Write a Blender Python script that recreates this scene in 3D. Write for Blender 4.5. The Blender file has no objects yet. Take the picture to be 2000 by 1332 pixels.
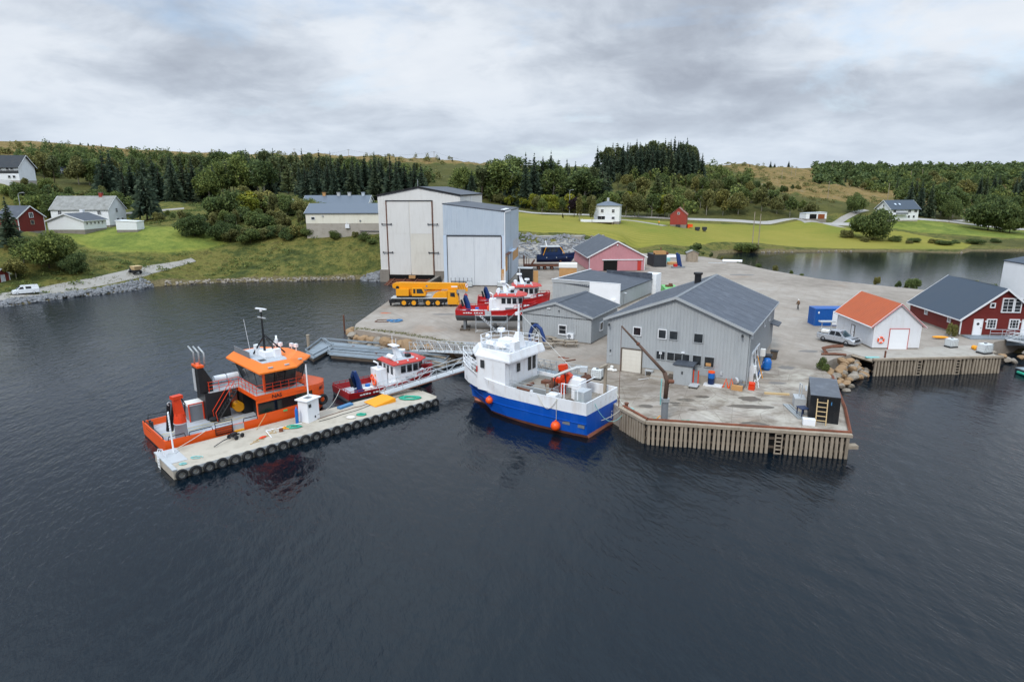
import bpy, bmesh, math, random
import numpy as np
from mathutils import Matrix, Vector, noise as mnoise
random.seed(7); RN = np.random.RandomState(7)
SC = bpy.context.scene; COL = SC.collection
# ---------------------------------------------------------------- camera
CAMZ = 22.5; FPX = 1244.0; PITCH = math.radians(13.5); ROLL = math.radians(-.19)
_cp, _sp, _c, _s = math.cos(PITCH), math.sin(PITCH), math.cos(ROLL), math.sin(ROLL)
ROT = np.array([[_c, -_s, 0], [_s, _c, 0], [0, 0, 1]]) @ np.array([[1, 0, 0], [0, -_sp, -_cp], [0, _cp, -_sp]])
cam = bpy.data.cameras.new('camera'); camo = bpy.data.objects.new('camera', cam); COL.objects.link(camo)
cam.sensor_fit = 'HORIZONTAL'; cam.sensor_width = 36.0; cam.lens = 36.0 * FPX / 2000
cam.clip_start = .5; cam.clip_end = 6000
camo.matrix_world = Matrix(((ROT[0, 0], -ROT[1, 0], -ROT[2, 0], 0), (ROT[0, 1], -ROT[1, 1], -ROT[2, 1], 0),
                            (ROT[0, 2], -ROT[1, 2], -ROT[2, 2], CAMZ), (0, 0, 0, 1)))
SC.camera = camo
# ---------------------------------------------------------------- sky
SUN_EL, SUN_AZ = math.radians(46), math.radians(205)      # azimuth clockwise from +Y
W = bpy.data.worlds.new('World'); SC.world = W; W.use_nodes = True
nt = W.node_tree; N = nt.nodes; LK = nt.links; N.clear()
def nd(t, **k):
    n = N.new(t)
    for a, v in k.items():
        if a.startswith('i_'): n.inputs[a[2:]].default_value = v
        else: setattr(n, a, v)
    return n
def mth(op, a, b=None, clamp=False):
    n = N.new('ShaderNodeMath'); n.operation = op; n.use_clamp = clamp
    for i, v in enumerate((a, b)):
        if v is None: continue
        if isinstance(v, (int, float)): n.inputs[i].default_value = v
        else: LK.new(v, n.inputs[i])
    return n.outputs[0]
sky = nd('ShaderNodeTexSky', sky_type='NISHITA'); sky.sun_disc = False
sky.sun_elevation = SUN_EL; sky.sun_rotation = SUN_AZ; sky.altitude = 20; sky.air_density = 1; sky.dust_density = .6
tc = nd('ShaderNodeTexCoord'); sx = nd('ShaderNodeSeparateXYZ'); LK.new(tc.outputs['Generated'], sx.inputs[0])
zz = mth('ADD', mth('MAXIMUM', sx.outputs[2], 0.0), .26)
cx = nd('ShaderNodeCombineXYZ'); LK.new(mth('DIVIDE', sx.outputs[0], zz), cx.inputs[0]); LK.new(mth('DIVIDE', sx.outputs[1], zz), cx.inputs[1])
def wn(scale, off, det=8, rough=.55, dist=.3, sc=(1, 1, 1)):
    m = nd('ShaderNodeMapping'); m.inputs['Location'].default_value = off; m.inputs['Scale'].default_value = sc
    LK.new(cx.outputs[0], m.inputs[0])
    n = nd('ShaderNodeTexNoise', i_Scale=scale, i_Detail=det, i_Roughness=rough, i_Distortion=dist); LK.new(m.outputs[0], n.inputs['Vector']); return n.outputs[0]
def ramp(src, stops):
    r = nd('ShaderNodeValToRGB'); e = r.color_ramp.elements
    while len(e) < len(stops): e.new(.5)
    for q, (p, c) in zip(e, stops): q.position = p; q.color = (*c, 1)
    LK.new(src, r.inputs[0]); return r.outputs[0]
big = wn(.95, (5.2, 1.3, 0), 6, .5, .35, (.95, 1.1, 1))
mid = wn(3.2, (9.1, 4.2, 2), 7, .58, .3, (.95, 1.05, 1))
cl = mth('ADD', mth('MULTIPLY', big, .68), mth('MULTIPLY', mid, .32))
# cloud deck: dark bellies to bright thin parts (radiance, divided by the world strength below)
deck = ramp(cl, [(.36, (3.0, 3.35, 4.0)), (.43, (3.9, 4.35, 5.05)), (.495, (5.2, 5.7, 6.4)), (.55, (6.2, 6.65, 7.25)), (.68, (7.0, 7.35, 7.8))])
thin = wn(1.1, (-2.3, 7.7, 5), 6, .6, .3)
gap = ramp(thin, [(.56, (0, 0, 0)), (.70, (.55, .55, .55))])
mx = nd('ShaderNodeMix', data_type='RGBA'); LK.new(gap, mx.inputs[0]); LK.new(deck, mx.inputs[6])
sk = nd('ShaderNodeMix', data_type='RGBA', blend_type='MULTIPLY'); sk.inputs[0].default_value = 1; LK.new(sky.outputs[0], sk.inputs[6]); sk.inputs[7].default_value = (1.3, 1.3, 1.3, 1)
LK.new(sk.outputs[2], mx.inputs[7])
hz = nd('ShaderNodeMapRange'); LK.new(sx.outputs[2], hz.inputs[0]); hz.inputs[1].default_value = 0; hz.inputs[2].default_value = .16; hz.inputs[3].default_value = .75; hz.inputs[4].default_value = 0
m2 = nd('ShaderNodeMix', data_type='RGBA'); LK.new(hz.outputs[0], m2.inputs[0]); LK.new(mx.outputs[2], m2.inputs[6]); m2.inputs[7].default_value = (5.3, 6.05, 7.0, 1)
zb = nd('ShaderNodeMapRange'); LK.new(sx.outputs[2], zb.inputs[0]); zb.inputs[1].default_value = .4; zb.inputs[2].default_value = 1.0; zb.inputs[3].default_value = 0; zb.inputs[4].default_value = 1.0
zc_ = nd('ShaderNodeMix', data_type='RGBA'); LK.new(zb.outputs[0], zc_.inputs[0]); zc_.inputs[6].default_value = (1, 1, 1, 1); zc_.inputs[7].default_value = (2.5, 2.85, 3.05, 1)
m3 = nd('ShaderNodeVectorMath', operation='MULTIPLY'); LK.new(m2.outputs[2], m3.inputs[0]); LK.new(zc_.outputs[2], m3.inputs[1])
bg = nd('ShaderNodeBackground'); bg.inputs[1].default_value = .1; LK.new(m3.outputs[0], bg.inputs[0])
wo = nd('ShaderNodeOutputWorld'); LK.new(bg.outputs[0], wo.inputs[0])
# ---------------------------------------------------------------- sun (behind cloud)
sl = bpy.data.lights.new('sun', 'SUN'); sl.energy = 1.5; sl.angle = math.radians(14); sl.color = (1, .955, .88)
so = bpy.data.objects.new('sun', sl); COL.objects.link(so)
sd = Vector((math.sin(SUN_AZ) * math.cos(SUN_EL), math.cos(SUN_AZ) * math.cos(SUN_EL), math.sin(SUN_EL)))
so.rotation_euler = sd.to_track_quat('Z', 'Y').to_euler(); so.location = sd * 200
vs = SC.view_settings; vs.view_transform = 'Standard'; vs.look = 'None'; vs.gamma = 1; vs.use_curve_mapping = False; vs.exposure = 0.33
SC.cycles.max_bounces = 6; SC.cycles.caustics_reflective = False; SC.cycles.caustics_refractive = False
# ---------------------------------------------------------------- ground positions read off the view (real points on the ground)
def ray(a, b): return ROT.T @ np.array([(a - 1000) / FPX, (b - 666) / FPX, 1.0])
def at(a, b, z):
    d = ray(a, b); t = (z - CAMZ) / d[2]; return Vector((d[0] * t, d[1] * t, z))
def pY(a, b, Y):
    d = ray(a, b); t = Y / d[1]; return Vector((d[0] * t, Y, CAMZ + d[2] * t))
# ---------------------------------------------------------------- mesh builder
class MB:
    def __init__(s): s.v = []; s.f = []; s.m = []; s.p = []; s.T = None; s.mi = 0
    def add(s, vs, fs):
        b = len(s.v); s.p.append((b, len(s.f)))
        if s.T is not None: vs = [tuple(s.T @ Vector(p)) for p in vs]
        s.v.extend(tuple(p) for p in vs)
        for f in fs: s.f.append(tuple(i + b for i in f)); s.m.append(s.mi)
        return s
    def box(s, x0, x1, y0, y1, z0, z1):
        return s.add([(x, y, z) for z in (z0, z1) for y in (y0, y1) for x in (x0, x1)],
                     [(0, 2, 3, 1), (4, 5, 7, 6), (0, 1, 5, 4), (2, 6, 7, 3), (0, 4, 6, 2), (1, 3, 7, 5)])
    def cbox(s, c, sz, rz=0, rx=0, ry=0):
        M = Matrix.Translation(c) @ Matrix.Rotation(rz, 4, 'Z') @ Matrix.Rotation(ry, 4, 'Y') @ Matrix.Rotation(rx, 4, 'X')
        o = s.T; s.T = M if o is None else o @ M; h = [q / 2 for q in sz]
        s.box(-h[0], h[0], -h[1], h[1], -h[2], h[2]); s.T = o; return s
    def prism(s, poly, z0, z1):
        n = len(poly); z0 = z0 if hasattr(z0, '__len__') else [z0] * n; z1 = z1 if hasattr(z1, '__len__') else [z1] * n
        return s.add([(p[0], p[1], z) for p, z in zip(poly, z0)] + [(p[0], p[1], z) for p, z in zip(poly, z1)],
                     [tuple(range(n))[::-1], tuple(range(n, 2 * n))] + [(i, (i + 1) % n, n + (i + 1) % n, n + i) for i in range(n)])
    def xz(s, poly, y0, y1):        # profile in x-z swept along y
        n = len(poly)
        return s.add([(p[0], y0, p[1]) for p in poly] + [(p[0], y1, p[1]) for p in poly],
                     [tuple(range(n)), tuple(range(n, 2 * n))[::-1]] + [(i, n + i, n + (i + 1) % n, (i + 1) % n) for i in range(n)])
    def loft(s, rings, cap=True, closed=True):
        n = len(rings[0]); vs = [p for r in rings for p in r]; fs = []
        for k in range(len(rings) - 1):
            for i in range(n if closed else n - 1):
                j = (i + 1) % n; fs.append((k * n + i, k * n + j, (k + 1) * n + j, (k + 1) * n + i))
        if cap: fs += [tuple(range(n))[::-1], tuple(range((len(rings) - 1) * n, len(rings) * n))]
        return s.add(vs, fs)
    def tube(s, pts, r, n=5, closed=False, r1=None):
        pts = [Vector(p) for p in pts]; K = len(pts); rings = []; up = Vector((0, 0, 1)); prev = None
        for k in range(K):
            if closed: t = pts[(k + 1) % K] - pts[k - 1]
            else: t = pts[min(k + 1, K - 1)] - pts[max(k - 1, 0)]
            if t.length < 1e-9: t = Vector((0, 0, 1))
            t.normalize()
            a = prev - t * prev.dot(t) if prev is not None else t.cross(up if abs(t.z) < .9 else Vector((1, 0, 0)))
            if a.length < 1e-6: a = t.orthogonal()
            a.normalize(); prev = a; b = t.cross(a); rr = r if r1 is None else r + (r1 - r) * k / (K - 1)
            rings.append([pts[k] + a * (rr * math.cos(2 * math.pi * i / n)) + b * (rr * math.sin(2 * math.pi * i / n)) for i in range(n)])
        if closed: rings.append(rings[0]); return s.loft(rings, False)
        return s.loft(rings, True)
    def cyl(s, p0, p1, r0, r1=None, n=10): return s.tube([p0, p1], r0, n, r1=r0 if r1 is None else r1)
    def lathe(s, prof, c=(0, 0, 0), n=16):
        return s.loft([[(c[0] + r * math.cos(2 * math.pi * i / n), c[1] + r * math.sin(2 * math.pi * i / n), c[2] + z) for i in range(n)] for r, z in prof], True)
    def ball(s, c, r, n=10, m=6, sc=(1, 1, 1)):
        return s.loft([[(c[0] + sc[0] * r * math.sin(math.pi * (k + .02) / (m + .04)) * math.cos(2 * math.pi * i / n), c[1] + sc[1] * r * math.sin(math.pi * (k + .02) / (m + .04)) * math.sin(2 * math.pi * i / n),
                         c[2] - sc[2] * r * math.cos(math.pi * k / m)) for i in range(n)] for k in range(m + 1)], True)
    def torus(s, c, R, r, ax='y', n=18, m=8, a0=0, a1=2 * math.pi):
        full = abs(a1 - a0) > 6.28; rings = []
        for k in range(n if full else n + 1):
            t = a0 + (a1 - a0) * k / n; q = []
            for i in range(m):
                p = 2 * math.pi * i / m; d = R + r * math.cos(p); h = r * math.sin(p); x, y = d * math.cos(t), d * math.sin(t)
                q.append((c[0] + x, c[1] + y, c[2] + h) if ax == 'z' else (c[0] + x, c[1] + h, c[2] + y) if ax == 'y' else (c[0] + h, c[1] + x, c[2] + y))
            rings.append(q)
        if full: rings.append(rings[0])
        return s.loft(rings, not full)
    def quad(s, *p): return s.add(p, [tuple(range(len(p)))])
    def mesh(s, name, mats, smooth=False, recalc=True):
        me = bpy.data.meshes.new(name); me.from_pydata(s.v, [], s.f)
        for m in (mats if isinstance(mats, (list, tuple)) else [mats]): me.materials.append(m)
        if any(s.m): me.polygons.foreach_set('material_index', s.m)
        if recalc and len(s.f) < 60000:
            b = bmesh.new(); b.from_mesh(me); bmesh.ops.recalc_face_normals(b, faces=b.faces); b.to_mesh(me); b.free()
        if smooth: me.polygons.foreach_set('use_smooth', [True] * len(me.polygons))
        me.update(); return me
def link(name, me, parent=None, loc=None, rz=None, label=None, kind=None, mat=None):
    o = bpy.data.objects.new(name, me); COL.objects.link(o)
    if parent is not None: o.parent = parent
    if mat is not None: o.matrix_local = mat
    if loc is not None: o.location = loc
    if rz is not None: o.rotation_euler = (0, 0, rz)
    if label: o['label'] = label
    if kind: o['kind'] = kind
    return o
def P(name, mb, mats, parent=None, smooth=False, split=False, **k):
    if split:                       # every piece an object of its own
        for i, (v0, f0) in enumerate(mb.p):
            v1, f1 = mb.p[i + 1] if i + 1 < len(mb.p) else (len(mb.v), len(mb.f)); q = MB(); q.v = mb.v[v0:v1]; q.f = [tuple(j - v0 for j in f) for f in mb.f[f0:f1]]; q.m = mb.m[f0:f1]
            o = link(name, q.mesh(name, mats, smooth), parent, **k)
        return o
    return link(name, mb.mesh(name, mats, smooth), parent, **k)
def tag(o, label, cat, group=None):
    o['label'] = label; o['category'] = cat
    if group: o['group'] = group
    return o
def T(name, label, cat, loc=(0, 0, 0), rz=0, group=None):
    o = bpy.data.objects.new(name, None); o.empty_display_size = .3; COL.objects.link(o); o.location = loc; o.rotation_euler = (0, 0, rz)
    return tag(o, label, cat, group)
def dup(o, loc=None, rz=None, label=None, sc=None, group=None, parent=None):
    c = o.copy(); COL.objects.link(c)
    if parent is not None: c.parent = parent
    for ch in o.children: dup(ch, parent=c)
    if loc is not None: c.location = loc
    if rz is not None: c.rotation_euler = (0, 0, rz)
    if sc is not None: c.scale = (sc,) * 3 if isinstance(sc, (int, float)) else sc
    if label: c['label'] = label
    if group: c['group'] = group
    return c
def S(name, mb, mats, smooth=False): return P(name, mb, mats, smooth=smooth, kind='structure')
_ON = 'zeroth first second third fourth fifth sixth seventh eighth ninth tenth eleventh twelfth thirteenth fourteenth fifteenth sixteenth seventeenth eighteenth nineteenth'.split()
def ordinal(n):
    if n < 20: return _ON[n]
    t, u = divmod(n, 10); T_ = ['', '', 'twent', 'thirt', 'fort', 'fift', 'sixt', 'sevent', 'eight', 'ninet']
    return T_[t] + 'ieth' if u == 0 else T_[t] + 'y-' + _ON[u]
def number_off(objs):                # alike things in a row: told apart by their place along it
    by = {}
    for o in objs: by.setdefault(o['label'], []).append(o)
    for lab, L_ in by.items():
        if len(L_) > 1:
            for k, o in enumerate(sorted(L_, key=lambda q: q.location.x / max(1, q.location.y))): o['label'] = ordinal(k + 1) + ' from left, ' + lab
# ---------------------------------------------------------------- materials
MAT = {}
def srgb(h):
    h = h.lstrip('#'); return tuple(((c / 255 + .055) / 1.055) ** 2.4 if c > 10 else c / 255 / 12.92 for c in (int(h[i:i + 2], 16) for i in (0, 2, 4)))
class G:
    def __init__(s, name):
        s.m = bpy.data.materials.new(name); s.m.use_nodes = True; s.t = s.m.node_tree; s.t.nodes.clear()
        s.o = s.n('ShaderNodeOutputMaterial'); s.b = s.n('ShaderNodeBsdfPrincipled'); s.l(s.b.outputs[0], s.o.inputs[0])
        s.geo = s.n('ShaderNodeNewGeometry'); MAT[name] = s.m
    def n(s, t, **k):
        x = s.t.nodes.new(t)
        for a, v in k.items(): setattr(x, a, v)
        return x
    def l(s, a, b): s.t.links.new(a, b)
    def noise(s, sc, det=5, rough=.55, vec=None, scale3=None, off=(0, 0, 0), rot=(0, 0, 0), dist=0, obj=False, tex=False):
        v = vec or (s.n('ShaderNodeTexCoord').outputs['Object'] if obj else s.geo.outputs['Position'])
        mp = s.n('ShaderNodeMapping'); mp.vector_type = 'TEXTURE' if tex else 'POINT'; mp.inputs['Location'].default_value = off; mp.inputs['Rotation'].default_value = rot
        mp.inputs['Scale'].default_value = scale3 or (1, 1, 1); s.l(v, mp.inputs[0]); x = s.n('ShaderNodeTexNoise')
        x.inputs['Scale'].default_value = sc; x.inputs['Detail'].default_value = det; x.inputs['Roughness'].default_value = rough; x.inputs['Distortion'].default_value = dist
        s.l(mp.outputs[0], x.inputs['Vector']); return x.outputs[0]
    def ramp(s, src, stops, interp='LINEAR'):
        r = s.n('ShaderNodeValToRGB'); r.color_ramp.interpolation = interp; e = r.color_ramp.elements
        while len(e) < len(stops): e.new(.5)
        for q, (p, c) in zip(e, stops):
            q.position = p; q.color = (*c, 1) if hasattr(c, '__len__') else (c, c, c, 1)
        s.l(src, r.inputs[0]); return r.outputs[0]
    def mix(s, f, a, b, mode='MIX'):
        x = s.n('ShaderNodeMix', data_type='RGBA', blend_type=mode)
        for i, v in ((0, f), (6, a), (7, b)):
            if hasattr(v, 'is_linked'): s.l(v, x.inputs[i])
            elif i == 0: x.inputs[0].default_value = v
            else: x.inputs[i].default_value = (*v, 1)
        return x.outputs[2]
    def math(s, op, a, b=0., clamp=False):
        x = s.n('ShaderNodeMath', operation=op); x.use_clamp = clamp
        for i, v in enumerate((a, b)):
            if hasattr(v, 'is_linked'): s.l(v, x.inputs[i])
            else: x.inputs[i].default_value = v
        return x.outputs[0]
    def bump(s, h, dist, strength=1.0, nrm=None):
        x = s.n('ShaderNodeBump'); x.inputs['Distance'].default_value = dist; x.inputs['Strength'].default_value = strength
        s.l(h, x.inputs['Height'])
        if nrm is not None: s.l(nrm, x.inputs['Normal'])
        s.l(x.outputs[0], s.b.inputs['Normal']); return x.outputs[0]
    def col(s, c): s.l(c, s.b.inputs['Base Color'])
    def setv(s, **k):
        for a, v in k.items(): s.b.inputs[{'rough': 'Roughness', 'metal': 'Metallic', 'spec': 'Specular IOR Level', 'ior': 'IOR', 'coat': 'Coat Weight'}[a]].default_value = v
def mk(name, c, rough=.6, var=.12, sc=.8, fine=9., bump=.004, metal=0., dirt=None, dirta=.35, streak=False, spec=.4, obj=False):
    if isinstance(c, str): c = srgb(c)
    g = G(name); a = g.noise(sc, 6, .6, obj=obj); f = g.noise(fine, 4, .6, obj=obj)
    v = g.math('ADD', g.math('MULTIPLY', a, .65), g.math('MULTIPLY', f, .35))
    cc = g.ramp(v, [(.3, tuple(q * (1 - var) for q in c)), (.7, tuple(min(1, q * (1 + var)) for q in c))])
    if dirt is not None:
        d = g.noise(.9 if not streak else 1.6, 7, .65, scale3=(1, 1, .16) if streak else None, off=(7, 3, 1), obj=obj)
        k = g.ramp(d, [(.5, 0.), (.72, dirta)]); cc = g.mix(k, cc, srgb(dirt) if isinstance(dirt, str) else dirt)
    g.col(cc); g.setv(rough=rough, metal=metal, spec=spec)
    r = g.math('ADD', g.math('MULTIPLY', a, .25), rough - .125, True); g.l(r, g.b.inputs['Roughness'])
    if bump: g.bump(f, bump, .6)
    return g.m
# ---------------------------------------------------------------- material set
mk('white', '#e3e5ea', .5, .05, .7, dirt='#b9b4aa', dirta=.25, streak=True, bump=.002)
mk('whiteclean', '#e8eaee', .4, .04, .9, bump=.001)
mk('trimwhite', '#dcdde0', .5, .04, 1, bump=.001)
mk('boatwhite', '#e9ebef', .3, .05, .9, dirt='#b39b84', dirta=.3, streak=True, bump=.002, obj=True)
mk('hallwhite', '#d8d6d3', .5, .05, .25, dirt='#b5aea3', dirta=.22, streak=True, bump=.003)
mk('hallcream', '#d6d1c7', .55, .06, .3, dirt='#b3a896', dirta=.25, streak=True, bump=.003)
mk('hallblue', '#b4bfcb', .45, .05, .3, dirt='#8fa0b5', dirta=.3, streak=True, bump=.003)
mk('hallbluelight', '#bccadb', .45, .04, .3, bump=.002)
mk('halldoor', '#cdd1d6', .45, .04, .3, dirt='#a7adb8', dirta=.3, streak=True, bump=.002)
mk('greywall', '#a4a8ab', .55, .06, .5, dirt='#7f848c', dirta=.35, streak=True, bump=.003)
mk('greywallshade', '#989ca0', .55, .06, .5, dirt='#747a82', dirta=.3, streak=True, bump=.003)  # darker copy of greywall: shade of the side walls painted into the colour
mk('greyboard', '#a3a7aa', .6, .08, .6, bump=.003)
mk('roofdark', '#434851', .55, .14, .35, dirt='#6b6f78', dirta=.45, bump=.006)
mk('roofpanel', '#454b56', .5, .10, .3, dirt='#7e848f', dirta=.35, bump=.004)
mk('roofslate', '#34404e', .5, .12, .5, bump=.008)
mk('roofblue', '#59626e', .42, .08, .3, bump=.004)
mk('rooforange', '#b25a35', .6, .10, .9, dirt='#8c4a30', dirta=.3, bump=.01)
mk('roofold', '#8b8b88', .8, .28, .9, dirt='#5e5b52', dirta=.6, bump=.02)
mk('roofrust', '#8a5a4a', .7, .3, .5, dirt='#9fa6b0', dirta=.8, bump=.01)
mk('concrete', '#a39c93', .85, .10, .5, dirt='#7a7166', dirta=.5, bump=.01)
mk('concretedark', '#857e76', .9, .12, .6, dirt='#5a5349', dirta=.5, bump=.01)
mk('pontoonconc', '#b3aa9c', .85, .10, .35, dirt='#8b8172', dirta=.55, bump=.01, obj=True)
mk('pink', '#bb838a', .65, .10, .35, dirt='#c08d93', dirta=.5, streak=True, bump=.006)
mk('barnred', '#6e241f', .65, .12, .5, dirt='#5a201c', dirta=.4, streak=True, bump=.006)
mk('oldred', '#96382e', .7, .14, .5, dirt='#7a5147', dirta=.45, streak=True, bump=.008)
mk('cream', '#dedacd', .6, .05, .5, dirt='#b8ad95', dirta=.3, streak=True, bump=.003)
mk('blackmetal', '#1b1d21', .45, .2, .8, dirt='#4a4038', dirta=.3, bump=.003, obj=True)
mk('darkgrey', '#33363b', .5, .15, 1, bump=.003)
mk('midgrey', '#777b80', .55, .12, 1, dirt='#5f5a52', dirta=.3, bump=.003)
mk('lightgrey', '#b4b7ba', .5, .08, 1, dirt='#8f8b84', dirta=.35, bump=.002)
mk('deckgrey', '#aeb2b8', .6, .07, .9, dirt='#857c70', dirta=.35, bump=.003, obj=True)
mk('dirtydeck', '#8d857b', .75, .2, .9, dirt='#5a4d40', dirta=.6, bump=.006, obj=True)
mk('galv', '#a7abad', .42, .12, 1.2, metal=.35, dirt='#807a72', dirta=.3, bump=.002, obj=True)
mk('alu', '#c8ccd0', .35, .06, 1, metal=.5, bump=.001, obj=True)
mk('rust', '#6b4534', .8, .25, 1.5, dirt='#43291f', dirta=.6, bump=.008, obj=True)
mk('rustbeam', '#7d4a36', .8, .3, 1.2, dirt='#3f2a20', dirta=.6, bump=.01)
mk('timber', '#9a8d7d', .85, .22, .7, dirt='#5b5043', dirta=.55, streak=True, bump=.012)
mk('timberpale', '#c3a97f', .75, .15, 1.2, bump=.006)
mk('timberdark', '#5c5147', .85, .25, 1.0, dirt='#3a342c', dirta=.5, bump=.01)
mk('greywood', '#858e96', .8, .12, .6, dirt='#6a6c68', dirta=.5, bump=.01, obj=True)
mk('ply', '#b98d5c', .75, .12, 1.0, dirt='#93714b', dirta=.4, bump=.004)
mk('orange', '#e8591a', .38, .05, .7, dirt='#b94a1c', dirta=.2, bump=.001, obj=True)
mk('orangelit', '#ef7a22', .42, .04, .7, dirt='#c9681f', dirta=.2, bump=.001, obj=True)  # lighter copy of orange: the lit look of the roof is in the colour
mk('redboat', '#9c1a1f', .4, .09, .6, dirt='#7a2a26', dirta=.4, streak=True, bump=.002, obj=True)
mk('redbright', '#b3191c', .4, .08, .6, dirt='#8a1d1c', dirta=.3, bump=.002, obj=True)
mk('redroof', '#b8382f', .45, .07, .8, bump=.002, obj=True)
mk('craneorange', '#d53f1a', .4, .08, .8, dirt='#8f3018', dirta=.3, bump=.002, obj=True)
mk('blueboat', '#0a4fae', .35, .07, .5, dirt='#3a6ab8', dirta=.45, streak=True, bump=.002, obj=True)
mk('bluedark', '#122a52', .35, .12, .8, bump=.002, obj=True)
mk('bluecrane', '#1d3a72', .4, .12, .8, dirt='#16233d', dirta=.4, bump=.002, obj=True)
mk('bluecont', '#14549f', .45, .08, .6, dirt='#3d6ca5', dirta=.3, streak=True, bump=.003)
mk('bluedrum', '#1765b5', .4, .08, 1, bump=.002)
mk('bluelite', '#4479a6', .5, .1, 1, bump=.002)
mk('antifoul', '#b06f58', .7, .15, .6, dirt='#7c4a38', dirta=.5, bump=.006, obj=True)
mk('greyfoul', '#5b6066', .7, .15, .6, bump=.006, obj=True)
mk('yellow', '#e39a17', .42, .06, .8, dirt='#b97f1c', dirta=.2, bump=.001, obj=True)
mk('matyellow', '#e79a1b', .6, .08, 1, bump=.004)
mk('yellowline', '#c9b24a', .6, .2, 2, bump=.001)
mk('rubber', '#1e1f22', .75, .3, 2.5, dirt='#3b3a38', dirta=.5, bump=.008)
mk('green', '#6fb56c', .5, .08, .7, dirt='#578c55', dirta=.3, streak=True, bump=.003)
mk('teal', '#2f9a80', .7, .2, 3, bump=.004)
mk('tealpale', '#7fb6b4', .7, .15, 2, bump=.004)
mk('ropetan', '#b89a6b', .85, .2, 3, bump=.004)
mk('ropewhite', '#c9c6ba', .85, .15, 3, bump=.004)
mk('buoy', '#f0571c', .35, .06, 1, bump=.001)
mk('skin', '#b98a70', .6, .05, 1, bump=0)
mk('jacket', '#6a5340', .8, .15, 3, bump=.004)
mk('trousers', '#23262c', .8, .15, 3, bump=.004)
mk('silver', '#b9bdc4', .28, .05, .8, metal=.45, bump=0)
mk('carwhite', '#dfe2e6', .25, .03, .8, bump=0)
mk('carblack', '#17191d', .22, .1, .8, bump=0)
mk('cargrey', '#4a525c', .25, .08, .8, metal=.3, bump=0)
mk('carblue', '#54677a', .25, .08, .8, metal=.3, bump=0)
mk('redsign', '#c02a22', .5, .1, 1, bump=0)
mk('brownwood', '#8a4a26', .6, .12, 1, bump=.003)
mk('glossblack', '#0c0d10', .12, .2, .8, bump=0, spec=.6)
mk('ibc', '#dfe4e6', .35, .06, 1.5, dirt='#b6b9ad', dirta=.35, bump=.003)
mk('bagwhite', '#e0dfdc', .8, .06, 2, bump=.01)
mk('rock', '#8f867b', .9, .25, .7, dirt='#5f574a', dirta=.6, bump=.05)
mk('rocktan', '#94795c', .9, .22, .6, dirt='#8a6d4b', dirta=.5, bump=.05)
mk('rockgrey', '#7d7e81', .9, .25, .8, dirt='#5c5c5e', dirta=.5, bump=.05)
mk('gravel', '#959089', .95, .14, .5, fine=14, dirt='#85807a', dirta=.5, bump=.03)
mk('asphalt', '#a39f9b', .9, .08, .3, dirt='#88837d', dirta=.4, bump=.006)
mk('bark', '#4b4138', .9, .3, 2, bump=.02)
mk('barkpale', '#9a958a', .85, .25, 2, bump=.01)
mk('shadeblack', '#070708', .9, .1, 1, bump=0)  # near-black colour standing in for shade in openings and gaps
g = G('glass'); g.setv(rough=.06, spec=.4); g.col(g.ramp(g.noise(.9, 3), [(.35, (.010, .012, .015)), (.7, (.04, .046, .052))]))
g = G('glassblue'); g.setv(rough=.05, spec=.7); g.col(g.ramp(g.noise(.7, 3), [(.35, (.03, .05, .06)), (.7, (.10, .15, .18))]))
def cladding(name, base, rows=True, pitch=.16, amp=.02):
    m = MAT[base].copy(); m.name = name; t = m.node_tree; b = next(n for n in t.nodes if n.type == 'BSDF_PRINCIPLED'); gg = next(n for n in t.nodes if n.type == 'NEW_GEOMETRY')
    s = t.nodes.new('ShaderNodeSeparateXYZ'); t.links.new(gg.outputs['Position'], s.inputs[0])
    q = t.nodes.new('ShaderNodeMath'); q.operation = 'MULTIPLY'; q.inputs[1].default_value = 1 / pitch; t.links.new(s.outputs[2], q.inputs[0])
    f = t.nodes.new('ShaderNodeMath'); f.operation = 'FRACT'; t.links.new(q.outputs[0], f.inputs[0])
    bp = t.nodes.new('ShaderNodeBump'); bp.inputs['Distance'].default_value = amp; t.links.new(f.outputs[0], bp.inputs['Height']); t.links.new(bp.outputs[0], b.inputs['Normal']); MAT[name] = m
cladding('whiteclap', 'whiteclean'); cladding('whitelap', 'white'); cladding('redclap', 'barnred')
# foliage: leaf-sized cards, colour varying from card to card and from tree to tree
def foliage(name, a, b, c, rough=.75):
    g = G(name); r = g.ramp(g.geo.outputs['Random Per Island'], [(0, srgb(a)), (.5, srgb(b)), (1, srgb(c))])
    oi = g.n('ShaderNodeObjectInfo'); k = g.ramp(oi.outputs['Random'], [(0, (.68, .72, .7)), (.5, (1, 1, 1)), (1, (1.22, 1.12, .9))])
    g.col(g.mix(1.0, r, k, 'MULTIPLY')); g.setv(rough=rough, spec=.15)
    tr = g.n('ShaderNodeBsdfTranslucent'); g.l(r, tr.inputs[0]); ms = g.n('ShaderNodeMixShader'); ms.inputs[0].default_value = .32
    g.l(g.b.outputs[0], ms.inputs[1]); g.l(tr.outputs[0], ms.inputs[2]); g.l(ms.outputs[0], g.o.inputs[0]); return g.m
foliage('needles', '#334037', '#475647', '#5f6b56'); foliage('pine', '#485239', '#636d4b', '#80855a')
foliage('leaves', '#4a5938', '#657446', '#838d52'); foliage('leavesdark', '#3f4e33', '#566640', '#707c4b')
foliage('leavesyellow', '#6b7330', '#8b9039', '#a7a344'); foliage('leavesolive', '#5a5e3c', '#75764a', '#8f8b57'); foliage('leavespurple', '#231c24', '#362a33', '#4a3b40')
foliage('tuft', '#454f29', '#676733', '#8a8044'); foliage('heather', '#5c4f2d', '#7a6638', '#8f7a48')
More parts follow.
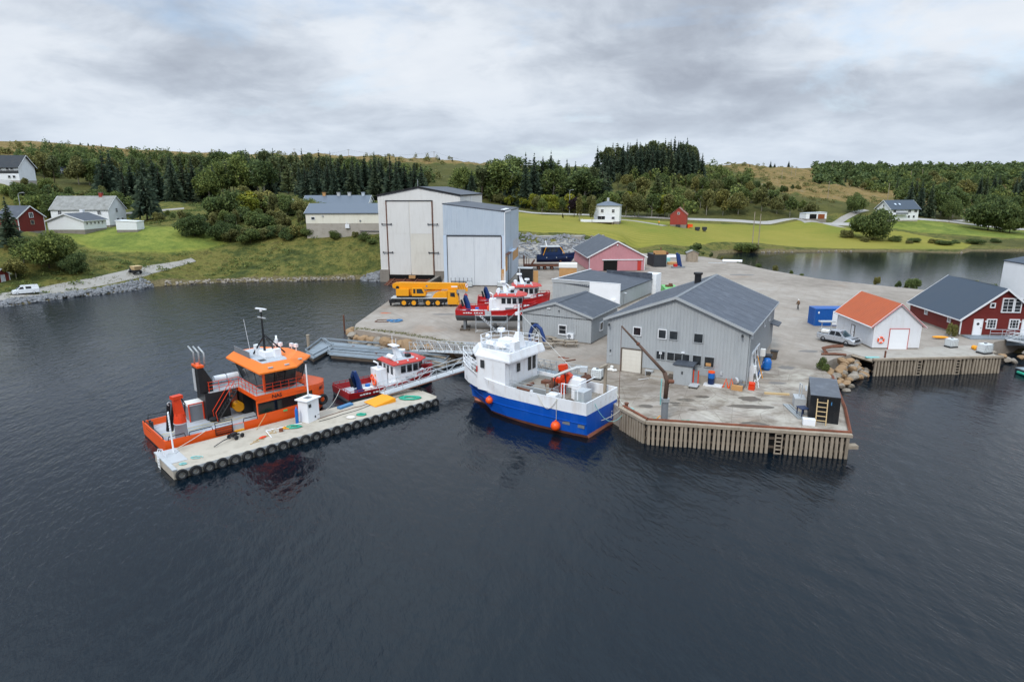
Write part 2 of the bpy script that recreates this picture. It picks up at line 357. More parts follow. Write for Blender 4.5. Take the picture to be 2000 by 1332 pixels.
# ---------------------------------------------------------------- water
g = G('water'); g.setv(rough=.04, ior=1.333, spec=.5); g.b.inputs['Base Color'].default_value = (.0022, .0065, .0115, 1)
n1 = g.noise(2.3, 4, .55, scale3=(.72, 2.1, 1), rot=(0, 0, math.radians(22)), dist=.35, tex=True)
n4 = g.noise(1.15, 3, .5, scale3=(.8, 2.0, 1), rot=(0, 0, math.radians(2)), off=(5, 2, 0), dist=.3, tex=True)
n2 = g.noise(.8, 4, .6, scale3=(.8, 1.7, 1), rot=(0, 0, math.radians(10)), off=(3, 5, 0), dist=.4, tex=True)
pt_ = g.ramp(g.noise(.06, 3, .5, off=(11, 3, 0)), [(.35, .55), (.62, 1.0)])
sp = g.n('ShaderNodeSeparateXYZ'); g.l(g.geo.outputs['Position'], sp.inputs[0]); far = g.ramp(g.math('DIVIDE', sp.outputs[1], 200.), [(.3, 0.), (.6, 1.)])
ca_ = g.n('ShaderNodeAttribute', attribute_name='ripple').outputs['Fac']; pt_ = g.math('MULTIPLY', pt_, ca_); g.l(g.math('ADD', g.math('MULTIPLY', far, .07), .05), g.b.inputs['Roughness'])
g.bump(g.math('ADD', g.math('MULTIPLY', g.math('ADD', g.math('MULTIPLY', n1, .6), g.math('MULTIPLY', n4, .7)), pt_), g.math('MULTIPLY', g.math('MULTIPLY', n2, far), 1.7)), .11, 1.0)
def gaxis(lo, a, b, hi, d, gl, gr):
    v = list(np.arange(a, b, d)); st = d; x = a; L_ = []
    while x > lo: st *= gl; x -= st; L_.append(x)
    st = d; x = v[-1]; r = []
    while x < hi: st *= gr; x += st; r.append(x)
    v = np.array(L_[::-1] + v + r); return v, np.gradient(v)
wx, dx_ = gaxis(-2600, -46, 46, 2600, .19, 1.022, 1.022); wy_, dy_ = gaxis(-300, 24, 66, 3600, .17, 1.06, 1.0125)
WX, WY = np.meshgrid(wx, wy_); DS = np.maximum(dx_[None, :], dy_[:, None]); WZ = np.zeros_like(WX, np.float64); Rw = np.random.RandomState(21)
patchy = .8 + .3 * np.sin(WX * .051 + 1.3 * np.sin(WY * .037)) * np.sin(WY * .043 + 1.1 * np.sin(WX * .029)) + .12 * np.sin(WX * .17 + WY * .11)
for k in range(54):                                   # wind ripples: many small waves, mostly running from the left
    lam = .42 * (4.6 / .42) ** Rw.rand(); th = math.radians(18 + Rw.normal(0, 30)); kk = 2 * math.pi / lam; slope = .015 * (1.0 if lam < 1.6 else .5)
    WZ += slope / kk * np.clip(lam / DS / 3.2 - .9, 0, 1) * np.sin(kk * (WX * math.cos(th) + WY * math.sin(th)) + Rw.rand() * 6.28 + .8 * np.sin(WX * .09 + k) + .8 * np.sin(WY * .07 + 2 * k))
calm = 1 - .68 * np.exp(-(((WX - 50) / 17) ** 2 + ((WY - 66) / 11) ** 2)) - .5 * np.exp(-(((WX + 16) / 9) ** 2 + ((WY - 74) / 9) ** 2)) - .35 * np.exp(-(((WX + 8) / 12) ** 2 + ((WY - 48) / 8) ** 2)); WZ *= patchy * calm
me = bpy.data.meshes.new('water'); nxw, nyw = len(wx), len(wy_); me.vertices.add(nxw * nyw); me.vertices.foreach_set('co', np.stack([WX, WY, WZ], -1).astype(np.float32).ravel())
ii = np.arange(nxw * nyw, dtype=np.int32).reshape(nyw, nxw); q = np.stack([ii[:-1, :-1], ii[:-1, 1:], ii[1:, 1:], ii[1:, :-1]], -1).reshape(-1); nq = len(q) // 4
me.loops.add(len(q)); me.loops.foreach_set('vertex_index', q); me.polygons.add(nq); me.polygons.foreach_set('loop_start', np.arange(0, 4 * nq, 4, dtype=np.int32)); me.polygons.foreach_set('use_smooth', np.ones(nq, bool)); _a = me.attributes.new('ripple', 'FLOAT', 'POINT'); _a.data.foreach_set('value', calm.ravel().astype(np.float32)); me.materials.append(MAT['water']); me.update(calc_edges=True)
link('water', me, kind='structure')
g = G('pondwater'); g.setv(rough=.1, ior=1.333, spec=.5); g.b.inputs['Base Color'].default_value = (.004, .008, .012, 1); g.bump(g.noise(1.6, 3, .5, scale3=(.7, 1.6, 1), tex=True), .025, 1.0)
# ---------------------------------------------------------------- outlines of land and water
YZ = 2.0
YARD = [(10.5, 57.6), (12.1, 53.9), (28.6, 50.6), (31.6, 57.1), (35.6, 68), (36.2, 72.5), (39.5, 75.5), (42, 77.2), (44.2, 78.5), (60.6, 79), (65.5, 83.9), (71, 86.5), (84, 84), (125, 84), (125, 112),
        (98.2, 110), (83.2, 130), (77.3, 136.5), (70.5, 145.5), (65.4, 162), (62.5, 180), (58.5, 194), (50.5, 204), (41, 205), (30, 198), (21, 190), (6, 191), (-4, 188), (-16, 150), (-15.4, 137.4), (-17.6, 125), (-22.9, 121.5),
        (-23.6, 110), (-24.3, 97), (-23.7, 93.4), (-18.5, 89.8), (-10.5, 84.9), (-5.1, 81.4), (.9, 76.6), (5.2, 70.4)]
HARB = [(-160, 92), (-118, 108), (-100.9, 123.7), (-98.2, 128.2), (-95, 134.4), (-90.3, 139), (-86.8, 144.7), (-85.1, 150.1), (-78, 154.5), (-73.4, 156.6), (-57.4, 158), (-46.4, 159.6), (-39.7, 161.2), (-34, 158.2), (-27, 160), (-13, 158),
        (-10, 120), (5, 92), (30, 90), (44, 88), (62, 90), (80, 80), (140, 74), (300, 60), (700, 20), (700, -700), (-800, -700), (-800, 60)]
POND = [(66, 206), (71.9, 222), (80, 226), (89.6, 224.5), (102.5, 226.6), (118.7, 227), (136.6, 226.4), (155.4, 219.8), (164, 228), (180.9, 226), (230, 225), (330, 228), (330, 130), (200, 118), (130, 114), (100.5, 113.5), (85, 133), (79.5, 140), (73, 148), (68, 164), (65.4, 183), (62, 197)]
pm = MB(); pm.add([(x, y, .13) for x, y in POND], [tuple(range(len(POND)))]); S('pond', pm, MAT['pondwater'])
def sdist(poly, X, Y):
    p = np.array(poly, float); q = np.roll(p, -1, 0); d = np.full(X.shape, 1e18); ins = np.zeros(X.shape, bool)
    for (ax, ay), (bx, by) in zip(p, q):
        ex, ey = bx - ax, by - ay; t = np.clip(((X - ax) * ex + (Y - ay) * ey) / (ex * ex + ey * ey + 1e-12), 0, 1)
        d = np.minimum(d, (X - ax - t * ex) ** 2 + (Y - ay - t * ey) ** 2)
        c = (ay > Y) != (by > Y); xi = ax + (Y - ay) / (by - ay + 1e-30) * ex; ins ^= c & (X < xi)
    return np.where(ins, -1, 1) * np.sqrt(d)          # negative inside
# heights read off the view: (column, row, distance ahead)
HP = [(0, 582, 128), (60, 573, 133.5), (130, 562, 140), (200, 551, 145), (250, 541, 150), (300, 528, 157), (380, 506, 168), (20, 557, 137), (-80, 594, 124), (-80, 480, 160), (110, 456, 176), (212, 446, 188), (282, 448, 180),
      (150, 490, 163), (250, 500, 162), (350, 482, 172), (440, 463, 184), (60, 455, 158), (550, 470, 180), (600, 452, 184), (650, 457, 183), (735, 460, 181), (400, 535, 162), (560, 520, 166), (680, 500, 171), (725, 478, 176),
      (300, 405, 225), (450, 395, 238), (600, 398, 212), (720, 398, 215), (150, 405, 235), (14, 353, 228), (0, 380, 212), (110, 345, 296), (200, 345, 320), (400, 350, 320), (600, 355, 320), (780, 350, 330), (120, 440, 200),
      (0, 279, 500), (100, 279, 510), (190, 288, 500), (250, 294, 500), (400, 303, 520), (500, 304, 520), (640, 305, 520), (750, 308, 500), (850, 312, 480), (920, 320, 480), (880, 345, 400), (950, 360, 380), (1000, 327, 520), (1100, 330, 520),
      (1035, 457, 206), (1090, 461, 205), (1150, 463, 205), (1100, 449, 215), (1200, 450, 228), (1300, 450, 238), (1360, 482, 222), (1190, 437, 244), (1310, 441, 255), (1040, 417, 275), (1230, 424, 284), (1370, 431, 288), (1500, 437, 292), (1600, 438, 292), (1700, 440, 292), (1900, 438, 305), (1980, 448, 300),
      (1100, 405, 305), (1000, 400, 300), (1280, 408, 312), (1280, 332, 392), (1200, 340, 385), (1360, 338, 392), (1440, 322, 520), (1370, 330, 520), (1500, 338, 500), (1650, 352, 470), (1450, 402, 312), (1600, 402, 316), (1720, 425, 296), (1770, 431, 292), (1900, 402, 372), (1980, 382, 440),
      (1500, 326, 560), (1700, 333, 600), (1900, 333, 640), (2000, 333, 640), (2150, 330, 640), (1500, 468, 250), (1700, 468, 256), (1880, 476, 245), (1980, 462, 268), (1580, 428, 287), (2150, 440, 300), (2300, 400, 380), (1300, 480, 215), (1220, 468, 216)]
CP = [(p.x, p.y, p.z) for p in (pY(*h) for h in HP)]
CP += [(-320, 180, 22), (-330, 300, 40), (-480, 480, 58), (-300, 130, 10), (-700, 700, 45), (0, 800, 30), (400, 800, 30), (700, 700, 35), (-50, 1400, 10), (800, 1400, 10), (-800, 1400, 10), (330, 300, 12), (420, 420, 22), (40, 215, 4.2), (62, 208, 1.2), (10, 206, 7.5), (18, 207, 7.5), (-25, 190, 9), (-5, 205, 8.4), (130, 100, 3), (160, 118, 1.2)]
CP = np.array(CP)
def _phi(d): return d
_A = _phi(np.sqrt(((CP[:, None, :2] - CP[None, :, :2]) ** 2).sum(-1) + 4)); _n = len(CP)
_K = np.block([[_A + np.eye(_n) * .5, np.c_[np.ones(_n), CP[:, :2]]], [np.r_[[np.ones(_n)], CP[:, :2].T], np.zeros((3, 3))]])
_w = np.linalg.solve(_K, np.r_[CP[:, 2], 0, 0, 0])
def hraw(X, Y):
    X = np.asarray(X, float); Y = np.asarray(Y, float); o = _w[_n] + _w[_n + 1] * X + _w[_n + 2] * Y
    for k in range(_n): o = o + _w[k] * _phi(np.sqrt((X - CP[k, 0]) ** 2 + (Y - CP[k, 1]) ** 2 + 4))
    return o
_ph = RN.rand(10, 3) * 6.28
def rough(X, Y):
    o = 0
    for k, (f, a) in enumerate(((.045, .5), (.09, .35), (.17, .22), (.33, .12), (.6, .07))):
        o = o + a * (np.sin(f * (X * math.cos(k * 1.3) + Y * math.sin(k * 1.3)) * 6.28 / 2 + _ph[k, 0]) * np.sin(f * (Y * math.cos(k * 1.1) - X * math.sin(k * 1.1)) * 6.28 / 2.3 + _ph[k, 1]))
    return o
g2 = lambda px, py, Y: (pY(px, py, Y).x, Y, 0)
ROADS = dict(gravel_road=[g2(-90, 594, 120), g2(0, 580, 128.5), g2(60, 573, 133.5), g2(130, 562, 140), g2(200, 551, 145.5), g2(250, 541, 151), g2(290, 529, 156.5), g2(330, 518, 161.5), g2(378, 507, 167.5)],
 meadow_road=[g2(920, 412, 280), g2(1040, 416, 277), g2(1230, 424, 286), g2(1370, 431, 290), g2(1500, 437, 293), g2(1640, 439, 293), g2(1720, 440, 293), g2(1800, 436, 299), g2(1840, 435, 303), g2(1900, 440, 303), g2(2000, 448, 299), g2(2100, 452, 296)],
 farm_track=[g2(1205, 428, 268), g2(1240, 430, 264), g2(1270, 436, 257), g2(1300, 443, 251)], hill_road=[g2(1840, 435, 303), g2(1880, 431, 313), g2(1960, 425, 330), g2(2050, 420, 345)],
 hillside_track=[g2(1625, 430, 291), g2(1650, 424, 301), g2(1690, 418, 312)], farm_road=[g2(100, 418, 214), g2(160, 416, 215), g2(240, 416, 215), g2(300, 414, 217), g2(360, 410, 221)], villa_drive=[g2(-30, 356, 225), g2(30, 356, 226), g2(70, 364, 221)])
def rdist(X, Y):
    d = np.full(np.shape(X), 1e9)
    for L_ in ROADS.values():
        for (ax, ay, _), (bx, by, _) in zip(L_, L_[1:]):
            ex, ey = bx - ax, by - ay; t = np.clip(((X - ax) * ex + (Y - ay) * ey) / (ex * ex + ey * ey), 0, 1); d = np.minimum(d, np.hypot(X - ax - t * ex, Y - ay - t * ey))
    return d
LAWNS = {'left': [pY(a, b, Y)[:2] for a, b, Y in ((95, 456, 176), (215, 447, 190), (300, 452, 184), (390, 452, 188), (470, 458, 184), (420, 478, 176), (330, 492, 168), (230, 492, 164), (150, 478, 168))],
         'mid': [pY(a, b, Y)[:2] for a, b, Y in ((960, 452, 208), (960, 424, 268), (1140, 424, 272), (1200, 430, 270), (1330, 438, 278), (1480, 441, 286), (1640, 441, 286), (1690, 446, 284), (1760, 456, 276), (1900, 478, 244), (1880, 492, 229), (1700, 490, 231), (1560, 486, 232), (1480, 478, 238), (1400, 474, 232), (1330, 476, 218), (1250, 467, 215), (1180, 461, 208), (1100, 452, 212))],
         'right': [pY(a, b, Y)[:2] for a, b, Y in ((1640, 424, 300), (1800, 436, 297), (1960, 446, 294), (2060, 452, 290), (2060, 470, 262), (1960, 466, 262), (1800, 458, 272), (1760, 448, 280))]}
def ground(X, Y, full=False):
    X = np.asarray(X, float); Y = np.asarray(Y, float); z = hraw(X, Y)
    lawn = np.minimum.reduce([sdist(v, X, Y) for v in LAWNS.values()])
    z = z + rough(X, Y) * np.clip((lawn + 1) / 8, .12, 1.) * np.clip((rdist(X, Y) - 4) / 8, 0, 1.) * np.clip(z / 10, .3, 2.6)
    dw = np.minimum(sdist(HARB, X, Y), sdist(POND, X, Y))
    z = np.minimum(z, np.where(dw < 45, .12 + np.where(X < -80, .62, .42) * np.maximum(dw, 0) + .012 * np.maximum(dw, 0) ** 2, 1e9)); z = np.where(dw > 0, np.maximum(z, .12 + np.minimum(dw * .25, .6)), np.maximum(-2.5, dw * .4 - .15))
    dy = sdist(YARD, X, Y); z = np.where(dy < 26, np.minimum(z, np.where(dy < 0, 1.2, 1.7 + .45 * dy)), z)
    z = np.where(dy < 0, np.minimum(z, 1.2), z)
    return (z, lawn, dw, dy) if full else z
def gz(x, y): return float(ground(np.array([x]), np.array([y]))[0])
def axis(lo, a, b, hi, fine, grow=1.13):
    v = list(np.arange(a, b + .01, fine)); st = fine; x = a; left = []
    while x > lo: st *= grow; x -= st; left.append(x)
    st = fine; x = b; r = []
    while x < hi: st *= grow; x += st; r.append(x)
    return np.array(left[::-1] + v + r)
xs = axis(-1300, -150, 230, 1300, 2.4); ys = axis(60, 84, 335, 1700, 2.4, 1.07)
GX, GY = np.meshgrid(xs, ys); TZ, TL, TW, TY = ground(GX, GY, True)
nx, ny = len(xs), len(ys)
me = bpy.data.meshes.new('terrain')
idx = np.arange(nx * ny).reshape(ny, nx); q = np.stack([idx[:-1, :-1], idx[:-1, 1:], idx[1:, 1:], idx[1:, :-1]], -1).reshape(-1, 4)
zc = TZ.ravel()[q].max(1); q = q[zc > -2.3]
me.from_pydata(np.stack([GX.ravel(), GY.ravel(), TZ.ravel()], -1).tolist(), [], q.tolist()); me.polygons.foreach_set('use_smooth', [True] * len(me.polygons))
def att(name, v):
    a = me.attributes.new(name, 'FLOAT', 'POINT'); a.data.foreach_set('value', np.ascontiguousarray(v.ravel(), np.float32))
sm = lambda v, a, b: np.clip((v - a) / (b - a), 0, 1)
att('field', 1 - sm(TL, -1.5, 1.5))
moor = np.maximum(sm(TZ, 33, 45), sm(GX - .15 * GY, 60, 120) * sm(GY, 318, 350) * .9)
att('green', 1 - sm(np.minimum(sdist(LAWNS['left'], GX, GY), sdist(LAWNS['right'], GX, GY)), -1.5, 1.5)); att('moor', moor); att('shore', 1 - sm(TW, .5, 5))
att('wood', sm(GY, 225, 245) * (1 - sm(TL, -1, 4) * 0) * (1 - moor) * sm(TL, 2, 12))
att('stony', np.clip(1 - np.abs(TY - 5) / 8, 0, 1) * sm(GY, 180, 190) * (1 - sm(GX, 34, 40)))
g = G('terrain_ground')
def A(n):
    x = g.n('ShaderNodeAttribute', attribute_name=n); return x.outputs['Fac']
def thr(att_, nz, k=.5, lo=.45, hi=.55): return g.ramp(g.math('ADD', att_, g.math('MULTIPLY', g.math('SUBTRACT', nz, .5), k)), [(lo, 0.), (hi, 1.)])
nA = g.noise(.11, 6, .6); nB = g.noise(.5, 6, .65, off=(3, 1, 0)); nC = g.noise(2.2, 5, .7, off=(5, 2, 0)); nD = g.noise(.03, 4, .5, off=(1, 8, 0))
mixn = g.math('ADD', g.math('MULTIPLY', nA, .4), g.math('ADD', g.math('MULTIPLY', nB, .35), g.math('MULTIPLY', nC, .25)))
roughg = g.ramp(mixn, [(.38, srgb('#323a1f')), (.45, srgb('#454c28')), (.50, srgb('#5b5b2f')), (.54, srgb('#706a39')), (.58, srgb('#504c2c')), (.64, srgb('#626032'))])
fieldc = g.ramp(g.math('ADD', g.math('MULTIPLY', nD, .5), g.math('MULTIPLY', mixn, .5)), [(.32, srgb('#68752f')), (.45, srgb('#807d38')), (.55, srgb('#8e853f')), (.68, srgb('#988b4a'))])
mow = g.n('ShaderNodeTexWave', wave_type='BANDS', bands_direction='Y'); mow.inputs['Scale'].default_value = .12; mow.inputs['Distortion'].default_value = 2.5; mow.inputs['Detail'].default_value = 2; g.l(g.geo.outputs['Position'], mow.inputs['Vector'])
fieldc = g.mix(g.ramp(g.math('ADD', g.math('MULTIPLY', mow.outputs[0], .35), g.math('MULTIPLY', nB, .65)), [(.4, .0), (.68, .5)]), fieldc, srgb('#6d7030'))
lawnc = g.ramp(mixn, [(.42, srgb('#5a6631')), (.5, srgb('#6b7636')), (.58, srgb('#80843f'))])
moorc = g.ramp(mixn, [(.36, srgb('#4b4a2c')), (.46, srgb('#6a5f38')), (.53, srgb('#836c45')), (.6, srgb('#7a6e50')), (.68, srgb('#94908a'))])
woodc = g.ramp(mixn, [(.35, srgb('#3d4124')), (.6, srgb('#585630'))])
c = g.mix(thr(A('wood'), nA, .6), roughg, woodc); c = g.mix(thr(A('moor'), nA, .7), c, moorc); c = g.mix(thr(A('field'), nB, .5), c, fieldc); c = g.mix(A('green'), c, lawnc)
stone = g.ramp(g.noise(1.6, 6, .7, off=(2, 9, 4)), [(.35, srgb('#6f6d6c')), (.55, srgb('#97959390'[:7])), (.7, srgb('#b0adaa'))])
c = g.mix(thr(A('stony'), nC, .5), c, stone)
shorec = g.ramp(nC, [(.35, srgb('#4a4430')), (.6, srgb('#75694d')), (.75, srgb('#8d8468'))])
c = g.mix(thr(A('shore'), nB, .9, .55, .75), c, shorec)
g.col(c); g.setv(rough=.95, spec=.1); g.bump(g.math('ADD', g.math('MULTIPLY', nB, .6), g.math('MULTIPLY', nC, .4)), .5, .8)
me.materials.append(MAT['terrain_ground']); S_ = link('terrain', me, kind='structure')
# ---------------------------------------------------------------- the yard
g = G('yardground'); a = g.noise(.06, 6, .6, dist=.5); b = g.noise(.5, 7, .65, off=(4, 1, 0), scale3=(1, .6, 1), rot=(0, 0, .5)); cc_ = g.noise(3.5, 5, .65)
v = g.math('ADD', g.math('MULTIPLY', a, .5), g.math('ADD', g.math('MULTIPLY', b, .35), g.math('MULTIPLY', cc_, .15)))
base = g.ramp(v, [(.34, srgb('#776d63')), (.45, srgb('#8c8278')), (.55, srgb('#9b9187')), (.66, srgb('#a59e97'))])
sp = g.n('ShaderNodeSeparateXYZ'); g.l(g.geo.outputs['Position'], sp.inputs[0])
near = g.n('ShaderNodeMapRange'); g.l(sp.outputs[1], near.inputs[0]); near.inputs[1].default_value = 69; near.inputs[2].default_value = 76; near.inputs[3].default_value = 1; near.inputs[4].default_value = 0
jn = g.n('ShaderNodeTexBrick'); jn.offset = 0; jn.inputs['Scale'].default_value = 1; jn.inputs['Mortar Size'].default_value = .018; jn.inputs['Brick Width'].default_value = 4.6; jn.inputs['Row Height'].default_value = 4.2; jn.inputs['Color1'].default_value = jn.inputs['Color2'].default_value = (0, 0, 0, 1); jn.inputs['Mortar'].default_value = (1, 1, 1, 1)
jm = g.n('ShaderNodeMapping'); jm.inputs['Rotation'].default_value = (0, 0, .35); g.l(g.geo.outputs['Position'], jm.inputs[0]); g.l(jm.outputs[0], jn.inputs['Vector'])
base = g.mix(g.math('MULTIPLY', g.math('MULTIPLY', jn.outputs['Color'], near.outputs[0]), .55), base, srgb('#5d5145'))
st = g.ramp(g.noise(.33, 7, .72, off=(9, 2, 0), scale3=(.7, 1.3, 1), dist=.8), [(.46, 0.), (.60, .8)])
base = g.mix(g.math('MULTIPLY', st, near.outputs[0]), base, srgb('#6f6355'))
pale = g.ramp(g.noise(.22, 6, .65, off=(1, 7, 0)), [(.5, 0.), (.62, .6)]); base = g.mix(g.math('MULTIPLY', pale, near.outputs[0]), base, srgb('#bdb6aa'))
trk = g.noise(.9, 5, .6, scale3=(.55, 9, 1), rot=(0, 0, .55), tex=True, off=(2, 6, 0), dist=.25); trk2 = g.noise(.8, 5, .6, scale3=(.5, 8, 1), rot=(0, 0, -.5), tex=True, off=(8, 1, 0), dist=.25)
base = g.mix(g.ramp(trk, [(.54, 0.), (.66, .38)]), base, srgb('#77706a')); base = g.mix(g.ramp(trk2, [(.56, 0.), (.68, .34)]), base, srgb('#8a7f74'))
rustn = g.ramp(g.noise(.07, 5, .6, off=(2.5, 4, 0)), [(.6, 0.), (.72, .35)]); base = g.mix(rustn, base, srgb('#a07e62'))
crack = g.n('ShaderNodeTexVoronoi', feature='DISTANCE_TO_EDGE'); crack.inputs['Scale'].default_value = .23; g.l(g.geo.outputs['Position'], crack.inputs['Vector'])
ck = g.ramp(crack.outputs['Distance'], [(.0, .45), (.012, 0.)]); base = g.mix(g.math('MULTIPLY', ck, near.outputs[0]), base, srgb('#55493c'))
g.col(base); g.setv(rough=.88, spec=.25); g.bump(cc_, .01, .7)
ym = MB(); ym.prism(YARD, -2.4, YZ); S('yard_pavement', ym, MAT['yardground'])
# ---------------------------------------------------------------- building kit
_wc = {}
def face_m(d, face, u, z, out=0):
    W_, L_ = d['W'], d['L']
    o, t, n = {'front': ((0, 0), (1, 0), (0, -1)), 'right': ((W_, 0), (0, 1), (1, 0)), 'back': ((W_, L_), (-1, 0), (0, 1)), 'left': ((0, L_), (0, -1), (-1, 0))}[face]
    p = Vector((o[0] + t[0] * u + n[0] * out, o[1] + t[1] * u + n[1] * out, z))
    return Matrix(((t[0], -n[0], 0, p.x), (t[1], -n[1], 0, p.y), (0, 0, 1, p.z), (0, 0, 0, 1)))      # local -y points out of the wall
def win(d, face, u, z, w, h, nx_=1, ny_=1, frame='trimwhite', glass='glass', fw=.1, label=None, sill=False):
    k = (round(w, 2), round(h, 2), nx_, ny_, frame, fw, sill)
    if k not in _wc:
        m = MB()
        m.box(0, fw, -.14, .02, 0, h).box(w - fw, w, -.14, .02, 0, h).box(fw, w - fw, -.14, .02, 0, fw).box(fw, w - fw, -.14, .02, h - fw, h)
        for i in range(1, nx_): m.box(w * i / nx_ - .025, w * i / nx_ + .025, -.12, .02, fw, h - fw)
        for i in range(1, ny_):
            for j in range(nx_):
                x0 = fw if j == 0 else w * j / nx_ + .025; x1 = w - fw if j == nx_ - 1 else w * (j + 1) / nx_ - .025
                m.box(x0, x1, -.11, .02, h * i / ny_ - .02, h * i / ny_ + .02)
        if sill: m.box(-.06, w + .06, -.16, .02, -.06, -.002)
        p = MB().box(fw, w - fw, -.08, .0, fw, h - fw)
        _wc[k] = (m.mesh('window', MAT[frame]), p)
    f = link('window', _wc[k][0], d['root'], mat=face_m(d, face, u, z), label=label)
    pk = k + (glass,)
    if pk not in _wc: _wc[pk] = _wc[k][1].mesh('pane', MAT[glass])
    link('pane', _wc[pk], f); return f
def door(d, face, u, z, w, h, m='white', frame='trimwhite', name='door', label=None, handle=True, fw=.09, depth=.05, panels=0, pitch=0):
    b = MB().box(fw, w - fw, -depth, .0, 0, h - fw)
    if panels:
        for i in range(1, panels): b.box(fw, w - fw, -depth - .015, -depth, h * i / panels - .02, h * i / panels + .02)
    if pitch:
        n = int((w - 2 * fw) / pitch)
        for i in range(n): b.box(fw + pitch * (i + .3), fw + pitch * (i + .55), -depth - .02, -depth, .02, h - fw - .02)
    o = link(name, b.mesh(name, MAT[m]), d['root'], mat=face_m(d, face, u, z), label=label)
    if frame: P('frame', MB().box(0, fw, -.09, .02, 0, h).box(w - fw, w, -.09, .02, 0, h).box(fw, w - fw, -.09, .02, h - fw, h), MAT[frame], o)
    if handle: P('handle', MB().box(w - .24, w - .12, -depth - .06, -depth - .005, 1.0, 1.06), MAT['darkgrey'], o)
    return o
def battens(d, face, mat, z0, top, pitch=.36, w=.22, dep=.032, u0=.05, u1=None, name='cladding'):
    m = MB(); Wd = d['W'] if face in ('front', 'back') else d['L']; u1 = u1 or Wd - .05; u = u0
    while u < u1 - w:
        zt = min(top(u), top(u + w)) if callable(top) else top; m.T = face_m(d, face, u, 0); zb = z0(u) if callable(z0) else z0
        if zt > zb + .1: m.box(0, w, -dep, .0, zb, zt)
        u += pitch
    return P(name, m, MAT[mat], d['root'], kind='stuff')
def house(name, label, cat, xy, yaw, W_, L_, he, hr, wall, roof, trim='trimwhite', oe=.4, og=.4, z0=2.0, found=.4, fm='concretedark', t=.16, barge=True, group=None, roofname='roof', corner=True):
    r = T(name, label, cat, (xy[0], xy[1], z0), math.radians(yaw), group); d = dict(root=r, W=W_, L=L_, he=he, hr=hr)
    s = (hr - he) / (W_ / 2); d['s'] = s; ze = he - s * oe; e = t + .02
    d['top'] = lambda u: (he + s * u if u < W_ / 2 else he + s * (W_ - u)) - e
    w = MB(); w.xz([(0, found), (W_, found), (W_, he - e), (W_ / 2, hr - e), (0, he - e)], 0, L_); d['wall'] = P('wall', w, MAT[wall], r)
    P('foundation', MB().box(.03, W_ - .03, .03, L_ - .03, -1.5, found), MAT[fm], r)
    rf = MB().xz([(-oe, ze), (W_ / 2, hr), (W_ + oe, ze), (W_ + oe, ze - t), (W_ / 2, hr - t), (-oe, ze - t)], -og, L_ + og)
    d['roof'] = P(roofname, rf, MAT[roof], r)
    if barge:
        for y in (-og - .05, L_ + og + .005):
            b = MB().xz([(-oe - .03, ze + .04), (W_ / 2, hr + .05), (W_ / 2, hr - t - .1), (-oe - .03, ze - t - .1)], y, y + .045)
            b.xz([(W_ / 2 + .002, hr + .05), (W_ + oe + .03, ze + .04), (W_ + oe + .03, ze - t - .1), (W_ / 2 + .002, hr - t - .1)], y, y + .045); P('bargeboard', b, MAT[trim], r, split=True)
        for x in (-oe - .06, W_ + oe + .005): P('gutter', MB().box(x, x + .055, -og, L_ + og, ze - t - .03, ze - .02), MAT[trim], r)
    if corner:
        c = MB()
        for x in (-.04, W_ - .1):
            for y in (-.04, L_ - .1): c.box(x, x + .14, y, y + .14, found + .02, he - e - .06)
        P('corner_board', c, MAT[trim], r, split=True)
    return d
def mono(name, label, cat, xy, yaw, W_, L_, hl, hrr, wall, roof, z0=2.0, found=.3, fm='concretedark', t=.18, o_=.12):
    r = T(name, label, cat, (xy[0], xy[1], z0), math.radians(yaw)); d = dict(root=r, W=W_, L=L_); s = (hrr - hl) / W_
    d['top'] = lambda u: hl + s * u - t - .02
    d['wall'] = P('wall', MB().xz([(0, found), (W_, found), (W_, hrr - t - .02), (0, hl - t - .02)], 0, L_), MAT[wall], r)
    P('foundation', MB().box(.03, W_ - .03, .03, L_ - .03, -1.5, found), MAT[fm], r)
    d['roof'] = P('roof', MB().xz([(-o_, hl - s * o_), (W_ + o_, hrr + s * o_), (W_ + o_, hrr + s * o_ - t), (-o_, hl - s * o_ - t)], -o_, L_ + o_), MAT[roof], r)
    return d
def seams(d, mat, pitch=1.0, side='both', oe=.4, og=.4, h=.03):
    m = MB(); s = d['s']; W_, L_ = d['W'], d['L']
    n = int((L_ + 2 * og) / pitch)
    for i in range(1, n):
        y = -og + i * (L_ + 2 * og) / n
        for a, b in (((-oe, d['he'] - s * oe), (W_ / 2, d['hr'])), ((W_ / 2, d['hr']), (W_ + oe, d['he'] - s * oe))):
            m.xz([(a[0], a[1] + .002), (b[0], b[1] + .002), (b[0], b[1] + h), (a[0], a[1] + h)], y - .025, y + .025)
    return P('seam', m, MAT[mat], d['roof'], kind='stuff')
def blk(d, name, face, u, z, w, h, dep, m, out=0, label=None):
    return link(name, MB().box(0, w, -dep, -.002, 0, h).mesh(name, MAT[m]), d['root'], mat=face_m(d, face, u, z, out), label=label)
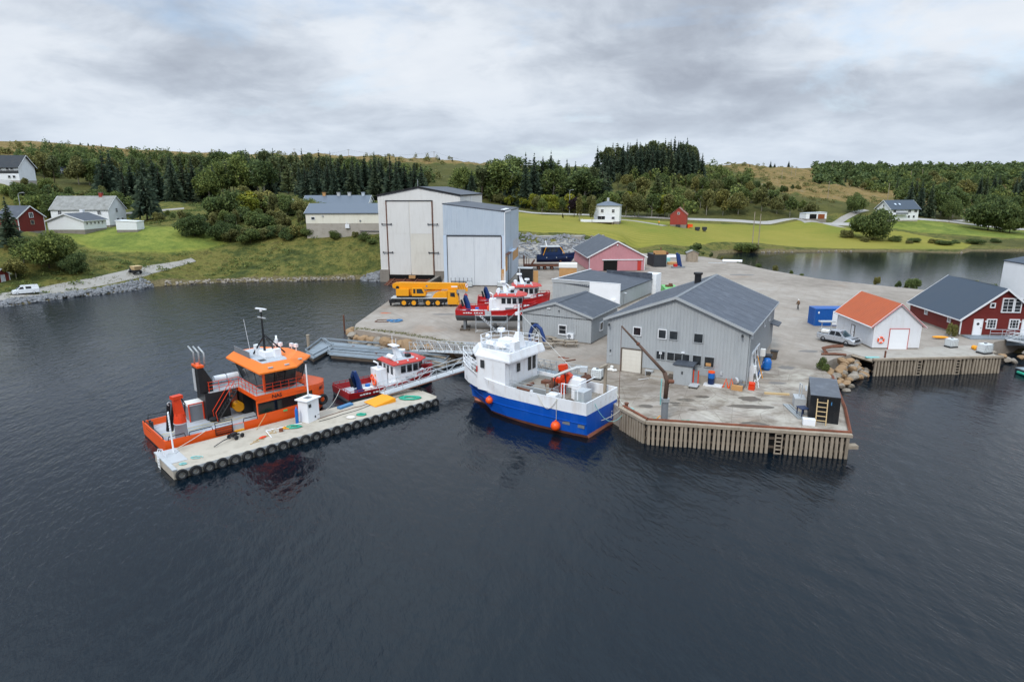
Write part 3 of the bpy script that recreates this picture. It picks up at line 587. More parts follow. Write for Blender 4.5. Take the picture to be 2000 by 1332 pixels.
# ---------------------------------------------------------------- large grey workshop on the quay
b1 = house('workshop', 'large grey clad workshop with white-framed upper windows behind the timber quay', 'workshop', (11.0, 71.3), -29, 15.35, 19.8, 6.2, 9.14, 'greywall', 'roofpanel', 'greyboard', found=.75, fm='concrete', corner=False)
battens(b1, 'front', 'greywall', lambda u: 2.9 if 1.55 < u < 4.25 else (1.9 if 6.3 < u < 12.6 else .76), b1['top'])
battens(b1, 'right', 'greywallshade', lambda u: 2.7 if 2.6 < u < 8.2 else .76, 5.9)
battens(b1, 'left', 'greywallshade', .76, 5.9)
seams(b1, 'roofpanel', 2.45, h=.012)
P('ridge_cap', MB().xz([(7.45, 9.1), (7.675, 9.19), (7.9, 9.1), (7.9, 9.07), (7.675, 9.16), (7.45, 9.07)], -.42, 20.22), MAT['midgrey'], b1['root'])
P('roof_vent', MB().cyl((6.6, 14.2, 8.5), (6.6, 14.2, 9.9), .42, n=14).cyl((6.6, 14.2, 9.75), (6.6, 14.2, 10.0), .56, n=14), MAT['blackmetal'], b1['root'], smooth=False)
win(b1, 'front', 3.0, 4.35, .98, 1.02, fw=.09); win(b1, 'front', 5.85, 4.3, .98, 1.1, fw=.09); win(b1, 'front', 7.1, 4.35, .98, 1.0, frame='greyboard', fw=.06); win(b1, 'front', 9.75, 4.3, 1.02, 1.05, frame='greyboard', fw=.06)
win(b1, 'front', 5.75, 1.95, 1.05, 1.0, 2, 1, frame='greyboard', fw=.06); win(b1, 'front', 6.95, 1.95, 2.55, 1.0, 3, 1, frame='greyboard', fw=.07)
win(b1, 'front', 9.75, 1.8, 1.0, 1.15, frame='greyboard', fw=.06); win(b1, 'front', 11.0, 1.75, 1.1, 1.2, frame='greyboard', fw=.06)
door(b1, 'front', 1.7, .05, 2.5, 2.75, 'hallcream', 'timberdark', 'roller_door', panels=6, handle=False, fw=.12)
P('pane_note', MB().box(.25, .55, -.09, -.082, .62, .9), MAT['white'], b1['root']).matrix_local = face_m(b1, 'front', 5.85, 1.95)
P('carton', MB().box(.2, .75, -.1, -.082, .15, .5), MAT['ply'], b1['root']).matrix_local = face_m(b1, 'front', 11.0, 1.75)
blk(b1, 'lamp', 'front', .35, 2.2, .14, .18, .14, 'darkgrey'); blk(b1, 'junction_box', 'front', .3, 1.75, .2, .14, .1, 'lightgrey'); blk(b1, 'meter_box', 'front', 12.75, 1.1, .25, .4, .14, 'lightgrey')
for u in (.25, 14.75): P('spotlight', MB().cbox((0, -.35, 0), (.18, .5, .2), .3), MAT['darkgrey'], b1['root']).matrix_local = face_m(b1, 'front', u, 5.35 if u < 1 else 5.6)
P('lamp', MB().box(0, .35, -.25, 0, 0, .1), MAT['whiteclean'], b1['root']).matrix_local = face_m(b1, 'front', 8.55, 3.0)
P('downpipe', MB().tube([(15.5, .5, 5.9), (15.45, .2, 5.5), (15.45, .2, .1)], .06, 6), MAT['greyboard'], b1['root']); P('downpipe', MB().tube([(-.1, .3, 5.9), (-.1, .3, .1)], .06, 6), MAT['greyboard'], b1['root'])
win(b1, 'right', 10.5, 4.5, 1.0, 1.0, fw=.1); win(b1, 'right', 14.5, 4.5, 1.0, 1.0, fw=.1); win(b1, 'right', 2.6, 1.5, 5.2, 1.7, 4, 1, fw=.12); blk(b1, 'lamp', 'right', .9, 5.1, .2, .5, .25, 'whiteclean')
P('rear_canopy', MB().xz([(15.36, 3.9), (16.4, 3.6), (16.4, 3.5), (15.36, 3.75)], 16.6, 19.4), MAT['roofdark'], b1['root'])
# little clad porch in front of it
px_ = T('porch_shed', 'small grey clad shed standing against the workshop front below its ground-floor windows', 'shed', b1['root'].matrix_local @ Vector((0, 0, 0)))
px_.matrix_local = Matrix.Translation((11.0, 71.3, 2)) @ Matrix.Rotation(math.radians(-29), 4, 'Z') @ Matrix.Translation((8.3, -2.05, 0)); pd = dict(root=px_, W=1.95, L=1.85)
P('wall', MB().box(0, 1.95, 0, 1.85, 0, 2.1), MAT['greywall'], px_); battens(pd, 'front', 'greywall', .05, 2.05, .22, .07, .02); battens(pd, 'right', 'greywallshade', .05, 2.05, .22, .07, .02)
P('roof', MB().box(-.12, 2.07, -.12, 1.9, 2.11, 2.22), MAT['roofdark'], px_); P('vent', MB().box(.85, 1.0, -.06, 0, 1.2, 1.5), MAT['darkgrey'], px_); P('door', MB().box(1.951, 1.99, .4, 1.3, .05, 2.0), MAT['darkgrey'], px_)
# ---------------------------------------------------------------- small grey workshop
b2 = house('small_workshop', 'low grey clad gabled building with a white-framed window and heat pump beside the quay', 'building', (1.5, 88.2), -28.6, 10.35, 10.4, 3.8, 5.35, 'greywall', 'roofdark', 'greyboard', oe=.3, og=.3, found=.15, corner=False)
battens(b2, 'front', 'greywall', .16, b2['top']); battens(b2, 'right', 'greywallshade', .16, 3.5)
P('flashing', MB().box(-.02, 10.37, -.06, -.03, 3.3, 3.38), MAT['darkgrey'], b2['root']); P('ridge_cap', MB().xz([(4.8, 5.3), (5.175, 5.4), (5.55, 5.3), (5.175, 5.36)], -.3, 10.7), MAT['roofdark'], b2['root'])
win(b2, 'front', 1.35, 1.15, 1.2, 1.1, frame='greyboard', fw=.06); win(b2, 'front', 5.6, .95, 1.25, 1.35, 1, 2, fw=.12, sill=True); win(b2, 'right', 3.0, 1.2, 1.3, 1.25, fw=.11)
hp = blk(b2, 'heat_pump', 'front', 7.0, .55, .95, .7, .4, 'whiteclean'); P('fan', MB().cyl((.36, -.405, .35), (.36, -.43, .35), .26, n=14), MAT['midgrey'], hp)
blk(b2, 'lamp', 'front', 5.6, 4.1, .12, .15, .25, 'darkgrey'); blk(b2, 'lamp', 'front', 3.9, 4.35, .5, .12, .2, 'whiteclean'); P('conduit', MB().tube([(8.2, -.06, 1.1), (8.2, -.06, 2.4)], .05, 5), MAT['lightgrey'], b2['root'])
# ---------------------------------------------------------------- flat-roofed grey building with the white corner
b3 = mono('flat_roofed_building', 'grey flat-roofed building with a white corner wall between the workshops', 'building', (7.5, 116.2), -30.5, 13.0, 17.5, 4.0, 3.0, 'greywall', 'roofdark')
battens(b3, 'front', 'greywall', .3, 3.69, .4, .26, u1=7.3); battens(b3, 'left', 'greywallshade', .3, 3.7, .4, .26)
P('parapet', MB().box(-.12, 7.4, -.14, .1, 3.7, 4.25).box(-.1, .06, .1, 17.5, 3.85, 4.15), MAT['greywall'], b3['root']); P('corner_wall', MB().box(7.42, 13.15, -.16, .1, .3, 4.24), MAT['whiteclean'], b3['root'])
P('parapet_cap', MB().box(-.16, 13.2, -.2, .14, 4.252, 4.32), MAT['trimwhite'], b3['root']); P('parapet_cap', MB().box(-.18, .1, .142, 17.6, 4.152, 4.22), MAT['trimwhite'], b3['root'])
P('rear_parapet', MB().box(3.5, 13.0, 17.3, 17.5, 3.0, 4.2), MAT['roofpanel'], b3['root']); P('pipe', MB().tube([(13.05, 1.6, 2.2), (13.25, 1.6, 2.2), (13.25, 1.6, .3)], .05, 5), MAT['midgrey'], b3['root']); blk(b3, 'heat_pump', 'front', 11.6, .9, .8, .6, .4, 'whiteclean', out=.16)
P('lamp', MB().box(13.0, 13.4, 2.2, 2.6, 2.3, 2.38), MAT['whiteclean'], b3['root']); P('white_annex', MB().box(11.2, 13.8, 17.7, 20.8, 0, 3.9), MAT['whiteclean'], b3['root'])
# ---------------------------------------------------------------- the two boat halls
hA = house('boat_hall', 'tall white gabled boat hall with a full-height double door over the slipway', 'boat hall', (-32.3, 157.3), -6.5, 20.2, 33, 20.4, 22.3, 'hallwhite', 'roofdark', 'blackmetal', oe=.15, og=.15, z0=.6, found=1.5, fm='concrete', corner=False, t=.3)
dA = []
for i in (0, 1):
    o = link('hall_door', MB().box(0, 5.45, -.12, 0, 0, 17.6).mesh('hall_door', MAT['hallwhite' if i == 0 else 'hallcream']), hA['root'], mat=face_m(hA, 'front', 2.2 + i * 5.6, 1.2)); dA.append(o)
    for k, (a, b) in enumerate(((.05, 5.2), (5.25, 9.9), (9.95, 17.5))): P('door_panel', MB().box(.08, 5.37, -.15, -.122, a + .03, b - .03), MAT[('hallcream', 'hallcream', 'hallwhite')[k] if i else ('hallwhite', 'hallwhite', 'hallwhite')[k]], o)
for u in (1.95, 13.25): P('door_rail', MB().box(u, u + .24, -.26, -.004, 1.3, 18.9), MAT['rust'], hA['root'])
P('door_track', MB().box(1.9, 13.5, -.3, -.004, 18.92, 19.1), MAT['darkgrey'], hA['root'])
for z in (6.6, 13.4):
    for u in (.8, 12.2): P('door_clamp', MB().box(u, u + 2.4, -.4, -.28, z, z + .14).box(u + .0, u + .2, -.45, -.2, z - .12, z + .26).box(u + 2.3, u + 2.5, -.45, -.2, z - .12, z + .26), MAT['darkgrey'], hA['root'])
P('downpipe', MB().tube([(20.26, 14.5, 20.1), (20.26, 14.5, 16)], .09, 6), MAT['trimwhite'], hA['root']); P('antenna', MB().cyl((9, 4, 22), (9, 4, 24), .05, n=5), MAT['lightgrey'], hA['root'])
P('roof_hatch', MB().box(17.5, 18.6, -.05, .9, 16.6, 17.0), MAT['trimwhite'], hA['root'])
P('plinth', MB().box(-.2, 2.1, -.5, 0, -1.5, 2.4).box(13.6, 18.5, -.5, 0, -1.5, 2.2), MAT['concretedark'], hA['root'], split=True); P('slip_opening_shade', MB().box(2.1, 13.5, -.05, 0, -.6, 1.5), MAT['shadeblack'], hA['root'])  # last part: flat near-black panel, painted shade below the doors
battens(hA, 'front', 'hallwhite', 1.7, lambda u: 19.0 if 1.7 < u < 13.8 else hA['top'](u), .8, .6, .05)
hB = mono('blue_boat_hall', 'pale blue boat hall with a mono-pitch roof and wide white sliding doors', 'boat hall', (-14.5, 136.9), -7.1, 13.1, 26, 17.4, 15.8, 'hallblue', 'roofdark', found=.2)
battens(hB, 'front', 'hallblue', 10.9, hB['top'], .5, .34, .06); battens(hB, 'right', 'hallblue', lambda u: 6.2, 15.4, .5, .34, .06, u0=.3)
P('jamb', MB().box(-.05, .75, -.08, 0, .2, 10.7).box(12.35, 13.15, -.08, 0, .2, 10.7), MAT['hallbluelight'], hB['root'], split=True); P('lintel', MB().box(.7, 12.4, -.3, -.004, 10.6, 10.8), MAT['darkgrey'], hB['root'])
for i in (0, 1):
    o = link('sliding_door', MB().box(0, 5.7, -.16, 0, 0, 10.3).mesh('sliding_door', MAT['halldoor']), hB['root'], mat=face_m(hB, 'front', .85 + i * 5.76, .2))
    for k in range(12): P('rib', MB().box(.2 + k * .46, .26 + k * .46, -.185, -.162, .1, 10.2), MAT['halldoor'], o, kind='stuff')
P('door_rail', MB().box(.72, .84, -.24, -.085, .2, 10.58), MAT['darkgrey'], hB['root']); P('door_rail', MB().box(12.38, 12.5, -.24, -.085, 3.8, 10.58), MAT['rust'], hB['root']); P('wood_jamb', MB().box(12.4, 13.1, -.24, -.085, .2, 3.7), MAT['ply'], hB['root'])
P('corner_trim', MB().box(13.08, 13.24, -.12, .04, .2, 15.5), MAT['trimwhite'], hB['root']); P('corner_post', MB().box(13.0, 13.3, -.3, -.12, .2, 4.2), MAT['trimwhite'], hB['root'])
P('eave_gutter', MB().box(13.16, 13.34, 0, 9, 15.5, 15.75), MAT['trimwhite'], hB['root']); P('wall_joint', MB().box(13.1, 13.16, 10.2, 10.4, .2, 15.4), MAT['darkgrey'], hB['root'])
P('ply_patch', MB().box(13.11, 13.15, .4, 4.4, 3.0, 6.6), MAT['ply'], hB['root']); P('ply_patch', MB().box(13.11, 13.15, 14, 25, 4.0, 8.6), MAT['ply'], hB['root'])
P('side_canopy', MB().box(13.2, 13.9, .2, 6, 6.7, 6.85), MAT['rust'], hB['root']); P('side_canopy', MB().box(13.2, 14.0, 6.02, 14, 6.7, 6.85), MAT['hallbluelight'], hB['root'], split=True); P('door_joint', MB().box(13.1, 13.2, 5.5, 5.7, .2, 6.6), MAT['darkgrey'], hB['root'])
P('roof_skylight', MB().cbox((12.6, 5, 16.05), (.8, 8, .1), 0, 0, .12), MAT['trimwhite'], hB['root'])
# ---------------------------------------------------------------- pink storehouse, boathouse with orange roof, red waterfront house
pk = house('pink_storehouse', 'faded pink wooden storehouse with black roof and an open sliding door', 'storehouse', (19.5, 160.3), 3.1, 14.1, 25, 3.85, 7.5, 'pink', 'roofdark', 'trimwhite', oe=.6, og=.4, found=.1)
battens(pk, 'front', 'pink', lambda u: 2.96 if 3.2 < u < 13.4 else .1, pk['top'], .4, .3, .05, u0=.2); battens(pk, 'left', 'pink', .1, 3.5, .4, .3, .05)
P('door_track', MB().box(3.2, 13.6, -.3, -.03, 2.75, 2.95), MAT['trimwhite'], pk['root']); P('doorway_shade', MB().box(3.6, 7.1, -.05, -.002, .1, 2.74), MAT['shadeblack'], pk['root'])  # dark panel on the closed wall paints the shade inside the open door
door(pk, 'front', 7.2, .1, 4.9, 2.6, 'pink', None, 'sliding_door', handle=False, fw=0, depth=.15, pitch=.3); door(pk, 'front', 12.2, .1, 1.1, 2.5, 'redroof', None, 'door', label='darker pink side door'); P('lamp', MB().ball((7.0, -.2, 6.5), .22, 8, 5), MAT['trimwhite'], pk['root'])
P('downpipe', MB().tube([(-.5, -.2, 3.5), (-.1, -.12, 3.2), (-.1, -.12, .1)], .06, 5), MAT['midgrey'], pk['root'])
sh = house('boathouse', 'small white boathouse with a bright orange roof and a lifebuoy on its front', 'boathouse', (46.75, 80.2), -1.9, 5.9, 10, 3.4, 6.0, 'whitelap', 'rooforange', 'trimwhite', oe=.5, og=.2, found=.2, t=.12)
seams(sh, 'rooforange', .5, oe=.5, og=.2, h=.035)
door(sh, 'front', 1.95, .02, 2.5, 2.72, 'whiteclean', 'redroof', 'garage_door', panels=5, handle=False, fw=.06); P('rake_trim', MB().xz([(-.5, 2.93), (2.95, 5.98), (2.95, 5.9), (-.5, 2.85)], -.32, -.262).xz([(2.952, 5.98), (6.4, 2.93), (6.4, 2.85), (2.952, 5.9)], -.32, -.262), MAT['redroof'], sh['root'], split=True)
door(sh, 'left', 4.2, .15, .95, 1.95, 'whiteclean', 'timberdark', fw=.05); P('rain_gutter', MB().tube([(-.55, -.2, 2.92), (-.55, 10.2, 2.92)], .07, 6).tube([(6.45, -.3, 2.92), (6.45, 10.2, 2.92)], .07, 6), MAT['trimwhite'], sh['root'], split=True)
lb = T('lifebuoy', 'orange lifebuoy hanging on the white boathouse front', 'lifebuoy', sh['root'].matrix_local @ Vector((0, 0, 0))); lb.matrix_local = Matrix.Translation((46.75, 80.2, 2)) @ Matrix.Rotation(math.radians(-1.9), 4, 'Z') @ Matrix.Translation((.95, -.12, 1.25))
P('ring', MB().torus((0, 0, 0), .36, .1, 'y', 20, 8), MAT['buoy'], lb, True); P('band', MB().torus((0, 0, 0), .36, .106, 'y', 3, 8, .6, .9).torus((0, 0, 0), .36, .106, 'y', 3, 8, 2.2, 2.5).torus((0, 0, 0), .36, .106, 'y', 3, 8, 3.8, 4.1).torus((0, 0, 0), .36, .106, 'y', 3, 8, 5.3, 5.6), MAT['white'], lb, split=True)
rd = house('waterfront_house', 'dark red wooden house with slate-blue roof and paned white windows on the waterfront', 'house', (62.9, 87.3), -4, 10.6, 13.2, 2.55, 6.65, 'redclap', 'roofslate', 'trimwhite', oe=.4, og=.4, z0=2.2, found=.1)
w2 = win(rd, 'front', 5.0, 3.25, 1.55, 2.05, 2, 4, fw=.14); w2 = win(rd, 'front', 3.75 - .3, 3.9, .7, .72, 1, 1, fw=.13); win(rd, 'front', 6.7 - .1, 3.25, 1.0, 2.05, 1, 4, fw=.13); win(rd, 'front', 8.15, 3.9, .7, .72, fw=.13)
for u in (3.35, 6.35): win(rd, 'front', u, .95, 1.35, 1.4, 3, 3, fw=.14)
for u in (1.65, 8.05):
    o = door(rd, 'front', u, .02, 1.25, 2.3, 'whiteclean', 'trimwhite', fw=.12); P('porthole', MB().cyl((.62, -.052, 1.6), (.62, -.075, 1.6), .19, n=14), MAT['darkgrey'], o)
    blk(rd, 'wall_lamp', 'front', u + (1.5 if u < 5 else -.35), 1.9, .16, .2, .2, 'trimwhite')
for u in (2.3, 8.2): win(rd, 'left', 13.2 - u - .7, 1.25, .75, .8, 2, 2, fw=.13)
P('dormer_strip', MB().box(5.3, 5.3 + .05, 2, 11, 6.66, 6.72), MAT['roofslate'], rd['root'])
# pale gable just entering the frame on the right, and the lower dark roof behind the red house
pg = mono('pale_house', 'white building partly outside the frame behind the red waterfront house', 'house', (93.6, 113), -4, 9, 9, 6.8, 8.6, 'whiteclean', 'roofslate')
# ---------------------------------------------------------------- cream storehouses on the bank
def long_house(name, label, cat, x0, x1, y0, dep, zb, ze, zr, wall, roof, base=None, zbase=None, yaw=0, og=.3, oe=.35, trim='trimwhite', z0=0):
    """ridge runs along x"""
    r = T(name, label, cat, (x0, y0, z0), math.radians(yaw)); Lx = x1 - x0; e = .18
    w = [(0, zb), (dep, zb), (dep, ze - e), (dep / 2, zr - e), (0, ze - e)]
    P('wall', MB().loft([[(0, y, z) for y, z in w], [(Lx, y, z) for y, z in w]]), MAT[wall], r)
    s = (zr - ze) / (dep / 2); q = [(-oe, ze - s * oe), (dep / 2, zr), (dep + oe, ze - s * oe), (dep + oe, ze - s * oe - .15), (dep / 2, zr - .15), (-oe, ze - s * oe - .15)]
    rf = P('roof', MB().loft([[(-og, y, z) for y, z in q], [(Lx + og, y, z) for y, z in q]]), MAT[roof], r)
    if base: P('basement', MB().box(.02, Lx - .02, .02, dep - .02, zbase, zb), MAT[base], r)
    b = MB()
    for x in (-og - .05, Lx + og + .005):
        for a, c in (((-oe, ze - s * oe), (dep / 2, zr)), ((dep / 2, zr), (dep + oe, ze - s * oe))):
            b.loft([[(x, a[0], a[1] + .04), (x, c[0], c[1] + .04), (x, c[0], c[1] - .26), (x, a[0], a[1] - .26)], [(x + .045, a[0], a[1] + .04), (x + .045, c[0], c[1] + .04), (x + .045, c[0], c[1] - .26), (x + .045, a[0], a[1] - .26)]])
    P('bargeboard', b, MAT[trim], r, split=True)
    return dict(root=r, W=Lx, L=dep, roof=rf)
cr = long_house('cream_storehouse', 'long cream storehouse with blue-grey roof on a concrete basement left of the boat halls', 'storehouse', -57.5, -33.5, 181, 11, 13.0, 16.0, 18.4, 'cream', 'roofblue', 'concrete', 8.0)
m = MB()
for i in range(50): m.box(.2 + i * .47, .3 + i * .47, -.03, 0, 13.05, 15.7)
P('cladding', m, MAT['cream'], cr['root'], kind='stuff')
win(cr, 'front', 1.5, 14.0, 1.1, .85, fw=.1); blk(cr, 'fan_unit', 'front', 11.0, 11.7, 1.1, 1.1, .5, 'white'); blk(cr, 'lamp', 'front', 4.6, 14.9, .35, .4, .3, 'lightgrey'); blk(cr, 'vent', 'front', 15, 13.5, .4, .4, .2, 'midgrey'); P('pipe', MB().tube([(15, -.15, 10.9), (21, -.15, 10.8), (21, -.15, 9.2)], .1, 6), MAT['darkgrey'], cr['root']); P('flue', MB().cyl((11.4, -.3, 12.8), (11.4, -.3, 13.6), .07, n=6), MAT['white'], cr['root'])
c2 = long_house('ridge_vent_barn', 'long low barn with four roof vents along its dark ridge under the spruces', 'barn', -68.5, -47, 212, 12, 14.5, 17.4, 20.3, 'white', 'roofblue', 'concrete', 10)
for u, mm in ((5.6, 'ply'), (10.4, 'lightgrey'), (14.0, 'lightgrey'), (18.6, 'hallblue')): P('roof_vent', MB().box(u, u + .9, 5.5, 6.5, 20.0, 21.1).box(u - .12, u + 1.02, 5.38, 6.62, 21.102, 21.25), MAT[mm], c2['root'])
win(c2, 'right', 5.4, 17.2, 1.0, 1.2, 2, 2)
c3 = long_house('pale_shed', 'pale low shed half hidden by bushes on the wooded bank', 'shed', -87, -74, 216, 7, 13.5, 18.3, 19.3, 'cream', 'roofold', 'concrete', 10, yaw=-8)
# white farmhouse with annex and shed
fh = long_house('farmhouse', 'long white farmhouse with a weathered slate roof and brick chimney', 'farmhouse', -135.5, -118.0, 191, 8.0, 12.2, 17.0, 20.6, 'whiteclap', 'roofold', 'concretedark', 9, yaw=-3)
P('chimney', MB().box(12.8, 13.7, 3.6, 4.4, 20, 21.5), MAT['oldred'], fh['root']); P('chimney_top', MB().box(12.7, 13.8, 3.5, 4.5, 21.502, 21.65), MAT['concretedark'], fh['root'])
for u in (2.2, 14.2): win(fh, 'front', u, 15.3, 1.2, 1.2, 2, 2)
for z in (13.0, 15.8): win(fh, 'right', 3.2, z, 1.0, 1.25, 2, 2)
win(fh, 'right', 5.4, 13, 1.0, 1.25, 2, 2)
an = house('annex', 'low white gabled annex with a dark roof in front of the farmhouse', 'annex', (-126.2, 176), -1, 9.9, 9.5, 2.7, 4.5, 'whiteclap', 'roofdark', z0=11.65, found=.15, oe=.45)
for k in range(5): win(an, 'right', .9 + k * 1.65, 1.4, .7, .75, 1, 1, fw=.09)
P('roof_vent', MB().box(4.0, 4.9, 7.6, 8.5, 4.1, 5.3), MAT['white'], an['root'])
sw = mono('flat_shed', 'white flat-roofed shed on the lawn right of the farmhouse', 'shed', (-108.9, 178), -2, 5.8, 3.4, 2.9, 2.6, 'whiteclap', 'white', z0=11.3, found=.3)
rbn = house('red_barn', 'red barn with a dark roof and white bargeboards on the left bank', 'barn', (-124.2, 163), 66, 6.2, 9, 4.0, 6.6, 'redclap', 'roofdark', z0=11.9, found=.2)
win(rbn, 'front', 2.7, 3.6, 1.0, 1.3, 2, 1); win(rbn, 'front', 2.8, 1.9, .9, 1.1, 1, 1, frame='timber'); win(rbn, 'left', 5.2, 1.9, 1.3, 1.0, 1, 1, frame='timber')
hut = house('red_hut', 'small dark red hut with a white door by the gravel road at the left edge', 'hut', (-111.2, 136.4), 66, 2.9, 6, 2.1, 3.2, 'redclap', 'roofdark', z0=2.75, found=.1, oe=.25, og=.25)
door(hut, 'front', 1.15, .05, .85, 1.75, 'lightgrey', 'trimwhite', fw=.05)
# white house, red barn and houses across the meadow
def hip_house():
    r = T('white_house', 'square white two-storey house with a low hipped roof and terrace across the meadow', 'house', (31.2, 246, 8.8), math.radians(-14)); d = dict(root=r, W=9.6, L=8.8)
    P('wall', MB().box(0, 9.6, 0, 8.8, 1.2, 7.2), MAT['whiteclap'], r); P('basement', MB().box(.05, 9.55, .05, 8.75, -1.5, 1.2), MAT['concretedark'], r)
    e = .5; P('roof', MB().add([(-e, -e, 7.1), (9.6 + e, -e, 7.1), (9.6 + e, 8.8 + e, 7.1), (-e, 8.8 + e, 7.1), (4.3, 4.4, 8.7), (5.3, 4.4, 8.7)], [(0, 1, 5, 4), (1, 2, 5), (2, 3, 4, 5), (3, 0, 4), (3, 2, 1, 0)]), MAT['roofblue'], r)
    P('chimney', MB().box(4.4, 5.2, 4.0, 4.8, 8.4, 9.9), MAT['lightgrey'], r)
    win(d, 'front', 2.6, 4.6, 1.1, 1.2, 2, 2); win(d, 'front', 6.7, 4.5, 1.1, 1.3, 2, 2); win(d, 'front', 6.7, 2.0, 1.2, 1.1, 2, 1); win(d, 'front', 1.4, 1.5, 2.9, 1.8, 2, 1); win(d, 'left', 4, 4.6, 1.1, 1.2, 2, 2); win(d, 'left', 5.5, 2, 1.1, 1.2, 1, 2)
    P('terrace', MB().box(-4.5, 7.6, -3.2, -.02, .95, 1.15), MAT['timber'], r); P('parapet', MB().box(-4.5, 7.6, -3.26, -3.2, 1.152, 2.1).box(-4.56, -4.5, -3.2, 2, 1.152, 2.1), MAT['whiteclean'], r); P('post', MB().box(-.5, -.3, -3.1, -2.9, -1.5, .95).box(7.2, 7.4, -3.1, -2.9, -1.5, .95).box(3.3, 3.5, -3.1, -2.9, -1.5, .95), MAT['timber'], r, split=True)
hip_house()
fb = house('field_barn', 'small red barn with a rust-streaked tin roof standing in the meadow', 'barn', (62.2, 254), -18, 6.2, 8.5, 4.3, 6.9, 'oldred', 'roofrust', 'oldred', z0=8.0, found=.3, barge=False, corner=False, oe=.3, og=.2)
win(fb, 'front', 2.65, 4.2, .9, .9, 2, 1); P('tarred_wall', MB().box(-.06, -.005, .3, 8.3, .3, 4.0), MAT['blackmetal'], fb['root'], label='tarred black side wall'); P('flue', MB().cyl((4.6, 5, 5.5), (4.6, 5, 8.4), .12, n=6), MAT['rust'], fb['root']); P('cellar_door', MB().box(2.2, 4.0, -.08, -.01, -.9, .35), MAT['darkgrey'], fb['root'])
hl = long_house('hillside_house', 'white two-storey house with a dark blue roof and two roof lights behind the round bush', 'house', 169.5, 183.0, 290, 10, 7.9, 13.1, 16.6, 'whiteclap', 'roofslate', 'concrete', 6, yaw=7, oe=.7, og=.6)
for u in (1.0, 8.2, 11.2): win(hl, 'front', u, 11.2, 1.5, 1.2, 2, 1)
for u in (8.4, 10.8): win(hl, 'front', u, 8.8, 1.1, 1.2, 1, 1)
P('balcony', MB().box(1.5, 7.5, -1.3, -.02, 10.3, 10.45), MAT['white'], hl['root']); P('balcony_rail', MB().box(1.5, 7.5, -1.35, -1.3, 10.452, 11.3), MAT['midgrey'], hl['root']); win(hl, 'left', 4.5, 13.6, 1.0, 1.0); win(hl, 'left', 2.0, 10.8, 1.4, 1.2, 2, 1)
for x in (3.3, 5.4): P('roof_light', MB().cbox((x, 2.2, 14.83), (.8, 1.1, .12), 0, math.atan2(3.5, 5)), MAT['hallbluelight'], hl['root'])
gr = mono('garage', 'low white double garage with a brown door and open carport', 'garage', (129.0, 284), 2, 9.2, 6, 2.5, 2.9, 'white', 'lightgrey', z0=8.8, found=.1)
door(gr, 'front', 5.2, .1, 3.2, 2.1, 'brownwood', 'trimwhite', 'garage_door', handle=False, panels=5); P('carport_shade', MB().box(1.6, 4.7, -.02, .0, .1, 2.1), MAT['shadeblack'], gr['root'])  # near-black panel on the wall stands in for the carport's inner shade
tl = long_house('hillside_villa', 'black and white two-storey villa with a steep dark roof at the top left', 'villa', -186, -173.4, 231, 9, 25.6, 30.5, 34.4, 'white', 'blackmetal', 'concrete', 22, yaw=4, oe=.6, og=.6)
P('dark_band', MB().box(-.03, 12.6, -.06, 0, 28.0, 29.0), MAT['darkgrey'], tl['root'])
for u in (4.2, 6, 8.6, 10): win(tl, 'front', u, 29.1, 1.1, 1.2, 1, 1)
for u in (8.8, 10.4): win(tl, 'front', u, 26.4, 1.0, 1.0, 1, 1)
af = house('hidden_cabin', 'white gable of a cabin peeking out between the hillside trees', 'cabin', (-210, 301), -20, 6.5, 8, 3.2, 7.2, 'darkgrey', 'roofdark', z0=28.0, oe=.3)
# ---------------------------------------------------------------- trees
def card_mesh(name, C_, Nn, Uu, su, sv, mat):
    """leaf cards: centre, normal and long axis arrays -> one mesh"""
    Uu = Uu - Nn * (Uu * Nn).sum(1, keepdims=True); Uu /= np.linalg.norm(Uu, axis=1, keepdims=True) + 1e-9; V = np.cross(Nn, Uu)
    a = C_ - Uu * su[:, None] - V * sv[:, None] * .35; b = C_ - Uu * su[:, None] * .2 + V * sv[:, None] * -1; c = C_ + Uu * su[:, None]; d = C_ + Uu * su[:, None] * .1 + V * sv[:, None]
    v = np.stack([a, b, c, d], 1).reshape(-1, 3); n = len(C_); me = bpy.data.meshes.new(name); me.vertices.add(4 * n); me.vertices.foreach_set('co', v.ravel().astype(np.float32))
    me.loops.add(4 * n); me.loops.foreach_set('vertex_index', np.arange(4 * n, dtype=np.int32)); me.polygons.add(n); me.polygons.foreach_set('loop_start', np.arange(0, 4 * n, 4, dtype=np.int32))
    me.materials.append(MAT[mat]); me.update(calc_edges=True); me.validate(); return me
def unit(n, R): 
    v = R.normal(size=(n, 3)); return v / np.linalg.norm(v, axis=1, keepdims=True)
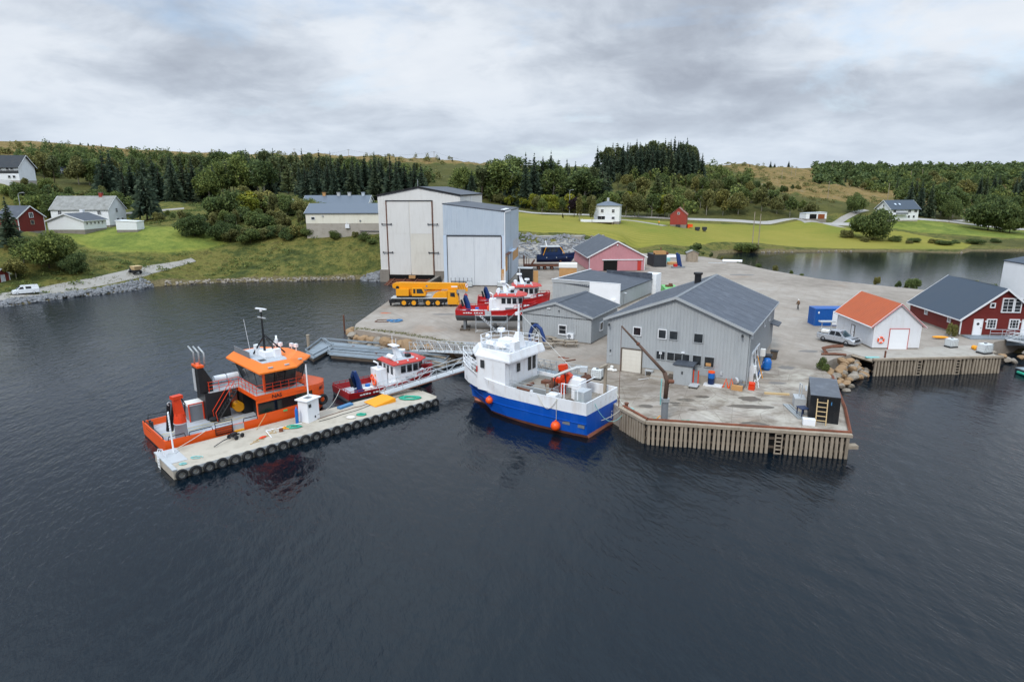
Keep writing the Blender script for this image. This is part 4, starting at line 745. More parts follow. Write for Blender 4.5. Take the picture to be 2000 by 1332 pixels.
def spruce_mesh(seed, h=16., R0=3.0, mat='needles', bare=.06, power=.8, lev=34, drop=.28):
    R = np.random.RandomState(seed); Cc, Nn, Uu, su, sv = [], [], [], [], []
    for k in range(lev):
        t = bare + (1 - bare) * (k + R.rand() * .8) / lev; z = h * t; r = R0 * max(.03, (1 - t)) ** power * R.uniform(.75, 1.15); nb = max(4, int(11 * (1 - t) + 4))
        a0 = R.rand() * 6.28
        for b in range(nb):
            if R.rand() < .1: continue
            a = a0 + 6.283 * b / nb + R.normal(0, .16); rl = r * R.uniform(.65, 1.2); dx = np.array([math.cos(a), math.sin(a), 0]); n3 = 3 if rl > .9 else 2
            for j in range(n3):
                f = (j + .6) / n3; p = dx * rl * f + np.array([0, 0, z - drop * rl * f * f * 1.5 + R.normal(0, .08)])
                u = dx + np.array([0, 0, -drop * 2 * f]) + R.normal(0, .18, 3); nn = np.array([R.normal(0, .55), R.normal(0, .55), 1.0]) if j % 2 else np.array([-math.sin(a), math.cos(a), R.normal(0, .6)])
                Cc.append(p); Uu.append(u); Nn.append(nn / np.linalg.norm(nn)); su.append(rl / n3 * .85 + .12); sv.append((.16 + .2 * rl * (1 - f * .5)) * R.uniform(.7, 1.2))
    Cc.append(np.array([0, 0, h * 1.0])); Uu.append(np.array([0, 0, 1.])); Nn.append(np.array([1., 0, 0])); su.append(.7); sv.append(.12)
    return card_mesh('crown', np.array(Cc), np.array(Nn), np.array(Uu), np.array(su), np.array(sv), mat)
def leaf_mesh(seed, h=8., rx=3., z0=.15, lobes=13, per=110, size=.42, mat='leaves', flat=1., up=.15, lob=.42):
    R = np.random.RandomState(seed); Cc = []; per = int(per * 2.1); size *= .68; zc = h * (1 + z0) / 2; rz = h * (1 - z0) / 2
    for k in range(lobes):
        d = unit(1, R)[0]; f = R.uniform(.35, .8); c = np.array([d[0] * rx * f, d[1] * rx * f, zc + d[2] * rz * f * .9]); lr = R.uniform(.75, 1.15) * lob
        p = unit(per, R) * (R.uniform(.55, 1.05, (per, 1))); Cc.append(c + p * np.array([rx * lr, rx * lr, rz * lr * flat]))
    Cc = np.concatenate(Cc); Cc = Cc[Cc[:, 2] > h * z0 * .3]; n = len(Cc); nn = unit(n, R); nn[:, 2] = np.abs(nn[:, 2]) + up; nn /= np.linalg.norm(nn, axis=1, keepdims=True)
    return card_mesh('crown', Cc, nn, unit(n, R), size * R.uniform(.6, 1.3, n), size * R.uniform(.4, .9, n), mat)
def trunk_mesh(h, r, mat='bark', limbs=0, seed=0, top=.9):
    R = np.random.RandomState(seed); m = MB(); pts = [(R.normal(0, .02) * h * t, R.normal(0, .02) * h * t, h * t - (.8 if t == 0 else 0)) for t in (0, .25, .5, .75, top)]; m.tube(pts, r, 6, r1=r * .2)
    for k in range(limbs):
        t = R.uniform(.2, .6); a = R.rand() * 6.28; L_ = h * R.uniform(.2, .35); m.tube([(0, 0, h * t), (math.cos(a) * L_ * .5, math.sin(a) * L_ * .5, h * t + L_ * .4), (math.cos(a) * L_, math.sin(a) * L_, h * t + L_ * .9)], r * .4, 5, r1=r * .1)
    return m.mesh('trunk', MAT[mat], True)
KIND = {}
def kind(key, name, cat, H, meshes, trunks): KIND[key] = (name, cat, H, meshes, trunks)
kind('spruce', 'spruce_tree', 'tree', 16, [spruce_mesh(1), spruce_mesh(2, R0=2.5), spruce_mesh(3, R0=3.5, power=.9), spruce_mesh(4, R0=2.8, bare=.12)], [trunk_mesh(16, .22)])
kind('lonespruce', 'spruce_tree', 'tree', 16, [spruce_mesh(5, R0=5.2, bare=.16, power=.62, lev=44)], [trunk_mesh(16, .3)])
kind('pine', 'pine_tree', 'tree', 12, [leaf_mesh(11, 12, 2.4, .3, 12, 90, .5, 'pine'), leaf_mesh(12, 12, 2.0, .4, 10, 90, .5, 'pine'), spruce_mesh(13, 12, 2.8, 'pine', .2, .55, 24, .05)], [trunk_mesh(12, .18, limbs=4, seed=3)])
kind('broad', 'broadleaf_tree', 'tree', 9, [leaf_mesh(21, 9, 3.4, .12), leaf_mesh(22, 9, 3.0, .15, mat='leavesdark'), leaf_mesh(23, 9, 3.6, .1, 15, mat='leaves')], [trunk_mesh(9, .17, 'barkpale', 4, 5, .75)])
kind('olive', 'broadleaf_tree', 'tree', 8, [leaf_mesh(31, 8, 3.0, .1, mat='leavesolive'), leaf_mesh(32, 8, 2.6, .15, 11, mat='leavesolive')], [trunk_mesh(8, .15, 'barkpale', 4, 6, .75)])
kind('yellow', 'broadleaf_tree', 'tree', 7, [leaf_mesh(41, 7, 2.8, .1, mat='leavesyellow')], [trunk_mesh(7, .14, 'barkpale', 4, 7, .75)])
kind('bush', 'bush', 'bush', 3, [leaf_mesh(51, 3, 2.0, .02, 10, 110, .26, 'leavesdark', lob=.5), leaf_mesh(52, 3, 2.2, .02, 11, 110, .26, 'leaves', lob=.5), leaf_mesh(53, 3, 1.8, .02, 10, 100, .28, 'leavesolive', lob=.5)], [trunk_mesh(3, .07, limbs=5, seed=9, top=.6)])
kind('bigbush', 'bush', 'bush', 6, [leaf_mesh(61, 6, 5.2, .0, 26, 150, .34, 'leaves', lob=.36), leaf_mesh(62, 6, 5.2, .0, 26, 170, .36, 'leavesdark', lob=.42)], [trunk_mesh(6, .14, limbs=8, seed=10, top=.7)])
kind('poplar', 'poplar_tree', 'tree', 11, [leaf_mesh(71, 11, 1.15, .1, 16, 70, .4, 'leavesolive', lob=.4)], [trunk_mesh(11, .14, 'barkpale', seed=11)])
kind('purple', 'copper_beech', 'tree', 8, [leaf_mesh(81, 8, 3.2, .3, 13, 120, .42, 'leavespurple')], [trunk_mesh(8, .16, limbs=4, seed=12, top=.7)])
_pc = [0]
def plant(key, x, y, h, label, group=None, wide=1., z=None, var=None):
    name, cat, H, ms, tr = KIND[key]; _pc[0] += 1; i = _pc[0]; z = gz(x, y) if z is None else z; s = h / H
    o = T(name, label, cat, (x, y, z - .15), i * 2.399, group); o.scale = (s * wide, s * wide, s)
    link('trunk', tr[i % len(tr)], o); link('crown', ms[(i if var is None else var) % len(ms)], o); return o
def pX(px, Y, row=380): return pY(px, row, Y).x
def planted(key, px, Y, label, top=None, h=None, group=None, wide=1., var=None):
    x = pX(px, Y); z = gz(x, Y)
    if h is None: h = max(2.5, pY(px, top, Y).z - z)
    return plant(key, x, Y, h, label, group, wide, z, var)
R = random.Random(5)
def stand(kinds, x0, x1, step, Y0, Y1, tops, label, group, jit=8, hmin=4, hmax=24, wide=(.85, 1.15)):
    """a row of trees between two columns of the view, tops following (column, row) points"""
    px = x0; k = 0; made = []
    while px < x1:
        q = px + R.uniform(-.4, .4) * step; Y = R.uniform(Y0, Y1); t = np.interp(q, [a for a, b in tops], [b for a, b in tops]) + R.uniform(-jit, jit)
        key = kinds[R.randrange(len(kinds))]; x = pX(q, Y); z = gz(x, Y); h = min(hmax, max(hmin, pY(q, t, Y).z - z)) if t > 0 else R.uniform(hmin, hmax)
        lab = label[key] if isinstance(label, dict) else label
        if sdist(POND, np.array([x]), np.array([Y]))[0] > 1: made.append(plant(key, x, Y, h, lab, group, R.uniform(*wide), z))
        px += step * R.uniform(.75, 1.25)
    number_off(made)
GL = 'trees in the wood behind the left bank'
stand(['spruce'], 196, 410, 13, 236, 262, [(190, 312), (215, 300), (250, 322), (300, 318), (340, 308), (400, 318)], 'tall dark spruce in the row behind the white farmhouse', 'spruces behind the farmhouse', 12, 9, wide=(1.15, 1.7))
stand(['spruce'], 585, 835, 9.5, 228, 256, [(580, 322), (640, 312), (700, 306), (760, 312), (830, 330)], 'dark spruce in the dense row behind the cream storehouse', 'spruces behind the cream storehouse', 13, 8, wide=(1.1, 1.7))
stand(['pine', 'pine', 'broad', 'spruce'], 400, 590, 11, 240, 275, [(400, 318), (480, 300), (580, 308)], {'pine': 'pine in the mixed wood left of the cream storehouse', 'broad': 'broadleaf tree in the mixed wood left of the cream storehouse', 'spruce': 'spruce in the mixed wood left of the cream storehouse'}, 'mixed wood on the left', 8, 7)
stand(['pine', 'spruce', 'broad', 'pine'], 150, 840, 12, 285, 340, [(150, 320), (250, 308), (400, 300), (520, 294), (600, 294), (680, 300), (760, 310), (840, 325)], {'pine': 'pine on the slope above the left wood', 'broad': 'broadleaf tree on the slope above the left wood', 'spruce': 'spruce on the slope above the left wood'}, 'trees on the slope above the left wood', 7, 5, 16)
stand(['olive', 'broad', 'pine'], 30, 230, 10, 262, 330, [(30, 302), (80, 292), (120, 300), (170, 305), (230, 305)], {'olive': 'olive green tree on the slope behind the hillside villa', 'broad': 'green tree on the slope behind the hillside villa', 'pine': 'pine on the slope behind the hillside villa'}, 'trees behind the hillside villa', 9, 4, 13)
stand(['broad', 'bush', 'olive'], 30, 200, 9, 205, 228, [(30, 360), (100, 350), (200, 352)], {'broad': 'green tree below the hillside villa', 'olive': 'olive tree below the hillside villa', 'bush': 'bush below the hillside villa'}, 'greenery below the hillside villa', 10, 3, 8)
stand(['broad'], 60, 240, 14, 200, 212, [(60, 372), (240, 366)], 'dark green tree close behind the farmhouse roof', 'trees close behind the farmhouse', 8, 4, 9)
stand(['broad', 'yellow', 'olive', 'bush'], 430, 600, 13, 196, 212, [(430, 375), (480, 362), (520, 372), (600, 385)], {'broad': 'green tree in the thicket left of the cream storehouse', 'yellow': 'yellow-green tree in the thicket left of the cream storehouse', 'olive': 'olive tree in the thicket left of the cream storehouse', 'bush': 'bush in the thicket left of the cream storehouse'}, 'thicket left of the cream storehouse', 8, 3, 9)
stand(['bush', 'broad', 'bush', 'olive'], 300, 600, 11, 186, 200, [(300, 420), (400, 415), (470, 400), (600, 420)], {'broad': 'small green tree at the top of the left lawn', 'bush': 'bush at the top of the left lawn', 'olive': 'small olive tree at the top of the left lawn'}, 'scrub at the top of the left lawn', 8, 2, 6)
stand(['bush'], 430, 650, 11, 179, 186, [(430, 440), (520, 436), (650, 450)], 'dark bush on the bank below the cream storehouse', 'bushes below the cream storehouse', 6, 1.6, 4)
planted('lonespruce', 281, 198, 'big wide lone spruce right of the white farmhouse', top=336, wide=1.0)
planted('bigbush', 371, 181, 'large dark rounded bush at the top edge of the left lawn', h=6.2, wide=.9, var=1); planted('bigbush', 424, 181, 'rounded green bush right of the large dark bush on the lawn', h=5.8, wide=.68, var=1)
planted('bigbush', 72, 147, 'broad leafy bush on the bank above the white van', h=8.6, wide=.82, var=0); planted('bigbush', 122, 147.5, 'low dark bush beside the broad leafy bush above the van', h=5.0, wide=.72, var=1)
planted('spruce', 6, 150, 'dark spruce at the left edge in front of the red barn', top=385, wide=1.5); planted('broad', 22, 146, 'green tree left of the broad bush at the left edge', h=6.5, wide=1.2); planted('yellow', 52, 149, 'yellowish shrub tree above the red hut', h=4.6, wide=1.2); planted('olive', 2, 140, 'olive shrub tree behind the red hut', h=5, wide=1.3)
planted('yellow', 473, 201, 'yellow-green tree standing out in the scrub left of the pale shed', top=372, wide=1.3); planted('olive', 560, 199, 'thin olive tree in front of the pale shed', top=385, wide=1.1)
number_off([planted('bush', px, Y, 'small bush on the grass bank beside the white boat hall', h=h, group='bushes beside the white boat hall') for px, Y, h, i in ((705, 178, 2.4, 0), (722, 176, 1.8, 1), (690, 180, 1.6, 2))])
# middle: wood beyond the meadow
GM = 'wood beyond the meadow'
stand(['spruce', 'spruce', 'pine', 'broad'], 905, 1190, 9.5, 292, 325, [(905, 330), (950, 320), (1000, 312), (1070, 308), (1120, 322), (1190, 325)], {'spruce': 'spruce in the wood right of the boat halls', 'pine': 'pine in the wood right of the boat halls', 'broad': 'broadleaf tree in the wood right of the boat halls'}, 'wood right of the boat halls', 14, 7, wide=(1.0, 1.5))
stand(['broad', 'yellow', 'broad', 'olive'], 960, 1330, 11, 284, 300, [(960, 385), (1040, 372), (1150, 385), (1250, 372), (1330, 370)], {'broad': 'green tree at the wood edge behind the white house', 'yellow': 'yellow-green tree at the wood edge behind the white house', 'olive': 'olive tree at the wood edge behind the white house'}, 'trees at the wood edge behind the white house', 9, 4, 11)
stand(['broad', 'pine', 'olive'], 1100, 1420, 11, 318, 372, [(1100, 330), (1180, 335), (1300, 340), (1420, 345)], {'broad': 'tree on the slope under the hilltop spruces', 'pine': 'pine on the slope under the hilltop spruces', 'olive': 'olive tree on the slope under the hilltop spruces'}, 'trees under the hilltop spruces', 9, 5, 12)
stand(['spruce'], 1178, 1368, 6.5, 366, 378, [(1178, 300), (1215, 290), (1250, 284), (1340, 281), (1368, 305)], 'spruce in the front row of the dense hilltop grove', 'hilltop spruce grove', 6, 8, wide=(1.1, 1.4))
stand(['spruce', 'spruce', 'pine'], 1172, 1364, 6.4, 380, 400, [(1172, 288), (1200, 283), (1240, 276), (1330, 272), (1350, 282), (1364, 305)], 'spruce in the dense hilltop grove against the sky', 'hilltop spruce grove', 6, 8, wide=(1.05, 1.35)); planted('spruce', 1165, 372, 'spruce standing just left of the hilltop grove', top=284); planted('spruce', 1182, 380, 'ragged spruce at the left end of the hilltop grove', top=292)
stand(['broad', 'broad', 'olive'], 1320, 1590, 10, 298, 322, [(1320, 375), (1400, 365), (1470, 362), (1560, 390)], {'broad': 'green tree in the belt beyond the meadow road', 'olive': 'olive tree in the belt beyond the meadow road'}, 'tree belt beyond the meadow road', 9, 4, 12)
stand(['broad', 'olive', 'broad'], 1360, 1560, 11, 330, 365, [(1360, 345), (1450, 345), (1560, 375)], {'broad': 'green tree on the lower moor slope', 'olive': 'olive tree on the lower moor slope'}, 'trees on the lower moor slope', 8, 4, 9)
stand(['broad', 'olive', 'spruce'], 1640, 2010, 9, 400, 470, [(1640, 372), (1700, 350), (1780, 345), (1850, 340), (2010, 345)], {'broad': 'green tree on the right hillside', 'olive': 'olive tree on the right hillside', 'spruce': 'spruce on the right hillside'}, 'trees on the right hillside', 10, 5, 14)
stand(['spruce', 'broad'], 1770, 1870, 11, 308, 326, [(1770, 342), (1820, 335), (1870, 355)], {'spruce': 'dark conifer behind the hillside house', 'broad': 'dark green tree behind the hillside house'}, 'dark trees behind the hillside house', 8, 7, 17)
stand(['broad'], 1860, 2020, 13, 330, 350, [(1860, 385), (2020, 378)], 'green tree right of the hillside house', 'trees right of the hillside house', 6, 5, 10)
planted('bigbush', 1716, 256, 'huge rounded dark bush on the meadow in front of the hillside house', top=406, wide=.78, var=1); planted('bush', 1665, 258, 'low bush left of the huge rounded bush', h=3.4, wide=1.4)
planted('bigbush', 1860, 308, 'rounded green tree right of the hillside house', top=382, wide=.55, var=0); planted('bigbush', 1941, 285, 'dark rounded tree beside the lamp post on the right', top=377, wide=.72, var=1); planted('bigbush', 1985, 280, 'dark rounded tree at the right edge above the road', top=395, wide=.7, var=1); planted('bigbush', 1676, 305, 'rounded olive bush left of the hillside house', top=376, wide=.55, var=0)
planted('spruce', 2000, 420, 'tall spruce on the skyline at the right edge', top=308, wide=1.2)
planted('purple', 1122, 268, 'dark purple copper beech left of the white house', top=384); planted('poplar', 1132, 246, 'tall narrow poplar beside the copper beech', top=372, wide=1.1); planted('poplar', 1158, 243, 'narrow poplar close to the left corner of the white house', top=378, wide=1.1); planted('poplar', 1100, 248, 'small columnar shrub on the lawn left of the poplars', top=420, wide=1.3); planted('broad', 1059, 268, 'small round tree by the road right of the boat halls', top=383, wide=.8)
planted('bush', 1464, 226, 'bush at the foot of the twin poles on the meadow', h=4.2, wide=1.15); planted('bush', 1482, 226, 'smaller bush right of the twin poles', h=2.8)
planted('bush', 1366, 212, 'round bush at the meadow corner by the yard', h=3.0); planted('bush', 1356, 208, 'low olive bush at the meadow corner by the yard', h=2.0, wide=1.3)
_sc = []
for px, Y in ((1700, 250), (1760, 252), (1800, 250), (1840, 246), (1880, 246), (1920, 244), (1790, 246), (1960, 248), (1860, 242)): _sc.append(planted('bush', px, Y, 'low scrubby bush between the meadow and the far pond shore', h=R.uniform(1.4, 2.6), group='scrub on the far pond shore', wide=1.7))
for px, row, h in ((1410, 508, 1.3), (1440, 517, 1.0), (1480, 524, 1.8), (1513, 531, 2.0), (1545, 536, 1.2), (1565, 540, 1.1), (1712, 556, 2.0), (1755, 562, 1.6), (1783, 566, 3.2), (1770, 565, 1.8), (1388, 502, 1.5), (1372, 497, 1.2), (1908, 580, 3.4), (1935, 584, 3.0), (1955, 587, 2.4)):
    p = at(px, row, 1.6); _sc.append(plant('bush', p.x + .4, p.y + .8, h, 'small shrub on the grassy edge between yard and pond', 'shrubs along the pond edge', .6, 1.5))
number_off(_sc); _sc = []
p = at(1862, 658, 2.0); plant('bush', p.x, p.y + .3, 2.0, 'slender green shrub at the corner of the red waterfront house', wide=.55, z=2.1)
p = at(1606, 722, 2.0); plant('bush', p.x, p.y, 1.7, 'straggly shrub at the yard corner above the boulders', wide=.6, z=1.9)
# skyline trees on the left hill and the moor
for px, Y, t in ((113, 505, 275), (187, 500, 283), (212, 500, 285), (237, 505, 288), (330, 500, 290), (172, 500, 285), (1500, 560, 314), (1508, 560, 318), (1535, 560, 314), (1395, 450, 322), (1460, 520, 319), (860, 470, 308), (885, 470, 310), (1800, 600, 325)): _sc.append(planted('spruce', px, Y, 'small lone conifer on the open skyline', top=t, group='lone skyline conifers', wide=1.5))
number_off(_sc)
# the far wood on the right ridge reads as one mass
def mass(name, spots, mat, seed, per=60, size=.9, label=None):
    Rr = np.random.RandomState(seed); Cs, Ns, Us, su, sv = [], [], [], [], []
    for x, y, z, r, h in spots:
        d = unit(per, Rr); d[:, 2] = np.abs(d[:, 2]); c = d * Rr.uniform(.5, 1.05, (per, 1)) * np.array([r, r, h]) + np.array([x, y, z]); n = unit(per, Rr); n[:, 2] = np.abs(n[:, 2]) + .2; n /= np.linalg.norm(n, axis=1, keepdims=True)
        Cs.append(c); Ns.append(n); Us.append(unit(per, Rr)); k = size * min(1.6, max(.35, r / 2.5)); su.append(k * Rr.uniform(.5, 1.2, per)); sv.append(k * Rr.uniform(.35, .8, per))
    me = card_mesh(name, np.concatenate(Cs), np.concatenate(Ns), np.concatenate(Us), np.concatenate(su), np.concatenate(sv), mat); o = link(name, me, kind='stuff', label=label); return o
def scatter(n, fx, fy, test, rs, hs, seed):
    Rr = np.random.RandomState(seed); x = Rr.uniform(*fx, n); y = Rr.uniform(*fy, n); z, l, w, yd = ground(x, y, True); k = test(x, y, z, l, w, yd)
    return [(a, b, c, Rr.uniform(*rs), Rr.uniform(*hs)) for a, b, c in zip(x[k], y[k], z[k])]
col = lambda x, y: 1000 + x / y * FPX * .975
mass('far_woods', scatter(1100, (180, 640), (420, 660), lambda x, y, z, l, w, yd: (col(x, y) > 1560) & (col(x, y) < 2080), (2.5, 5), (4, 8.5), 1), 'leavesdark', 1, 110, .95, 'dense broadleaf wood covering the far right ridge')
mass('hillside_woods', scatter(640, (190, 520), (400, 540), lambda x, y, z, l, w, yd: (col(x, y) > 1660) & (col(x, y) < 2080), (2, 4), (3, 7), 11), 'leaves', 11, 170, .6, 'mixed broadleaf wood on the right hillside')
mass('mid_woods', scatter(420, (-60, 160), (300, 440), lambda x, y, z, l, w, yd: (col(x, y) > 890) & (col(x, y) < 1440) & (y < 405), (1.8, 3.6), (3, 8), 12), 'leaves', 12, 170, .58, 'mixed broadleaf wood behind the meadow')
mass('left_woods', scatter(420, (-280, -40), (290, 400), lambda x, y, z, l, w, yd: (col(x, y) > 90) & (col(x, y) < 850), (1.8, 3.8), (3, 9), 13), 'leaves', 13, 170, .6, 'mixed wood on the slope above the left bank')
mass('hill_scrub', scatter(330, (-460, -40), (330, 500), lambda x, y, z, l, w, yd: (z < 47) & (np.sin(x * .06) + np.sin(y * .07 + x * .02) > -.5), (1.2, 3.2), (1.5, 5), 2), 'leavesolive', 2, 110, .6, 'scattered scrub on the left hillside')
mass('moor_scrub', scatter(1000, (60, 380), (316, 560), lambda x, y, z, l, w, yd: (col(x, y) > 1370) & (col(x, y) < 1720) & (np.sin(x * .08) + np.sin(y * .06 - x * .03) > -.35), (.8, 2.4), (.8, 2.6), 3), 'leavesolive', 3, 80, .5, 'low scrub dotted over the moor slope')
mass('bank_scrub', scatter(1500, (-160, -30), (126, 232), lambda x, y, z, l, w, yd: (l > 2.0) & (w > 4) & ((y > 152) | (x < -92)) & (np.sin(x * .17) + np.sin(y * .19 + x * .05) > -.25), (.5, 1.8), (.3, 1.1), 4), 'leaves', 4, 40, .45, 'low shrubs and ferns on the left bank')
mass('grass_tufts', scatter(2600, (-110, -30), (128, 184), lambda x, y, z, l, w, yd: (l > .5) & (w > 1.2), (.3, .8), (.3, .75), 5), 'tuft', 5, 10, .32, 'tall yellowing grass on the left shore bank')
mass('shore_grass', scatter(1500, (36, 190), (150, 240), lambda x, y, z, l, w, yd: (l > .3) & (w > .2) & (w < 16) & (yd > .5), (.3, .8), (.2, .55), 6), 'tuft', 6, 10, .3, 'yellow grass round the pond shore')
mass('moor_heather', scatter(1500, (40, 330), (300, 520), lambda x, y, z, l, w, yd: col(x, y) > 1360, (.5, 1.4), (.2, .6), 7), 'heather', 7, 10, .5, 'brown heather on the moor')
mass('left_heather', scatter(900, (-460, 0), (380, 520), lambda x, y, z, l, w, yd: z > 36, (.5, 1.6), (.2, .7), 8), 'heather', 8, 10, .6, 'brown heather on the left hill')
mass('wall_moss', [(x + RN.uniform(-.35, .5), y + RN.uniform(-.2, .7), 1.95, RN.uniform(.2, .5), RN.uniform(.1, .3)) for k in range(230) for x, y in [tuple(np.array((-23.7, 94)) + (np.array((-4.6, 81.2)) - np.array((-23.7, 94))) * k / 230 + np.array((0, 1.6 * math.sin(k / 230 * 3.1) - .4)))]], 'tuft', 9, 12, .22, 'grass and moss along the top of the sea wall')
# ---------------------------------------------------------------- boat kit
def rail(m, pts, h, levels=2, r=.03, step=1.2, closed=False, base=0.):
    """railing posts and bars along a line of points"""
    pts = [Vector(p) for p in pts]
    if closed: pts = pts + [pts[0]]
    for k in range(1, levels + 1): m.tube([p + Vector((0, 0, base + h * k / levels)) for p in pts], r, 5)
    for a, b in zip(pts, pts[1:]):
        n = max(1, round((b - a).length / step))
        for i in range(n): q = a.lerp(b, i / n); m.tube([q, q + Vector((0, 0, base + h))], r, 5)
    q = pts[-1]; m.tube([q, q + Vector((0, 0, base + h))], r, 5)
def hull(root, st, rowm, mats, zdeck, deckm, bul=.12, capm=None, name='hull', deckfrom=0, innerm=None):
    """st: stations of port-side points keel->sheer; rowm: material index of each row between points"""
    m = MB(); n = len(st[0])
    for sgn in (1, -1):
        for r in range(n - 1):
            m.mi = rowm[r]; m.loft([[(p[0], p[1] * sgn, p[2]) for p in (s[r], s[r + 1])] for s in st], False, False)
    for r in range(n - 1): m.mi = rowm[r]; a, b = st[0][r], st[0][r + 1]; m.quad((a[0], -a[1], a[2]), (a[0], a[1], a[2]), (b[0], b[1], b[2]), (b[0], -b[1], b[2]))
    h = P(name, m, [MAT[q] for q in mats], root)
    inn = [(s[-1][0] + (bul if k == 0 else -bul * (1.5 if k == len(st) - 1 else .3)), max(.02, s[-1][1] - bul * (1.6 if k > len(st) - 3 else 1)), s[-1][2]) for k, s in enumerate(st)]
    b = MB()
    for sgn in (1, -1):
        b.loft([[(s[-1][0], s[-1][1] * sgn, s[-1][2] + .005), (q[0], q[1] * sgn, q[2] + .005), (q[0], q[1] * sgn, zdeck)] for s, q in zip(st, inn)], False, False)
    s, q = st[0][-1], inn[0]; b.quad((s[0], -s[1], s[2] + .005), (s[0], s[1], s[2] + .005), (q[0], q[1], q[2] + .005), (q[0], -q[1], q[2] + .005)); b.quad((q[0], -q[1], q[2] + .005), (q[0], q[1], q[2] + .005), (q[0], q[1], zdeck), (q[0], -q[1], zdeck))
    P('bulwark', b, MAT[capm or mats[-1]], root)
    d = MB(); d.loft([[(q[0], q[1], zdeck + .01), (q[0], -q[1], zdeck + .01)] for q in inn], False, False); P('deck', d, MAT[deckm], root); return h
def ringz(pts, z): return [(x, y, z) for x, y in pts]
def sym(half): return [(x, y) for x, y in half] + [(x, -y) for x, y in half[::-1]]
def text(body, root, size, M, mat, name='lettering'):
    c = bpy.data.curves.new(name, 'FONT'); c.body = body; c.size = size; c.extrude = .006; c.align_x = 'CENTER'; c.align_y = 'CENTER'; c.materials.append(MAT[mat]); c.resolution_u = 3; c.offset = .008
    o = bpy.data.objects.new(name, c); COL.objects.link(o); dg = bpy.context.evaluated_depsgraph_get(); me = bpy.data.meshes.new_from_object(o.evaluated_get(dg)); bpy.data.objects.remove(o)
    if not me.materials: me.materials.append(MAT[mat])
    return link(name, me, root, mat=M)
def towards(px, py, pz, ang, tilt=0):     # text plane standing upright, facing local -y turned by ang
    return Matrix.Translation((px, py, pz)) @ Matrix.Rotation(ang, 4, 'Z') @ Matrix.Rotation(math.pi / 2 + tilt, 4, 'X')
# ---------------------------------------------------------------- orange workboat
PU = Vector((math.cos(math.radians(43.6)), math.sin(math.radians(43.6)), 0)); PN = Vector((-PU.y, PU.x, 0)); P0 = Vector((-26.9, 46.7, 0))
ob = T('workboat', 'large orange workboat with black wheelhouse windows moored along the concrete pontoon', 'workboat', P0 + PU * 1.0 + PN * 8.95, math.radians(43.6))
hb = [(0, 3.42, 1.35), (2, 3.5, 1.35), (5, 3.5, 1.35), (8.2, 3.5, 1.35), (11, 3.5, 1.45), (13, 3.3, 1.6), (14.3, 2.75, 1.7), (15.3, 2.0, 1.75), (16.1, 1.15, 1.8), (16.5, .25, 1.8)]
hull(ob, [[(x * .97, y * .82, -.5), (x * .985 + .0, y * .95, .12), (x, y, .55), (x, y, z)] for x, y, z in hb], [0, 1, 1], ['blackmetal', 'orange'], .75, 'deckgrey')
fore = [(8.2, 3.5, 3.5), (10, 3.5, 3.52), (12, 3.5, 3.5), (13, 3.33, 3.42), (14, 2.9, 3.25), (15, 2.25, 3.05), (15.9, 1.4, 2.85), (16.5, .5, 2.72), (16.65, .05, 2.68)]
m = MB(); low = dict(zip([8.2, 10, 12, 13, 14, 15, 15.9, 16.5, 16.65], [1.36, 1.4, 1.52, 1.6, 1.68, 1.73, 1.78, 1.8, 1.8]))
for sg in (1, -1):
    for a, b in zip(fore, fore[1:]):
        win_ = 9.0 < (a[0] + b[0]) / 2 < 13.6; za, zb = low[a[0]], low[b[0]]
        for (r0, r1, k) in ((0, .16, 0), (.16, .68, 1 if win_ else 0), (.68, 1, 0)):
            m.mi = k; y0 = .035 if k else 0
            m.quad((a[0], (a[1] - y0) * sg, za + (a[2] - za) * r0), (b[0], (b[1] - y0) * sg, zb + (b[2] - zb) * r0), (b[0], (b[1] - y0) * sg, zb + (b[2] - zb) * r1), (a[0], (a[1] - y0) * sg, za + (a[2] - za) * r1))
m.mi = 0; m.quad((8.2, 3.5, 1.36), (8.2, 1.6, 1.36), (8.2, 1.6, 3.45), (8.2, 3.5, 3.45))
m.quad((8.25, -3.5, .76), (8.25, -3.0, .76), (8.25, -3.0, 3.45), (8.25, -3.5, 3.45))
P('forecastle', m, [MAT['orange'], MAT['glossblack']], ob)
m = MB(); m.loft([[(x, y, z + .004), (x + .1, y * .45, z + (.55 if x > 13.2 else .0) * (1 - (x - 13) / 4.5)), (x + .15, -y * .45, z + (.55 if x > 13.2 else .0) * (1 - (x - 13) / 4.5)), (x, -y, z + .004)] for x, y, z in fore[3:]], False, False); P('whaleback', m, MAT['orange'], ob, True)
P('walkway', MB().box(8.2, 13.1, -3.46, 3.46, 3.44, 3.5).box(5.4, 8.198, .9, 3.3, 3.44, 3.5), MAT['lightgrey'], ob)
P('walkway_edge', MB().box(8.15, 13.0, -3.53, -3.461, 3.2, 3.56).box(8.1, 8.19, -3.5, .88, 3.15, 3.52), MAT['orange'], ob, split=True)
P('cabin_wall', MB().box(9.2, 13.4, -2.7, 2.7, .76, 3.43).box(8.3, 9.19, .4, 3.2, .76, 3.43), MAT['blackmetal'], ob, split=True)
P('door_frame', MB().box(9.12, 9.19, -3.2, -2.4, .76, 3.1), MAT['orange'], ob)
P('engine_casing', MB().box(5.0, 7.2, .9, 3.2, .76, 3.43), MAT['blackmetal'], ob)
P('casing_top', MB().xz([(4.7, 3.5), (5.9, 3.5), (5.9, 4.6), (5.2, 6.0), (4.7, 6.0)], 1.2, 2.7), MAT['blackmetal'], ob); P('casing_bar', MB().box(4.65, 5.3, 1.15, 2.75, 6.002, 6.2), MAT['orange'], ob); P('side_panel', MB().box(4.6, 4.66, 1.9, 2.5, 3.6, 5.8), MAT['lightgrey'], ob)
